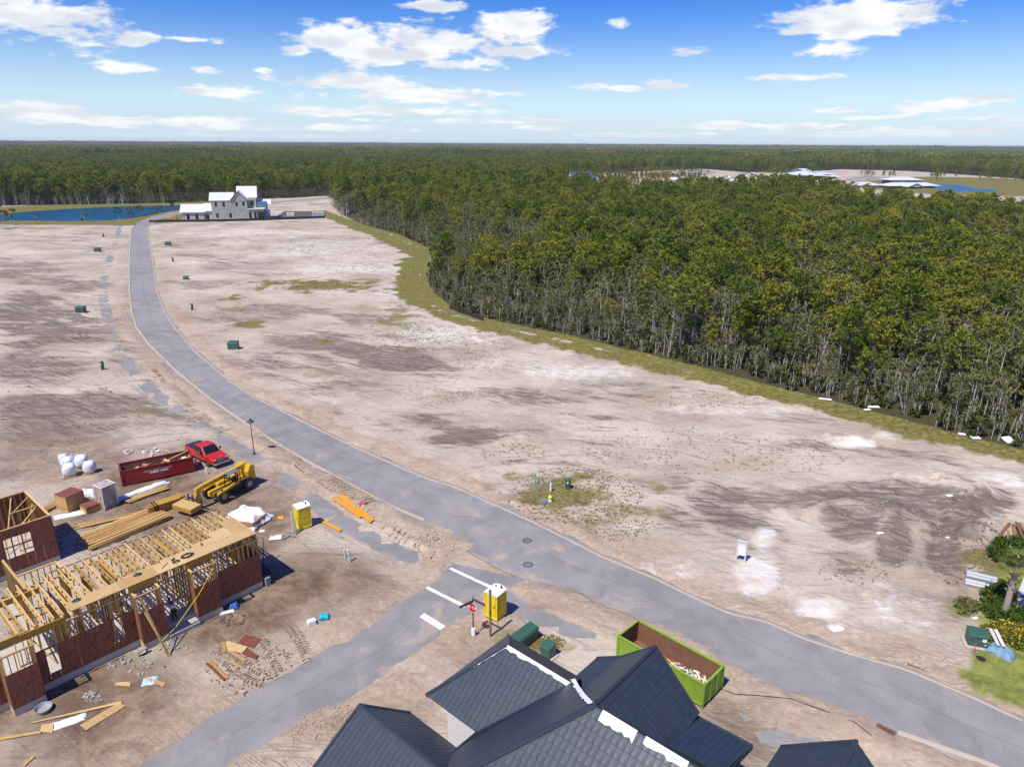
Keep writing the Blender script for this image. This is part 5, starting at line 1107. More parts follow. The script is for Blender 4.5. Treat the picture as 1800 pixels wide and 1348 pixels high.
# tarpaulin-covered pile
tp = at(436, 918); rzp = head((404,917), (466,929)); pile = empty('covered_pile', tp, rzp, 'stack of brown boards under the white tarpaulin at the house corner', 'board stack')
for i in range(9): link('sheet', ubox(2.5, 2.0, .075, CARD, 'sheet'), pile, (.15, -.1, i*.079))
cloth('tarpaulin', 'crumpled white tarpaulin over a stack at the house corner', (tp[0]-.1, tp[1]+.15, tp[2]+.12), rzp, 3.5, 3.0, .85, TARP, 8, 'tarpaulin', fold=.2)
cloth('plastic_sheet', 'long white and blue plastic sheet lying beside the narrow plank pile', at(240, 868), head((185,892), (292,852)), 6.2, .9, .22, TARP, 3, 'plastic sheet', 40, 10)
cloth('plastic_sheet', 'crumpled white plastic between the two board stacks', at(156, 872), .3, 1.6, 1.3, .5, WHITEP, 4, 'plastic sheet'); cloth('plastic_sheet', 'torn clear plastic trailing at the foot of the tall board stack', at(122, 906), .5, 2.8, .9, .15, WHITEP, 6, 'plastic sheet')
# bulk bags
BAGM = simple('woven bulk bag', (0.70, 0.72, 0.76), 0.75, 0.1, 5.0, bump=0.02)
def bag(px, py, label, s=1.0, z=0.0, pallet=True, turn=0.4):
    x, y, zz = at(px, py); o = empty('bulk_bag', (x, y, zz+z), turn, label, 'bulk bag', 'white bulk bags behind the site')
    n = 14; V = []; fs = []; prof = [(.36,.1),(.50,.2),(.535,.45),(.53,.75),(.48,.92),(.34,1.0),(.12,1.05)]; r = np.random.default_rng(int(px))
    for k, (q, zz_) in enumerate(prof):
        for j in range(n): a = 2*PI*j/n; sq = 1/max(abs(math.cos(a)), abs(math.sin(a)))**.45; V.append((s*q*math.cos(a)*sq*.9*(1+.05*r.normal()), s*q*math.sin(a)*sq*.9*(1+.05*r.normal()), s*zz_+.03*r.normal()))
    for k in range(len(prof)-1):
        for j in range(n): q = (j+1) % n; fs.append((k*n+j, k*n+q, (k+1)*n+q, (k+1)*n+j))
    fs += [tuple(range(n))[::-1], tuple(range((len(prof)-1)*n, len(prof)*n))]; mb = MB(); mb.add(V, fs); mb.build('sack', BAGM, o, smooth=True)
    for sx in (-1, 1):
        for sy in (-1, 1): h = MB(); h.tube([(sx*.36*s, sy*.36*s, .88*s), (sx*.42*s, sy*.38*s, 1.12*s), (sx*.36*s, sy*.26*s, 1.22*s), (sx*.3*s, sy*.3*s, .95*s)], .025, 5); h.build('lifting_loop', BAGM, o)
    if pallet:
        pl = MB(); 
        for yq in (-.5,0,.45): pl.box(-.62,.62,yq-.05,yq+.05,0,.07)
        for i in range(7): pl.box(-.62+i*.19,-.52+i*.19,-.6,.6,.072,.095)
        pl.build('pallet', LUMBER, o)
    return o
bag(124, 838, 'front white bulk bag on a pallet, nearest of the group', 1.3); bag(120, 824, 'white bulk bag right behind the front bag of the group', 1.25, pallet=False); bag(145, 822, 'white bulk bag at the back right of the group', 1.3); bag(159, 832, 'white bulk bag at the right end of the group', 1.25); bag(113, 815, 'small slumped white bulk bag at the back left of the group', .95, pallet=False)
# portable toilets
def toilet(px, py, rz, label):
    o = empty('portable_toilet', at(px, py), rz, label, 'portable toilet'); W_ = 1.12; H_ = 2.02
    b = MB(); b.box(-W_/2-.03, W_/2+.03, -W_/2-.03, W_/2+.03, 0, .14); b.build('base', YTOI, o, bevel=.02)
    b = MB(); b.add([(-W_/2,-W_/2,.14),(W_/2,-W_/2,.14),(W_/2,W_/2,.14),(-W_/2,W_/2,.14),(-W_/2*.96,-W_/2*.96,H_),(W_/2*.96,-W_/2*.96,H_),(W_/2*.96,W_/2*.96,H_),(-W_/2*.96,W_/2*.96,H_)], [(0,3,2,1),(4,5,6,7),(0,1,5,4),(1,2,6,5),(2,3,7,6),(3,0,4,7)]); b.build('cabin', YTOI, o)
    for sx in (-1, 1):
        for sy in (-1, 1): b = MB(); b.bar((sx*W_/2,sy*W_/2,.14),(sx*W_/2*.96,sy*W_/2*.96,H_),.07); b.build('corner_post', YTOI, o)
    for z in (.55,1.05,1.5): b = MB(); b.box(W_/2-.012,W_/2+.02,-.36,.36,z,z+.36); b.build('panel', YTOI, o, bevel=.012)
    b = MB(); b.box(-.42,.42,-W_/2-.02,-W_/2+.01,.18,1.95); d = b.build('door', YTOI, o, bevel=.012); b = MB(); b.box(.28,.36,-W_/2-.05,-W_/2-.018,1.0,1.16); b.build('latch', BLACK, d)
    n = 7; V = []; fs = []
    for i in range(n):
        t = -1+2*i/(n-1); z = H_+.03+.22*(1-t*t*.9); V += [(t*W_*.54, -W_*.54, z), (t*W_*.54, W_*.54, z)]
    for i in range(n-1): fs.append((2*i, 2*i+2, 2*i+3, 2*i+1))
    m = len(V); V += [(-W_*.54,-W_*.54,H_),(-W_*.54,W_*.54,H_),(W_*.54,-W_*.54,H_),(W_*.54,W_*.54,H_)]; fs += [tuple([m]+[m+2]+[2*i for i in range(n-1,-1,-1)]), tuple([m+1]+[2*i+1 for i in range(n)]+[m+3]), (m,0,1,m+1), (m+2,m+3,2*n-1,2*n-2), (m,m+1,m+3,m+2)]
    b = MB(); b.add(V, fs); b.build('roof', WHITEP, o); b = MB(); b.tube([(.3,.3,H_+.1),(.3,.3,H_+.42)], .055, 8); b.build('vent_pipe', BLACK, o); b = MB(); b.box(-.2,-.06,.2,.32,H_+.2,H_+.27); b.build('roof_vent', BLACK, o)
toilet(533, 925, HX-PI/2-.12, 'yellow portable toilet with white roof beside the building site'); toilet(871, 1083, HX-PI/2+.1, 'yellow portable toilet with white roof by the stop sign corner')
# boards and bits round the first toilet
def lean(name, label, a, b_, w_, t, m, cat): mb = MB(); mb.bar(a, b_, w_, t); return tag(mb.build(name, m), label, cat)
q = at(517, 937); lean('white_board', 'tall white board standing beside the first portable toilet', q, (q[0]-.1, q[1]+.05, q[2]+2.0), .22, .05, WHITEP, 'board'); lean('grey_post', 'grey post leaning beside the white board', (q[0]+.25, q[1]-.2, q[2]), (q[0]+.12, q[1], q[2]+1.35), .14, .1, GREYM, 'post')
q = at(493, 946); 
fr = empty('broken_frame', q, head((482,955), (516,952)), 'broken white panel and grey frame lying near the house corner', 'frame'); b = MB(); b.box(-.9,.1,-.4,.35,.03,.07); b.build('panel', WHITEP, fr); b = MB(); b.bar((-.1,.5,.1),(1.3,-.1,.05),.14,.06); b.build('rail', GREYM, fr); b = MB(); b.bar((-.2,.45,.12),(-.9,.1,.05),.14,.06); b.build('rail', GREYM, fr); b = MB(); b.bar((.8,.1,.12),(.2,-.4,.03),.1,.05); b.build('rail', GREYM, fr)
def flat_board(name, label, pts, m, cat='board', th=.03, dz=.03, group=None, tilt=0.0):
    P_ = [G(*p) for p in pts]; z0 = max(gz(p[0], p[1]) for p in P_)+dz; mb = MB(); mb.prism([(p[0], p[1], z0+tilt*i) for i, p in enumerate(P_)], (0, 0, th)); return tag(mb.build(name, m), label, cat, group)
flat_board('orange_board', 'long wide orange board lying by the road windrow', [(593,876),(603,872),(658,917),(651,923)], ORANGE, th=.06); flat_board('orange_board', 'long narrow orange board right beside the wide orange board', [(585,880),(590,878),(637,911),(632,914)], ORANGE, th=.06, dz=.05); flat_board('orange_board', 'short orange board in front of the first portable toilet', [(564,918),(569,916),(601,932),(597,936)], ORANGE, th=.06)
def stub(px, py, h, r, m, label, name='pipe_stub', lean_=.0):
    x, y, z = at(px, py); b = MB(); b.tube([(x, y, z-.1), (x+lean_, y, z+h)], r, 10); o = b.build(name, m); return tag(o, label, 'pipe')
stub(615.5, 988, 1.15, .09, PVC, 'tall pale green pipe stub, right one of the pair by the footpath', lean_=-.1); stub(607, 981, .8, .07, PVC, 'short pale pipe stub, left one of the pair by the footpath', lean_=-.05); stub(345.5, 818, .75, .1, WHITEP, 'white pipe stub between the dark red skip and the pickup'); stub(364, 833, .7, .09, WHITEP, 'white pipe stub behind the telehandler boom')
# scraps in front of the house
for nm, lb, pts, m in (('red_board','large red brown board on the tracked soil',[(419,1133),(432,1119),(460,1127),(446,1143)],SHEATH),('red_board','smaller red brown board below the large one',[(426,1153),(436,1144),(455,1156),(450,1162)],SHEATH),
    ('pale_board','pale square board, left of a pair on the tracked soil',[(389,1133),(396,1130),(399,1147),(392,1150)],LUMBER),('pale_board','pale square board, right of a pair on the tracked soil',[(397,1131),(404,1129),(410,1146),(401,1149)],LUMBER),('yellow_board','broad yellow board tucked beside the pale pair',[(405,1132),(436,1141),(426,1152),(409,1148)],OSB),('yellow_board','narrow yellow board pointing away from the pale pair',[(402,1149),(408,1147),(435,1163),(430,1167)],LUMBER),
    ('yellow_board','small yellow offcut below the narrow yellow board',[(406,1163),(410,1161),(420,1176),(416,1179)],LUMBER),('red_board','long red brown strip on the soil by the tyre tracks',[(362,1172),(366,1170),(398,1199),(394,1203)],SHEATH),('yellow_board','long yellow strip beside the red brown strip',[(365,1165),(369,1163),(403,1197),(398,1200)],LUMBER),
    ('yellow_board','short yellow board beside the rubble mound',[(201,1206),(206,1201),(230,1200),(229,1208)],OSB),('yellow_board','yellow board across blue plastic beside the mound',[(252,1195),(258,1192),(292,1203),(288,1210)],OSB),('long_plank','long plank lying over the offcuts at lower left',[(55,1274),(57,1272),(213,1235),(215,1239)],LUMBER),('pale_board','wide weathered pale board at lower left',[(141,1277),(152,1286),(222,1243),(210,1237)],OSB),
    ('yellow_board','square yellow board under the long plank',[(71,1288),(74,1276),(95,1273),(93,1290)],OSB),('long_plank','long plank running off the left edge',[(-14,1306),(-14,1301),(72,1287),(73,1291)],LUMBER),('yellow_board','small yellow plank at the bottom left corner',[(40,1348),(44,1350),(62,1334),(58,1332)],LUMBER),('short_plank','short plank resting on the framed house footing',[(249,1130),(253,1128),(260,1145),(257,1146)],LUMBER)):
    flat_board(nm, lb, pts, m, dz=.02+random.random()*.03)
q = at(548, 1099); b = MB(); b.box(-.28,.28,-.2,.2,0,.36); o = b.build('white_carton', WHITEP, None, q, .6, bevel=.01); tag(o, 'small white carton alone on the soil beside the side road', 'carton')
cloth('blue_bag', 'crumpled turquoise plastic on the soil near the white carton', at(570, 1087), .2, .75, .6, .3, simple('turquoise plastic', (0.02, 0.42, 0.52), 0.45), 21, 'plastic bag', 12, 12)
cloth('blue_bag', 'crumpled blue bag beside the framed house footing', at(412, 1068), .2, .7, .5, .3, simple('blue plastic', (0.03, 0.12, 0.42), 0.45), 22, 'plastic bag', 12, 12); cloth('plastic_sheet', 'pale blue plastic under the yellow board by the mound', at(264, 1197), .3, .9, .8, .1, simple('pale blue film', (.4,.55,.68), .5), 23, 'plastic sheet', 16, 14, .05); cloth('plastic_sheet', 'grey torn plastic among the planks at lower left', at(122, 1268), .5, 1.7, .7, .16, TARP, 24, 'plastic sheet', 18, 12); cloth('paper_bag', 'torn white bag lying beside the framed house footing', at(400, 1076), .4, 1.0, .4, .16, WHITEP, 25, 'bag', 12, 10); cloth('orange_rag', 'small orange cloth on the soil left of the first toilet', at(494, 910), .2, .6, .5, .12, ORANGE, 26, 'cloth', 10, 10); cloth('red_mesh', 'small red mesh by the orange boards', at(638, 890), .1, .7, .4, .1, simple('red mesh', (0.5, 0.06, 0.06), 0.6), 27, 'mesh', 10, 10)
cloth('white_plastic', 'small white plastic sheet in front of the tarpaulin', at(461, 934), .1, .5, .4, .06, WHITEP, 28, 'plastic sheet', 10, 10)
# rocks and clods
def stones(name, label, px, py, rx, ry, n, size, m, seed):
    r = np.random.default_rng(seed); mb = MB(); c = G(px, py); a = (G(px+rx, py)-c)[:2]; b_ = (G(px, py-ry)-c)[:2]
    for i in range(n*2 if size < .21 else n):
        t, q = r.random()*6.28, math.sqrt(r.random()); p = c[:2]+a*math.cos(t)*q+b_*math.sin(t)*q; s = size*(.15+r.random()**4*.8); z = gz(p[0], p[1]); V = r.normal(size=(8, 3))*.12+np.array([[x, y, zz] for x in (-.5,.5) for y in (-.5,.5) for zz in (-.3,.4)]); ang = r.random()*6.28; R2 = np.array([[math.cos(ang), -math.sin(ang), 0],[math.sin(ang), math.cos(ang), 0],[0,0,1]]); V = (V*s) @ R2.T+np.array([p[0], p[1], z+s*.15])
        mb.add(V, [(0,1,3,2),(4,6,7,5),(0,4,5,1),(2,3,7,6),(0,2,6,4),(1,5,7,3)])
    o = mb.build(name, m); return tag(o, label, kind='stuff')
STONE = simple('broken concrete', (0.36, 0.345, 0.32), 0.95, 0.2, 3.0); CLOD = simple('dark soil clods', (0.19, 0.138, 0.10), 0.95, 0.25, 3.0); SANDCL = simple('sandy clods', (0.42, 0.32, 0.235), 0.95, 0.2, 3.0)
stones('rubble', 'grey rubble on the mound before the framed house', 228, 1172, 40, 18, 150, .22, STONE, 1); stones('rubble', 'broken stones beside the long plank', 165, 1228, 18, 9, 40, .34, STONE, 2); stones('rubble', 'scattered stones by the brace foot', 305, 1140, 40, 14, 50, .22, STONE, 3); stones('clods', 'dark clods by the house corner', 410, 1090, 24, 12, 90, .25, CLOD, 4); stones('clods', 'clods on the tracked soil', 440, 1170, 80, 50, 420, .13, CLOD, 5); stones('clods', 'sandy clods at the crossing corner', 765, 960, 34, 26, 260, .2, SANDCL, 6); stones('clods', 'sandy lumps along the side road', 560, 1265, 70, 36, 400, .14, SANDCL, 7); stones('clods', 'dark litter on the right-hand lot', 1690, 950, 60, 70, 500, .2, CLOD, 8); stones('rubble', 'pale stones on the right-hand lot', 1560, 970, 120, 80, 220, .16, STONE, 9); stones('clods', 'sandy lumps beside the road', 610, 870, 60, 20, 260, .18, SANDCL, 10); stones('clods', 'soil lumps round the site', 260, 930, 240, 60, 600, .12, CLOD, 11); stones('clods', 'mud on the side road', 592, 1187, 9, 9, 70, .12, SANDCL, 12); stones('clods', 'mud lump on the side road', 531, 1212, 13, 9, 90, .13, SANDCL, 13); stones('rubble', 'pale rubble behind the dark red skip', 262, 797, 46, 7, 80, .35, PALEW, 14); stones('clods', 'litter of bark on the sand lots', 900, 760, 420, 120, 900, .13, CLOD, 15); stones('clods', 'litter on the left lots', 150, 640, 150, 160, 500, .2, CLOD, 16)
# cleat marks pressed by tyres
def cleats(label, line, half=.24, step=.24, seed=0, m=CLOD):
    r = np.random.default_rng(seed); pts = resample(GP(line), max(4, int(sum(glen(a, b) for a, b in zip(line[:-1], line[1:]))/step))); d = np.gradient(pts, axis=0); d /= np.linalg.norm(d, axis=1, keepdims=True); mb = MB(); zz = [gz(*p) for p in pts]
    for (p, t, z) in zip(pts, d, zz):
        for s in (-1, 1):
            if r.random() < .12: continue
            nrm = Vector((-t[1], t[0], 0))*s; a = Vector((p[0], p[1], z+.015))+nrm*.05; b_ = a+nrm*half*(.8+.3*r.random())+Vector((t[0], t[1], 0))*.16; mb.bar(a, b_, .07, .055)
    o = mb.build('tyre_track', m); return tag(o, label, kind='stuff')
TR = SANDCL
for i, ln in enumerate(([(478,1082),(510,1110),(530,1140),(540,1162)],[(500,1090),(522,1112),(540,1145)],[(435,1105),(460,1125),(478,1155),(492,1190)],[(395,1160),(415,1185),(440,1200),(470,1205)],[(380,1120),(420,1160),(470,1195)],[(110,790),(190,775),(260,769),(330,762)],[(200,793),(250,785),(300,778),(345,772)],[(420,770),(440,764),(470,762)],[(470,805),(520,820),(575,860),(640,890)],[(520,815),(560,835),(620,870)],[(700,815),(740,832),(790,850)],[(690,818),(730,838),(780,853)],[(20,860),(60,848),(105,838)],[(640,905),(680,925),(735,955)])): cleats('ribbed tyre track pressed into the sand', ln, seed=i, m=CLOD if i in (0,1,2,3,4) else SANDCL)
for i, ln in enumerate(([(560,832),(610,860),(660,888)],[(575,850),(620,876),(655,896)],[(680,925),(720,940),(760,955)],[(690,940),(730,955),(765,975)],[(455,772),(490,795),(520,812)],[(275,650),(305,685),(340,715)],[(330,720),(370,745),(410,770)])): cleats('crawler marks across the sand beside the road', ln, half=.75, step=.5, seed=40+i, m=SANDCL)
# things against the right end of the house
hm = Matrix.Translation(house.location) @ Matrix.Rotation(HX, 4, 'Z')
def hp(x, y, z): return hm @ Vector((x, y, z))
ld = empty('step_ladder', hp(.75, 1.9, .05), HX+.3, 'green step ladder with yellow top at the house end', 'step ladder'); LG = simple('green ladder rail', (0.03, 0.16, 0.10), 0.5)
for s in (-1, 1):
    b = MB(); b.bar((-.55,s*.32,0),(0,s*.2,2.3),.07,.04); b.build('rail', LG, ld); b = MB(); b.bar((.5,s*.32,0),(.05,s*.2,2.25),.05,.03); b.build('rear_rail', LG, ld)
for k in range(7): t = (k+1)/8; b = MB(); b.box(-.55*(1-t)-.05,-.55*(1-t)+.05,-.31+.1*t,.31-.1*t,2.3*t,2.3*t+.03); b.build('step', GREYM, ld)
b = MB(); b.box(-.14,.16,-.22,.22,2.3,2.4); b.build('ladder_top', YTOI, ld, bevel=.02)
for i in range(5):
    a = hp(.45+.22*i, .3+.2*i, .06+.02*i); b_ = hp(.6+.28*i, 3.6+.2*i, .1); mb = MB(); mb.bar(a, b_, .14, .05); tag(mb.build('dark_plank', simple('weathered dark plank', (0.09, 0.07, 0.055), 0.85, 0.2)), 'dark weathered plank lying in the shade at the house end', 'plank', 'dark planks at the house end')
mb = MB(); mb.bar(hp(1.3,2.2,.1), hp(2.0,3.0,2.4), .05, .05); tag(mb.build('dark_pole', BLACK), 'thin dark pole leaning beside the step ladder', 'pole')
blk = empty('block_pier', hp(.35,-.05,0), HX, 'small pier of stacked concrete blocks at the house corner', 'block pier')
for k in range(4): b = MB(); b.box(-.2,.2,-.2,.2,k*.205-.02,k*.205+.175); b.build('block', BLOCKM, blk, bevel=.01)
blk = empty('concrete_block', hp(-9.55,-1.05,.0), HX, 'hollow concrete block standing by the second house pier', 'block'); 
for x0, x1, z0, z1 in ((-.3,.3,0,.06),(-.3,.3,.44,.5),(-.3,-.24,.06,.44),(.24,.3,.06,.44)): b = MB(); b.box(x0, x1, -.12, .12, z0, z1); b.build('shell', BLOCKM, blk)
tub = MB(); tub.lathe([(.36,0),(.46,.28),(.5,.28),(.48,.25),(.34,.06)], 16); tag(tub.build('metal_tub', GREYM, None, hp(-15.7,-1.7,.05)), 'round grey metal tub beside the left house pier', 'tub')
rp = MB(); rp.tube([hp(-3.95,-.78,4.0), hp(-5.2,-.9,2.6), hp(-7.2,-1.1,1.0), hp(-9.0,-1.2,.12)], .022, 6); tag(rp.build('yellow_strap', YTOI), 'thin yellow strap running from the right pier to the ground', 'strap')
# tools on the deck
def coil(label, x, y, n, rad, m, seed, name='hose_coil'):
    r = np.random.default_rng(seed); P_ = []; t = 0
    for i in range(n*10): t += .63; q = rad*(.55+.45*r.random()); P_.append(hp(x+math.cos(t)*q, y+math.sin(t)*q*.6, ZT+.55+.05*r.random()+.012*(i/10)))
    mb = MB(); mb.tube(P_, .02, 4); return tag(mb.build(name, m), label, 'hose coil')
coil('black hose tangle lying along the middle of the deck', -5.0, .75, 6, .5, BLACK, 1); coil('black hose tangle next to the nail gun on the deck', -5.9, .6, 4, .3, BLACK, 2); coil('dark blue hose tangle at the left part of the deck', -8.35, .95, 5, .3, simple('blue hose', (0.03, 0.09, 0.13), 0.5), 3); coil('dark hose tangle at the far left end of the deck', -12.2, .9, 4, .28, simple('blue hose', (0.03, 0.09, 0.13), 0.5), 4)
def gun(label, x, y, rz):
    o = empty('nail_gun', hp(x, y, ZT+.545), HX+rz, label, 'nail gun')
    b = MB(); b.box(-.14,.14,-.04,.04,.0,.1); b.build('body', BLACK, o, bevel=.015); b = MB(); b.box(.02,.08,-.03,.03,.1,.24); b.build('handle', GREYM, o, bevel=.01); b = MB(); b.box(-.2,-.14,-.02,.02,.02,.22); b.build('magazine', CHROME, o)
gun('dark nail gun beside the hose tangle on the deck', -5.9, 1.0, .4); gun('small nail gun near the right deck boards', -3.6, 1.5, 1.2)
mb = MB(); mb.bar(hp(-6.9,.5,ZT+.56), hp(-6.3,.95,ZT+.56), .04, .04); tag(mb.build('hammer_shaft', POSTW), 'thin wooden handle lying on the deck', 'handle')
# worker in the doorway
SKIN = simple('skin', (0.16, 0.085, 0.055), 0.6); SHIRT = simple('white shirt', (0.62, 0.68, 0.76), 0.8, 0.06); PANTS = simple('dark trousers', (0.02, 0.022, 0.03), 0.85)
def skin_mesh(name, verts, edges, m, par, sub=1):
    me = bpy.data.meshes.new(name); me.from_pydata([v[:3] for v in verts], edges, []); me.materials.append(m); o = link(name, me, par); md = o.modifiers.new('skin', 'SKIN'); md.use_smooth_shade = True; sv = me.skin_vertices[0].data
    for i, v in enumerate(verts): sv[i].radius = (v[3], v[3] if len(v) < 5 else v[4])
    sv[0].use_root = True; o.modifiers.new('smooth', 'SUBSURF').levels = sub; o.modifiers[-1].render_levels = sub; return o
wk = empty('person', hp(-6.75, .15, ZS), HX+PI, 'worker in white shirt and dark trousers bending in the house doorway', 'person')
body = skin_mesh('body', [(0,0,.92,.15,.12),(0,-.14,1.15,.15,.11),(0,-.27,1.36,.17,.11),(0,-.36,1.46,.06),(0,-.43,1.55,.085),(0,-.46,1.66,.09),(.21,-.28,1.38,.065),(.3,-.42,1.14,.05),(.22,-.62,.98,.04),(.2,-.68,.93,.045),(-.21,-.28,1.38,.065),(-.3,-.42,1.14,.05),(-.2,-.62,1.0,.04),(-.18,-.68,.95,.045),(.1,0,.86,.1),(.12,-.04,.48,.075),(.12,.06,.08,.05),(.12,-.1,.04,.045),(-.1,0,.86,.1),(-.13,-.12,.48,.075),(-.13,.0,.08,.05),(-.13,-.16,.04,.045)],
    [(0,1),(1,2),(2,3),(3,4),(4,5),(2,6),(6,7),(7,8),(8,9),(2,10),(10,11),(11,12),(12,13),(0,14),(14,15),(15,16),(16,17),(0,18),(18,19),(19,20),(20,21)], SKIN, wk)
skin_mesh('shirt', [(0,-.02,.96,.165,.135),(0,-.14,1.15,.168,.125),(0,-.27,1.36,.185,.125),(.22,-.28,1.38,.08),(.28,-.39,1.2,.068),(-.22,-.28,1.38,.08),(-.28,-.39,1.2,.068)], [(0,1),(1,2),(2,3),(3,4),(2,5),(5,6)], SHIRT, wk)
skin_mesh('trousers', [(0,0,.93,.165,.135),(.1,0,.84,.115),(.12,-.04,.48,.09),(.12,.05,.12,.075),(-.1,0,.84,.115),(-.13,-.12,.48,.09),(-.13,-.01,.12,.075)], [(0,1),(1,2),(2,3),(0,4),(4,5),(5,6)], PANTS, wk)
hr = MB(); hr.lathe([(.02,.12),(.08,.1),(.105,.03),(.1,-.02)][::-1], 10, (0,-.45,1.64)); hr.build('hair', BLACK, wk, smooth=True)
# ---------------------------------------------------------------- corner: stop sign, post, utility cabinets
sp = at(832, 1117); ss = empty('stop_sign', sp, 0, 'red stop sign with two street name blades on a brown post', 'stop sign')
b = MB(); b.tube([(0,0,0),(0,0,3.05)], .045, 8); b.build('post', BROWNP, ss); b = MB(); b.lathe([(.07,3.05),(.08,3.1),(.03,3.2),(.01,3.3)], 8); b.build('finial', POSTW, ss)
def facing(par, az, name): e_ = link(name, None, par, (0,0,0), az); e_.empty_display_size = .1; return e_
AZS = math.radians(-52)
def rot_pts(mb, az, off=(0,0,0)): mb.v = [(v[0]*math.cos(az)-v[1]*math.sin(az)+off[0], v[0]*math.sin(az)+v[1]*math.cos(az)+off[1], v[2]+off[2]) for v in mb.v]; return mb
def octo(r, y, d): return [(r*math.cos(PI/8+k*PI/4), y, r*math.sin(PI/8+k*PI/4)+2.32) for k in range(8)], (0, d, 0)
FS = math.radians(-30)
b = MB(); p_, d_ = octo(.40, -.065, .012); b.prism(p_, d_); rot_pts(b, FS).build('sign_border', WHITEP, ss); b = MB(); p_, d_ = octo(.37, -.071, .005); b.prism(p_, d_); plate = rot_pts(b, FS).build('sign_plate', STOPR, ss)
tcv = bpy.data.curves.new('stop_text', 'FONT'); tcv.body = 'STOP'; tcv.size = .30; tcv.align_x = 'CENTER'; tcv.align_y = 'CENTER'; tcv.extrude = .002; tcv.materials.append(WHITEP)
tmp = bpy.data.objects.new('stop_text', tcv); tmx = bpy.data.meshes.new_from_object(tmp); bpy.data.objects.remove(tmp); tmx.materials.clear(); tmx.materials.append(WHITEP)
to = link('lettering', tmx, ss); to.matrix_local = Matrix.Rotation(FS, 4, 'Z') @ Matrix.Translation((0, -.075, 2.32)) @ Matrix.Rotation(PI/2, 4, 'X')
for az_, z, m in ((math.radians(218), 2.7, BROWNP), (math.radians(-38), 2.88, BROWNP)):
    b = MB(); b.box(.06, 1.1, -.015, .015, z, z+.2); rot_pts(b, az_); bl = b.build('name_blade', m, ss); b = MB()
    for y in (-.017, .0165): b.box(.08, 1.08, y, y+.0008, z+.012, z+.022); b.box(.08, 1.08, y, y+.0008, z+.178, z+.188)
    rot_pts(b, az_).build('blade_border', PALEW, bl)
b = MB(); b.box(-.14,.14,-.1,.1,0,.62); tag(b.build('white_sleeve', WHITEP, None, (sp[0]+.02, sp[1]-.02, sp[2]), -.5, bevel=.02), 'white plastic sleeve round the foot of the stop sign', 'sleeve')
q = at(862, 1119); b = MB(); b.tube([(0,0,-.1),(0,0,3.75)], .085, 9); po = empty('timber_post', q, 0, 'tall bare timber post in front of the second portable toilet', 'post'); b.build('post', POSTW, po); b = MB(); b.tube([(0,0,3.75),(0,0,3.8)], .09, 9); b.build('post_cap', BROWNP, po)
q = at(851, 1096); b = MB(); b.box(-.2,.2,-.14,.14,0,.3); tag(b.build('red_carton', simple('faded red carton', (0.55, 0.32, 0.26), 0.8), None, q, .7, bevel=.01), 'small faded carton at the foot of the second toilet', 'carton')
def cabinet(px, py, L, W_, Hh, rz, label, name='utility_cabinet', pad=True, lab=False, cat='utility cabinet', group=None):
    o = empty(name, at(px, py), rz, label, cat, group); z = .0
    if pad: b = MB(); b.box(-L/2-.18, L/2+.18, -W_/2-.2, W_/2+.18, -.1, .1); b.build('pad', CONC, o, bevel=.01); z = .1
    b = MB(); b.box(-L/2, L/2, -W_/2, W_/2, z, z+Hh*.78); b.build('body', GREENB, o)
    b = MB(); b.add([(-L/2-.02,-W_/2-.03,z+Hh*.78),(L/2+.02,-W_/2-.03,z+Hh*.78),(L/2+.02,W_/2+.02,z+Hh*.78),(-L/2-.02,W_/2+.02,z+Hh*.78),(-L/2-.02,-W_/2+.05,z+Hh*.94),(L/2+.02,-W_/2+.05,z+Hh*.94),(L/2+.02,W_/2+.02,z+Hh),(-L/2-.02,W_/2+.02,z+Hh)], [(0,3,2,1),(4,5,6,7),(0,1,5,4),(1,2,6,5),(2,3,7,6),(3,0,4,7)]); b.build('lid', GREENB, o)
    b = MB(); b.box(-.005,.005,-W_/2-.008,-W_/2-.001,z+.05,z+Hh*.76); b.build('door_seam', BLACK, o); b = MB(); b.box(.05,.09,-W_/2-.03,-W_/2-.002,z+Hh*.4,z+Hh*.5); b.build('lock', GREYM, o)
    if lab: b = MB(); b.box(L*.2,L*.42,-W_/2-.006,-W_/2-.002,z+Hh*.45,z+Hh*.68); b.build('label', WHITEP, o); b = MB(); b.box(L*.36,L*.44,-W_/2-.006,-W_/2-.002,z+Hh*.2,z+Hh*.28); b.build('label', WHITEP, o)
    return o
RZT = HX
cabinet(922, 1131, 2.1, .8, 1.05, HX, 'long dark green utility cabinet among weeds behind the tiled roof', pad=False); cabinet(963, 1153, .75, .75, .95, AZ, 'short green utility cabinet on a concrete pad behind the tiled roof'); cabinet(1714, 1131, 1.15, .9, 1.0, math.radians(-18), 'green utility cabinet with white labels standing on the lawn', lab=True)
for px, py, s_, lb in ((143,550,1.0,'green transformer box on the left lots beside the bend'),(411,614,1.0,'green transformer box on the right of the road near the bend'),(172,443,1.0,'small far green transformer box left of the road'),(296,432,1.0,'small far green transformer box right of the road'),(327,492,.7,'low pale box beside grassy tufts on the far lot')): cabinet(px, py, 1.6*s_, 1.3*s_, 1.2*s_, .1, lb, 'transformer_box', True, False, 'transformer box')
def pedestal(px, py, h, r, label, m=GREENB):
    o = empty('utility_pedestal', at(px, py), 0, label, 'utility pedestal'); b = MB(); b.lathe([(r*1.15,-.05),(r*1.15,.12),(r,.14),(r,h*.6),(r*1.06,h*.61),(r*1.06,h*.95),(r*.9,h),(.02,h*1.02)], 14); b.build('housing', m, o, smooth=False); b = MB(); b.box(-r*.5, r*.1, -r*1.1, -r*1.06, h*.62, h*.8); b.build('label', WHITEP, o); return o
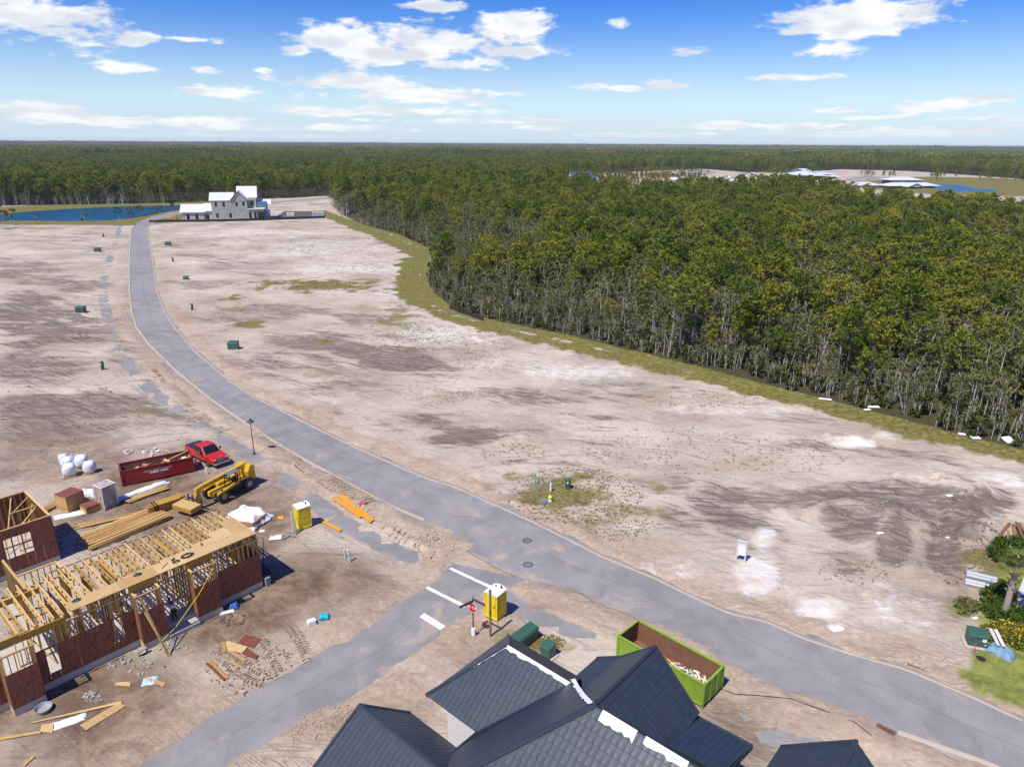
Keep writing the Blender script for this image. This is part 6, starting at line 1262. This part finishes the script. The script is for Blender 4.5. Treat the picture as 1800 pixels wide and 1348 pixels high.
pedestal(998, 860, 1.1, .27, 'dark green round pedestal in the grassy patch by the road'); pedestal(181, 650, 1.3, .25, 'dark green pedestal on the left of the bare path'); pedestal(338, 545, 1.3, .25, 'dark green pedestal right of the road bend'); pedestal(304, 460, 1.2, .25, 'dark pedestal on the far right-hand lots'); pedestal(182, 417, 1.2, .3, 'dark pedestal on the far left-hand lots'); 
stub(940.5, 853, 1.3, .07, simple('teal marker', (0.12, 0.42, 0.38), 0.5), 'teal marker post at the back of the grassy patch', 'marker_post'); stub(968, 865, .9, .1, WHITEP, 'white marker post in the middle of the grassy patch', 'marker_post')
q = at(967, 883); hy = empty('capped_marker', q, 0, 'short white stub with yellow cap in the grassy patch', 'marker'); b = MB(); b.lathe([(.2,-.05),(.2,.3),(.16,.34)], 12); b.build('stub', WHITEP, hy); b = MB(); b.lathe([(.22,.34),(.22,.5),(.12,.6),(.05,.72)], 12); b.build('cap', YTOI, hy)
q = at(957, 889); sg = empty('small_sign', q, .2, 'small blue sign tilted low in the grassy patch', 'sign'); b = MB(); b.box(-.4,.4,-.02,.02,.35,.6); b.build('panel', simple('blue sign', (0.25, 0.40, 0.60), 0.5), sg); b = MB(); b.box(-.03,.03,-.02,.02,-.1,.349); b.build('stake', GREYM, sg)
# notice board
a, b_ = G(1293.5, 985), G(1309, 989); rzb = math.atan2(b_[1]-a[1], b_[0]-a[0]); mid = (a+b_)/2; nb = empty('notice_board', (mid[0], mid[1], gz(mid[0], mid[1])), rzb, 'white notice board on two pale posts on the right-hand lot', 'notice board'); wb = float(np.linalg.norm(b_-a))/2
for s in (-1, 1): b = MB(); b.box(s*wb-.06, s*wb+.06, -.06, .06, -.2, 1.75); b.build('post', simple('pale post', (0.55, 0.56, 0.55), 0.7), nb)
b = MB(); b.box(-wb+.07, wb-.07, -.03, .03, .5, 1.7); pn = b.build('panel', WHITEP, nb)
b = MB(); b.box(-wb+.07, wb-.07, -.034, -.031, 1.45, 1.66); b.build('panel_heading', simple('pale teal print', (0.5, 0.66, 0.70), 0.6), pn); b = MB(); b.box(-wb-.05, wb+.05, -.08, .08, 1.76, 1.82); b.build('top_rail', simple('pale post', (0.55, 0.56, 0.55), 0.7), nb)
for k, zz in enumerate((1.3,1.18,1.06,.94)): b = MB(); b.box(-wb+.2, wb-.3-.1*(k % 2), -.034, -.031, zz, zz+.03); b.build('print_line', simple('grey print', (0.55, 0.58, 0.6), 0.6), pn)
# street lamps
def lamp(px, py, h, label):
    o = empty('street_lamp', at(px, py), 0, label, 'street lamp'); b = MB(); b.lathe([(.14,-.05),(.14,.25),(.08,.35)], 10); b.build('base', BROWNP, o); b = MB(); b.tube([(0,0,.3),(0,0,h-.3)], [.055,.042], 8); b.build('post', BROWNP, o); b = MB(); b.lathe([(.08,h-.34),(.1,h-.3),(.1,h-.2)], 10); b.build('collar', BLACK, o); b = MB(); b.lathe([(.42,h-.2),(.4,h-.16),(.14,h+.02),(.1,h+.14),(.02,h+.18)], 14); b.build('lamp_shade', simple('dark lamp metal', (0.05, 0.055, 0.065), 0.4), o); b = MB(); b.lathe([(.2,h-.26),(.3,h-.205)], 12); b.build('lens', LAMPW, o); return o
lamp(447, 798, 4.15, 'dark street lamp with wide shade standing near the pickup'); lamp(234, 388, 4.3, 'thin street lamp beside the far pond')
# drains and covers in the road
def grate(px, py, L, W_, rz, label):
    o = empty('storm_drain', (*G(px, py)[:2], .03), rz, label, 'storm drain'); b = MB()
    for x0, x1, y0, y1 in ((-L/2,L/2,-W_/2,-W_/2+.06),(-L/2,L/2,W_/2-.06,W_/2),(-L/2,-L/2+.06,-W_/2+.061,W_/2-.061),(L/2-.06,L/2,-W_/2+.061,W_/2-.061)): b.box(x0,x1,y0,y1,-.02,.06)
    b.build('frame', RUST, o); b = MB(); b.box(-L/2+.061, L/2-.061, -W_/2+.061, W_/2-.061, -.03, .0); b.build('pit', BLACK, o)
    for i in range(7): x = -L/2+.14+i*(L-.28)/6; b = MB(); b.box(x-.035, x+.035, -W_/2+.061, W_/2-.061, .0, .05); b.build('bar', RUST, o)
grate(1610, 1171, 1.0, .42, head((1597,1167),(1623,1176)), 'rusty storm drain in the kerb beside the lawn'); grate(1557, 1283, 1.05, .4, head((1543,1276),(1572,1290)), 'rusty storm drain at the near kerb'); 
for px, py, lb in ((1135,1003,'far storm drain'),): pass
for px, py, lb in ((927,950,'round manhole cover in the junction, far one'),(928,992,'round manhole cover in the junction, near one')):
    o = empty('manhole_cover', (*G(px, py)[:2], .004), 0, lb, 'manhole cover'); b = MB(); n = 24; V = []; fs = []
    for r_, z in ((.40,0),(.40,.012),(.34,.012),(.34,.004)): V += [(r_*math.cos(2*PI*j/n), r_*math.sin(2*PI*j/n), z) for j in range(n)]
    for k in range(3): fs += [(k*n+j, k*n+(j+1) % n, (k+1)*n+(j+1) % n, (k+1)*n+j) for j in range(n)]
    b.add(V, fs); b.build('rim', BLACK, o); b = MB(); b.tube([(0,0,.001),(0,0,.008)], .33, 20); b.build('lid', simple('worn iron', (0.15, 0.15, 0.155), 0.6, 0.1), o)
# ---------------------------------------------------------------- right edge: palm, flower bed, drive, pipes
q = at(1765, 1080); pm = empty('palm_tree', q, 0, 'cabbage palm with rough grey trunk at the right edge', 'tree'); TRK = simple('palm trunk', (0.30, 0.25, 0.20), 0.95, 0.3, 4.0, bump=.05); PALMG = leaf_mat('palm frond', (0.05,0.09,0.015), (0.14,0.2,0.04), (0.15,0.17,0.05), .2)
b = MB(); b.tube([(0,0,-.1),(.05,.05,1.2),(.18,.2,3.0),(.25,.3,4.3)], [.26,.22,.2,.26], 10); tk = b.build('trunk', TRK, pm)
for k in range(46): a = k*2.4; z = 1.6+k*.06; c_ = Vector((.07+.045*z, .06+.055*z, z)); d = Vector((math.cos(a), math.sin(a), .9)); b = MB(); b.bar(c_+d*.16, c_+d*.42, .1, .03); b.build('leaf_boot', TRK, tk)
fr_ = MB(); r = np.random.default_rng(3)
for k in range(26):
    a = k*2.4+r.random()*.5; el = r.uniform(-.5, 1.2); d = Vector((math.cos(a)*math.cos(el), math.sin(a)*math.cos(el), math.sin(el))); c_ = Vector((.26,.31,4.3)); st_ = c_+d*r.uniform(.5,.8); sd = d.cross(Vector((0,0,1))).normalized(); up = sd.cross(d)
    fr_.bar(c_, st_, .03)
    for j in range(13): t = -1.25+2.5*j/12; dd = (d*math.cos(t)+sd*math.sin(t)); e_ = st_+dd*.85*(1-.15*abs(t))-Vector((0,0,.22+.1*abs(t))); pn_ = dd.cross(up).normalized()*.035; fr_.add([st_-pn_*.4, st_+pn_*.4, (st_+e_)/2+pn_+up*.05, (st_+e_)/2-pn_+up*.05, e_], [(0,1,2,3),(3,2,4)])
fr_.build('crown', PALMG, pm)
DRIVE = simple('pale concrete drive', (0.55, 0.52, 0.46), 0.9, 0.08, 1.0)
dp = GP([(1783,1080),(1790,1040),(1800,1015),(1860,980),(1990,1060),(1900,1120),(1830,1110)]); mb = MB(); mb.prism([(p[0], p[1], .06) for p in dp], (0, 0, .12)); tag(mb.build('driveway', DRIVE), kind='structure')
def plants(name, label, px, py, rx, ry, n, h, leafm, flower=None, seed=0, size=.14, per=14, rr=.22):
    r = np.random.default_rng(seed); c = G(px, py); a = (G(px+rx, py)-c)[:2]; b_ = (G(px, py-ry)-c)[:2]; C = []
    for i in range(n): t, q = r.random()*6.28, math.sqrt(r.random()); p = c[:2]+a*math.cos(t)*q+b_*math.sin(t)*q; C.append((p[0], p[1], gz(p[0], p[1])+h*(.4+.6*r.random())))
    V, Fs = leaves(C, per, rr, size, r, .25 if name == 'weeds' else .8, lay=(name == 'weeds')); me = mesh_np(name, V, Fs, leafm)
    if flower: me.materials.append(flower); mi = (r.random(len(Fs)) < .22).astype(np.int32); me.polygons.foreach_set('material_index', mi)
    return tag(link(name, me), label, kind='stuff')
FLOW = simple('yellow petals', (0.70, 0.46, 0.01), 0.7, 0.1); HEDGE = leaf_mat('garden leaves', (0.04, 0.075, 0.012), (0.11, 0.16, 0.03), (0.14, 0.14, 0.04), .2)
plants('flower_bed', 'bed of yellow flowers beside the lawn cabinet', 1765, 1116, 44, 16, 420, .35, HEDGE, FLOW, 1, .13, 16, .3); plants('flower_bed_edge', 'yellow flowers running off the right edge', 1800, 1128, 26, 16, 200, .35, HEDGE, FLOW, 2, .13, 16, .3)
plants('garden_shrubs', 'green shrubs round the palm', 1752, 1062, 28, 32, 120, .5, HEDGE, None, 3, .2, 20, .4); plants('garden_shrubs', 'green shrubs behind the palm', 1776, 975, 38, 24, 110, .5, HEDGE, None, 4, .2, 20, .4); plants('garden_shrubs', 'shrubs by the lawn edge', 1700, 1070, 22, 14, 60, .3, SHRUB_LEAF, None, 5, .16, 14, .3); plants('garden_shrubs', 'soft green shrub above the flower bed', 1790, 1090, 26, 12, 80, .5, HEDGE, None, 6, .16, 20, .4)
# bench with tarpaulin
q = at(1749, 1131); bn = empty('plank_bench', q, math.radians(72), 'narrow bench of two pale planks standing on the lawn', 'bench')
for y in (-.17,.15): b = MB(); b.box(-.95,.95,y-.11,y+.11,.5,.55); b.build('plank', PALEW, bn)
for x in (-.75,.75):
    for y in (-.2,.2): b = MB(); b.bar((x*1.08,y*1.2,0),(x,y,.5),.06); b.build('leg', BROWNP, bn)
cloth('blue_tarpaulin', 'crumpled blue tarpaulin dropped on the lawn beside the bench', at(1759, 1148), .6, 1.2, 1.7, .3, simple('faded blue tarpaulin', (0.16, 0.28, 0.40), 0.5, .15), 31, 'tarpaulin', 20, 20, .15)
q = at(1711, 1148); b = MB(); b.tube([(0,0,-.1),(.02,0,.85)], .03, 6); tag(b.build('pink_stake', simple('pink stake', (0.7, 0.06, 0.2), 0.5), None, q), 'thin pink marker stake in front of the lawn cabinet', 'stake')
q = at(1724, 1158); b = MB(); b.lathe([(.3,-.02),(.3,.03),(.02,.04)], 14); tag(b.build('round_cover', BLACK, None, q), 'flat dark round cover set in the lawn', 'cover')
# bundle of grey pipes
a, b_ = G(1704, 1026), G(1738, 1034); rzb = math.atan2(b_[1]-a[1], b_[0]-a[0]); mid = (a+b_)/2; pb = empty('pipe_bundle', (mid[0], mid[1], gz(mid[0], mid[1])), rzb, 'bundle of short grey pipes lying beside the palm', 'pipe bundle')
for y, z in ((-.55,.2),(-.1,.2),(.35,.2),(.8,.2),(.1,.56),(.55,.56)): b = MB(); b.tube([(-1.0+.1*y,y,z),(1.05+.1*y,y,z)], .21, 14); b.build('pipe', GREYM, pb)
# planks dumped at the right edge
pq = at(1786, 940); 
for i in range(9): a_ = random.uniform(.75, 1.25); b = MB(); L_ = random.uniform(2.2, 3.6); b.box(-L_/2, L_/2, -.12, .12, 0, .05); o = b.build('rough_plank', POSTW if i % 2 else RUST, None, (pq[0]+random.uniform(-.9,1.0), pq[1]+random.uniform(-.6,.6), pq[2]+.03+.055*i), a_); tag(o, 'rough brown plank in the heap at the right edge', 'plank', 'rough planks at the right edge')
b = MB(); b.bar(G(1754,935)+np.array([0,0,.25]), G(1773,922)+np.array([0,0,.3]), .16, .06); tag(b.build('rough_plank', LUMBER), 'single pale plank pointing away from the brown plank heap', 'plank')
# white boards left by the wood
for i, (px, py, w_, h_, lb) in enumerate(((1450,704,1.6,.5,'long white board at the edge of the wood, farthest left'),(1534,718,1.6,.6,'white board lying in grass at the edge of the wood'),(1524,723,.9,.4,'small white board just in front of another by the wood'),(1690,766,.8,.5,'small white slab by the wood'),(1714,772,1.0,.7,'white slab lying in the grass verge'),(1772,776,1.3,1.2,'large tilted white slab at the edge of the wood'),(1786,781,1.0,.6,'white slab beside the large tilted one'))):
    q = at(px, py); b = MB(); b.box(-w_/2, w_/2, -h_/2, h_/2, 0, .08); o = b.build('white_slab', WHITEP, None, (q[0], q[1], q[2]+.12), -.35+.3*(i % 3)); o.rotation_euler.x = .25 if i == 5 else .06; tag(o, lb, 'slab')
for px, py, w_, lb in ((1668,880,.9,'white scrap on the dark soil of the right-hand lot'),(1546,945,.7,'pale scrap on the right-hand lot'),(1667,941,.5,'tiny white scrap by the dark gully'),(1714,1087,.5,'white paper below the garden shrubs'),(1692,1073,.4,'small white paper beside the garden shrubs'),(1470,1106,1.2,'white puddle-shaped sheet beside the road')): cloth('white_scrap', lb, at(px, py), .3, w_, w_*.5, .06, WHITEP, px, 'scrap', 10, 8, .04)
for ln, lb in (([(1248,1206),(1290,1222),(1340,1225),(1390,1232),(1450,1252),(1500,1276),(1530,1300)],'thin dark cable lying across the sand by the green skip'),): b = MB(); b.tube([(*G(*p)[:2], gz(*G(*p)[:2])+.03) for p in ln], .025, 5); tag(b.build('cable', BLACK), lb, 'cable')
# silt fence beside the wood
def fence(label, line, h=.7, name='silt_fence', m=BLACK):
    pts = GP(line); o = empty(name, (pts[0][0], pts[0][1], 0), 0, label, 'fence'); rs = resample(pts, 24)
    for i, (p, q_) in enumerate(zip(rs[:-1], rs[1:])):
        z0 = gz(*p); d = Vector((q_[0]-p[0], q_[1]-p[1], 0)); n = Vector((-d.y, d.x, 0)).normalized()*.02; b = MB(); P0 = Vector((p[0]-pts[0][0], p[1]-pts[0][1], z0-.05)); P1 = P0+d; b.prism([P0, P1, P1+Vector((0,0,h)), P0+Vector((0,0,h))], n); b.build('fabric', m, o)
        if i % 3 == 0: b = MB(); b.bar(P0+n*2, P0+n*2+Vector((0,0,h+.2)), .06); b.build('stake', POSTW, o)
    return o
fence('black silt fence at the foot of the wood', [(790,544),(815,553),(850,565)], .9)
# weeds on the sand
DRYG = leaf_mat('dry weed', (0.17, 0.15, 0.045), (0.36, 0.30, 0.11), (0.17, 0.19, 0.045), .3, .2)
for i, (px, py, rx, ry, n, sz, lb) in enumerate(((800,600,110,30,150,.35,'weeds near the wood'),(700,590,70,24,70,.35,'weeds on the pale sand'),(1010,870,120,46,560,.17,'weeds of the grassy patch'),(560,503,110,9,260,.4,'weeds on the far lots'),(640,440,110,30,120,.5,'far weeds'),(480,430,90,24,80,.5,'far weeds left'),(780,690,80,26,60,.25,'weeds on the middle lot'),(1180,790,160,40,110,.2,'weeds on the right middle lot'),(1380,800,110,30,90,.2,'weeds by the verge'),(960,1130,34,14,150,.16,'weeds round the long cabinet'),(1500,1010,60,26,40,.16,'weeds by the white sand'),(140,594,18,5,30,.3,'brown weeds on the left lots'),(300,430,30,6,40,.5,'weeds by the far box'),(1090,920,70,30,160,.15,'weeds beside the grassy patch'),(420,545,40,24,60,.3,'weeds on the far middle lot'),(860,640,60,14,60,.25,'weeds below the verge'),(1250,700,140,14,90,.25,'weeds along the verge'),(905,800,60,18,50,.2,'weeds on the low mound'),(640,650,60,20,40,.25,'weeds on the dark streaks'))): plants('weeds', lb, px, py, rx, ry, int(n*1.6), .03, DRYG, None, 50+i, sz*.5, 8, sz*(.35+.3*(i % 3)))
# ---------------------------------------------------------------- big house with grey board walls beyond the lots
GREYW = mat('grey sheathed wall', lambda t, b, o: (lambda c: (t.t.links.new(t.mix(t.math('MULTIPLY', t.ramp(t.noise(t.scale(c, (2.2, 2.2, 0.35)), 1.6, 5.0, 0.7, 0.5).outputs[0], 0.52, 0.62), 0.8), t.mix(t.noise(c, 0.4, 3.0).outputs[0], (0.33, 0.33, 0.30), (0.42, 0.415, 0.38)), (0.13, 0.135, 0.14)), b.inputs['Base Color']), b.inputs['Roughness'].__setattr__('default_value', 0.8)))(t.n('ShaderNodeTexCoord').outputs['Object']))
PALEWALL = simple('pale grey wall', (0.46, 0.45, 0.41), 0.8, 0.08, 1.0); MROOF = simple('white metal roof', (0.60, 0.62, 0.65), 0.45, 0.06, 0.5); BLUEWRAP = simple('blue grey wrap', (0.10, 0.17, 0.27), 0.7, 0.2, 1.0); SOILB = simple('dark turned soil', (0.10, 0.08, 0.065), 0.95, 0.2, 0.6)
def walls(par, x0, x1, y0, y1, z1, m, z0=-.3): rough_box('wall', par, x0, x1, y0, y1, z0, z1, m)
def gable(par, x0, x1, y0, y1, ze, zr, along='x', m=MROOF, ov=.5, wallm=None, th=.18):
    """two-sided roof; ridge along x or y"""
    if along == 'x':
        ym = (y0+y1)/2; q = [[(x0-ov,y0-ov,ze),(x1+ov,y0-ov,ze),(x1+ov,ym,zr),(x0-ov,ym,zr)], [(x0-ov,y1+ov,ze),(x1+ov,y1+ov,ze),(x1+ov,ym,zr),(x0-ov,ym,zr)]]; ends = [[(x,y0,ze),(x,y1,ze),(x,ym,zr-.25)] for x in (x0+.02, x1-.14)]; d = (.12,0,0)
    else:
        xm = (x0+x1)/2; q = [[(x0-ov,y0-ov,ze),(x0-ov,y1+ov,ze),(xm,y1+ov,zr),(xm,y0-ov,zr)], [(x1+ov,y0-ov,ze),(x1+ov,y1+ov,ze),(xm,y1+ov,zr),(xm,y0-ov,zr)]]; ends = [[(x0,y,ze),(x1,y,ze),(xm,y,zr-.25)] for y in (y0+.02, y1-.14)]; d = (0,.12,0)
    for p in q: b = MB(); b.prism(p, (0,0,th)); b.build('roof', m, par)
    if wallm:
        for e in ends: b = MB(); b.prism(e, d); b.build('gable', wallm, par)
def window(par, x, y, z, w_, h_, frame=None):
    b = MB(); b.box(x-w_/2, x+w_/2, y-.05, y-.01, z, z+h_); o = b.build('window', BLACK, par); b = MB(); b.box(x-w_/2+.12, x+w_/2-.12, y-.07, y-.052, z+.12, z+h_-.12); b.build('pane', GLASS, o)
a, b_ = G(322, 388.5), G(470, 385.5); rzf = math.atan2(b_[1]-a[1], b_[0]-a[0]); fh = empty('grey_house', (a[0], a[1], 0), rzf, 'large grey walled house with white metal roofs under construction beyond the lots', 'house'); u_ = float(np.linalg.norm(b_-a))/148.0   # metres per photo unit
X_ = lambda px: (px-322)*u_
walls(fh, X_(322), X_(359), 0, 11, 3.5, PALEWALL); gable(fh, X_(320), X_(360), 0, 11, 3.5, 6.6, 'x', wallm=PALEWALL); walls(fh, X_(359.2), X_(374), .6, 10, 3.9, PALEWALL); gable(fh, X_(359.5), X_(374), .6, 10, 3.9, 6.9, 'x')
walls(fh, X_(374.3), X_(437), -1.5, 9.5, 8.5, GREYW); gable(fh, X_(373), X_(412), -1.2, 9.5, 8.5, 11.6, 'x', wallm=GREYW); gable(fh, X_(409), X_(437.5), -1.6, 9.5, 8.5, 12.6, 'y', wallm=GREYW); walls(fh, X_(437.2), X_(452), 2.5, 12, 9.3, GREYW); gable(fh, X_(420), X_(452.5), 3.2, 12, 9.3, 14.0, 'x', wallm=GREYW); walls(fh, X_(437.1), X_(466), -2.2, 2.4, 4.6, GREYW); b = MB(); b.box(X_(437), X_(468), -2.7, 3.0, 4.65, 4.95); b.build('porch_roof', MROOF, fh); walls(fh, X_(452.2), X_(470), 2.8, 12, 7.6, BLUEWRAP); gable(fh, X_(456), X_(477), 3.5, 12, 6.4, 8.2, 'x'); walls(fh, X_(466.2), X_(476), -.5, 2.6, 4.3, BLUEWRAP)
for px in (331.5, 346.5): window(fh, X_(px), 0, .6, 1.1, 2.2)
for px in (365.5,): window(fh, X_(px), .6, .6, 1.0, 2.0); b = MB(); b.box(X_(361)-.6, X_(361)+.4, .5, .58, 0, 2.6); b.build('door', BLUEWRAP, fh)
for px, z in ((382.5,6.0),(396,6.0),(418.5,6.0),(430.5,6.2),(383,1.2),(406,1.2)): window(fh, X_(px), -1.5, z, .95, 1.9)
for px in (441, 450): window(fh, X_(px), -2.2, .6, 1.0, 2.9)
window(fh, X_(460), -2.2, .3, 2.9, 3.2); window(fh, X_(445), 2.5, 6.0, 1.5, 2.2)
fence('long dark silt fence before the grey house', [(262,391),(330,391),(400,390),(480,387.5),(572,384)], 1.1)
for px, py, L_, W_, Hh, m, lb, nm in ((559,380,5.5,3.5,2.0,simple('pale blue blocks',(0.42,0.50,0.56),.6),'pale blue grey stack of blocks at the end of the dark fence','block_stack'),(511,380,3.5,2.0,1.6,WHITEP,'white wrapped pallet on the soil beside the grey house','pallet_load'),(303,386,4.0,2.5,1.0,LUMBER,'orange yellow timber stack left of the grey house','timber_stack'),(376,388,7.0,.8,.5,WHITEP,'pale pipes lying before the grey house','pipe_stack')):
    o = empty(nm, at(px, py), rzf, lb, nm.replace('_', ' '))
    for i in range(3):
        for k in range(2): b = MB(); b.box(-L_/2+i*L_/3+.05, -L_/2+(i+1)*L_/3-.05, -W_/2, W_/2, k*Hh/2, (k+1)*Hh/2-.06); b.build('block', m, o, bevel=.04)
dp = GP([(482,384),(560,383),(572,378),(560,372),(500,372)]); mb = MB(); mb.prism([(p[0], p[1], .02) for p in dp], (0, 0, .14)); tag(mb.build('soil_bed', SOILB), kind='structure')
# young trees by the pond
def young(px, py, h, label, m=BUSH_LEAF, s=1.0):
    o = empty('young_tree', at(px, py), random.random()*6, label, 'tree'); (V1, F1), (V2, F2) = shrub(int(px)+200, h, stems=2, clumps=9, per=20, size=.35*s, bare=.4); link('trunk', mesh_np('trunk', V1, F1, GREYBARK), o); link('crown', mesh_np('crown', V2, F2, m), o)
young(151, 391, 5.0, 'reddish young tree standing by the near pond bank', SHRUB_LEAF); young(66, 394, 4.0, 'small tree at the left pond bank', SHRUB_LEAF); young(209, 386, 5.5, 'young tree by the pond nearest the road bend'); young(247, 381, 5.0, 'young tree beside the far street lamp'); young(229, 379, 4.5, 'young tree across the pond corner'); young(281, 373, 4.0, 'round bush by the far roadside'); young(303, 370, 4.0, 'young tree farthest along the far roadside'); young(146, 393, 2.0, 'low bush at the near pond bank')
for i, (px, py, h) in enumerate(((6,402,9),(-14,404,10),(20,396,7),(-30,400,11))): young(px, py, h, ('dark leafy tree at the left edge of the lots, nearest','dark leafy tree at the left edge, behind the nearest','smaller dark tree at the left edge by the pond','tall dark tree just off the left edge')[i], BUSH_LEAF, 1.6)
# ---------------------------------------------------------------- far buildings among the trees
SC_ = lambda py: ((py-256.5)*.948)/CAMH
def far(name, px, py, label, cat='building'):
    p = G(px, py); return empty(name, (p[0], p[1], 0), math.atan2(-p[0], p[1])*-0+rzf*.5, label, cat), 1.0/SC_(py)
BLUEROOF = simple('pale blue metal roof', (0.55, 0.62, 0.70), 0.4, 0.06, .3); BRICKR = simple('red brick', (0.30, 0.12, 0.08), 0.85, 0.1, .5); DARKROOF = simple('dark blue roof', (0.05, 0.075, 0.11), 0.5, 0.1, .5); TANW = simple('tan block wall', (0.42, 0.25, 0.17), 0.85, 0.08, .5); TEALW = simple('teal panels', (0.16, 0.45, 0.5), 0.5)
def hip(par, x0, x1, y0, y1, ze, zr, m, ins=None, ov=1.0):
    x0, x1, y0, y1 = x0-ov, x1+ov, y0-ov, y1+ov; ins = ins or (y1-y0)/2; ym = (y0+y1)/2; b = MB(); b.add([(x0,y0,ze),(x1,y0,ze),(x1,y1,ze),(x0,y1,ze),(x0+ins,ym,zr),(x1-ins,ym,zr)], [(0,1,5,4),(1,2,5),(2,3,4,5),(3,0,4),(0,3,2,1)]); b.build('roof', m, par)
o, k = far('school_building', 1434, 314, 'large building with pale blue metal roofs and brick walls among far trees'); walls(o, -36*k, 38*k, 0, 26, 9*k*.6, BRICKR); hip(o, -36*k, 4*k, -4, 30, 5.5*k, 16*k, BLUEROOF); hip(o, 0, 39*k, 2, 26, 7*k, 10.5*k, BLUEROOF); hip(o, -10*k, 14*k, -8, 4, 5*k, 8*k, BLUEROOF); hip(o, 18*k, 38*k, -8, 2, 3.5*k, 6*k, BLUEROOF)
for i in range(9): window(o, -30*k+i*8*k, -.1, 1.5*k, 2.5*k, 2.2*k)
o, k = far('white_roof_building', 1570, 330, 'low building with bright white metal roofs beside the far blue pond'); walls(o, -66*k, -20*k, 0, 18, 4*k, PALEWALL); hip(o, -68*k, -20*k, 0, 18, 4*k, 9*k, MROOF); walls(o, 8*k, 62*k, 4, 22, 11*k, GREENB); hip(o, 4*k, 64*k, 6, 22, 12*k, 17*k, MROOF); hip(o, -24*k, 74*k, -10, 6, 4*k, 9*k, MROOF); walls(o, -20*k, 70*k, -6, 4, 4*k, PALEWALL); gable(o, 2*k, 30*k, -18, 0, 3*k, 9*k, 'y', wallm=PALEWALL)
for i in range(6): window(o, 12*k+i*8*k, 3.9, 6*k, 4*k, 3*k)
o, k = far('dark_roof_house', 1018, 318, 'far house with dark blue roof and white gables left of the red trailers', 'house'); walls(o, -14*k, 22*k, 0, 12, 7*k, WHITEP); gable(o, -14*k, 22*k, 0, 12, 7*k, 14*k, 'x', DARKROOF, wallm=WHITEP); gable(o, -6*k, 2*k, -4, 5, 6*k, 11*k, 'y', DARKROOF, wallm=WHITEP)
o, k = far('white_gable_house', 1048, 326, 'far white gabled house just right of the dark roofed one', 'house'); walls(o, -6*k, 7*k, 0, 12, 7*k, WHITEP); gable(o, -6*k, 7*k, 0, 12, 7*k, 15*k, 'y', DARKROOF, wallm=WHITEP)
o, k = far('tan_building', 1166, 313, 'plain tan block building among far trees'); walls(o, -16*k, -5*k, 0, 10, 11*k, TANW); walls(o, -5*k+.1, 15*k, -1, 12, 10*k, TANW); b = MB(); b.box(-5*k, 15*k, -1.3, 12.3, 10*k, 10.6*k); b.build('parapet', BRICKR, o); window(o, 4*k, -1, 4*k, 4*k, 3*k)
REDT = simple('red trailer', (0.45, 0.03, 0.03), 0.5)
for px, py, w_, lb in ((1063,318,20,'red trailer, left one in the far yard'),(1087,318,9,'short red trailer, right one in the far yard')): o, k = far('red_trailer', px, py, lb, 'trailer'); b = MB(); b.box(-w_/2*k, w_/2*k, 0, 3, .8, 6*k); b.build('box', REDT, o); b = MB(); b.box(-w_/2*k+1, w_/2*k-1, .3, 2.7, 0, .79); b.build('chassis', BLACK, o)
for i, (px, py, w_, h_) in enumerate(((1186,322,10,9),(1207,326,9,8),(1265,320,8,8),(1285,322,14,11),(1150,326,5,11),(1315,312,22,8))):
    o, k = far('pale_house', px, py, ('pale gabled house seen through far trees below the tan building','white house glimpsed through trees right of the pale gabled one','white house glimpsed through trees, left of a pair','white house glimpsed through trees, right of a pair','narrow white house glimpsed through trees','grey roofed house left of the big blue roofed building')[i], 'house'); walls(o, -w_/2*k, w_/2*k, 0, 9, h_*.55*k, WHITEP); gable(o, -w_/2*k, w_/2*k, 0, 9, h_*.55*k, h_*k, 'y' if i % 2 else 'x', MROOF if i < 5 else simple('grey roof', (0.22, 0.21, 0.19), .8), wallm=WHITEP); window(o, 0, 0, 1.0, 1.2*k, 2*k)
o, k = far('teal_building', 1046, 277, 'tiny teal and white building far off above the wood'); walls(o, -14*k, 6*k, 0, 30, 16, TEALW); b = MB(); b.box(-13*k, 2*k, -1, 31, 16, 22); b.build('roof', MROOF, o); b = MB(); b.box(6*k, 16*k, 0, 25, 0, 20); b.build('annex', TANW, o)
for i, (px, y0, y1) in enumerate(((1573,257,270),(1582,262,270),(1626,258,270),(1703,258,272),(1710,262,272),(1790,258,273))):
    p = G(px, 266.5); d = 33.0; k = float(np.hypot(p[0], p[1]))/1300.; o = empty('power_pole', (p[0], p[1], 0), 0, ('pale power pole, first from the left on the far right horizon','pale power pole, second from the left on the horizon','pale power pole, third from the left on the horizon','pale power pole, fourth from the left on the horizon','pale power pole, fifth from the left on the horizon','pale power pole, last on the right of the horizon')[i], 'power pole'); h_ = 26+(y1-y0)*.9; b = MB(); b.tube([(0,0,0),(0,0,h_)], [1.1,.7], 6); b.build('shaft', WHITEP, o); b = MB(); b.box(-3.5,3.5,-.3,.3,h_-4,h_-3.4); b.build('crossarm', WHITEP, o)
for pts in ([(1200,306),(1215,300),(1240,299),(1262,303),(1240,308),(1215,309)], [(1480,318),(1500,312),(1530,309),(1550,312),(1520,318)]):
    dp = GP(pts); mb = MB(); mb.prism([(p[0], p[1], .1) for p in dp], (0, 0, .12)); tag(mb.build('far_road', asphalt('far asphalt', .6)), kind='structure')
# ---------------------------------------------------------------- air
hz = MB(); hz.box(-30000, 30000, -1500, 60000, -4.0, 47.0)
def hazem(t, b, o):
    t.t.nodes.remove(b); v = t.n('ShaderNodeVolumePrincipled', {'Color': (0.78, 0.9, 1.0), 'Density': 0.00007}); t.t.links.new(v.outputs[0], o.inputs['Volume'])
HZ = hz.build('haze', mat('thin haze', hazem)); tag(HZ, 'thin blue haze over the distant woods', kind='stuff')
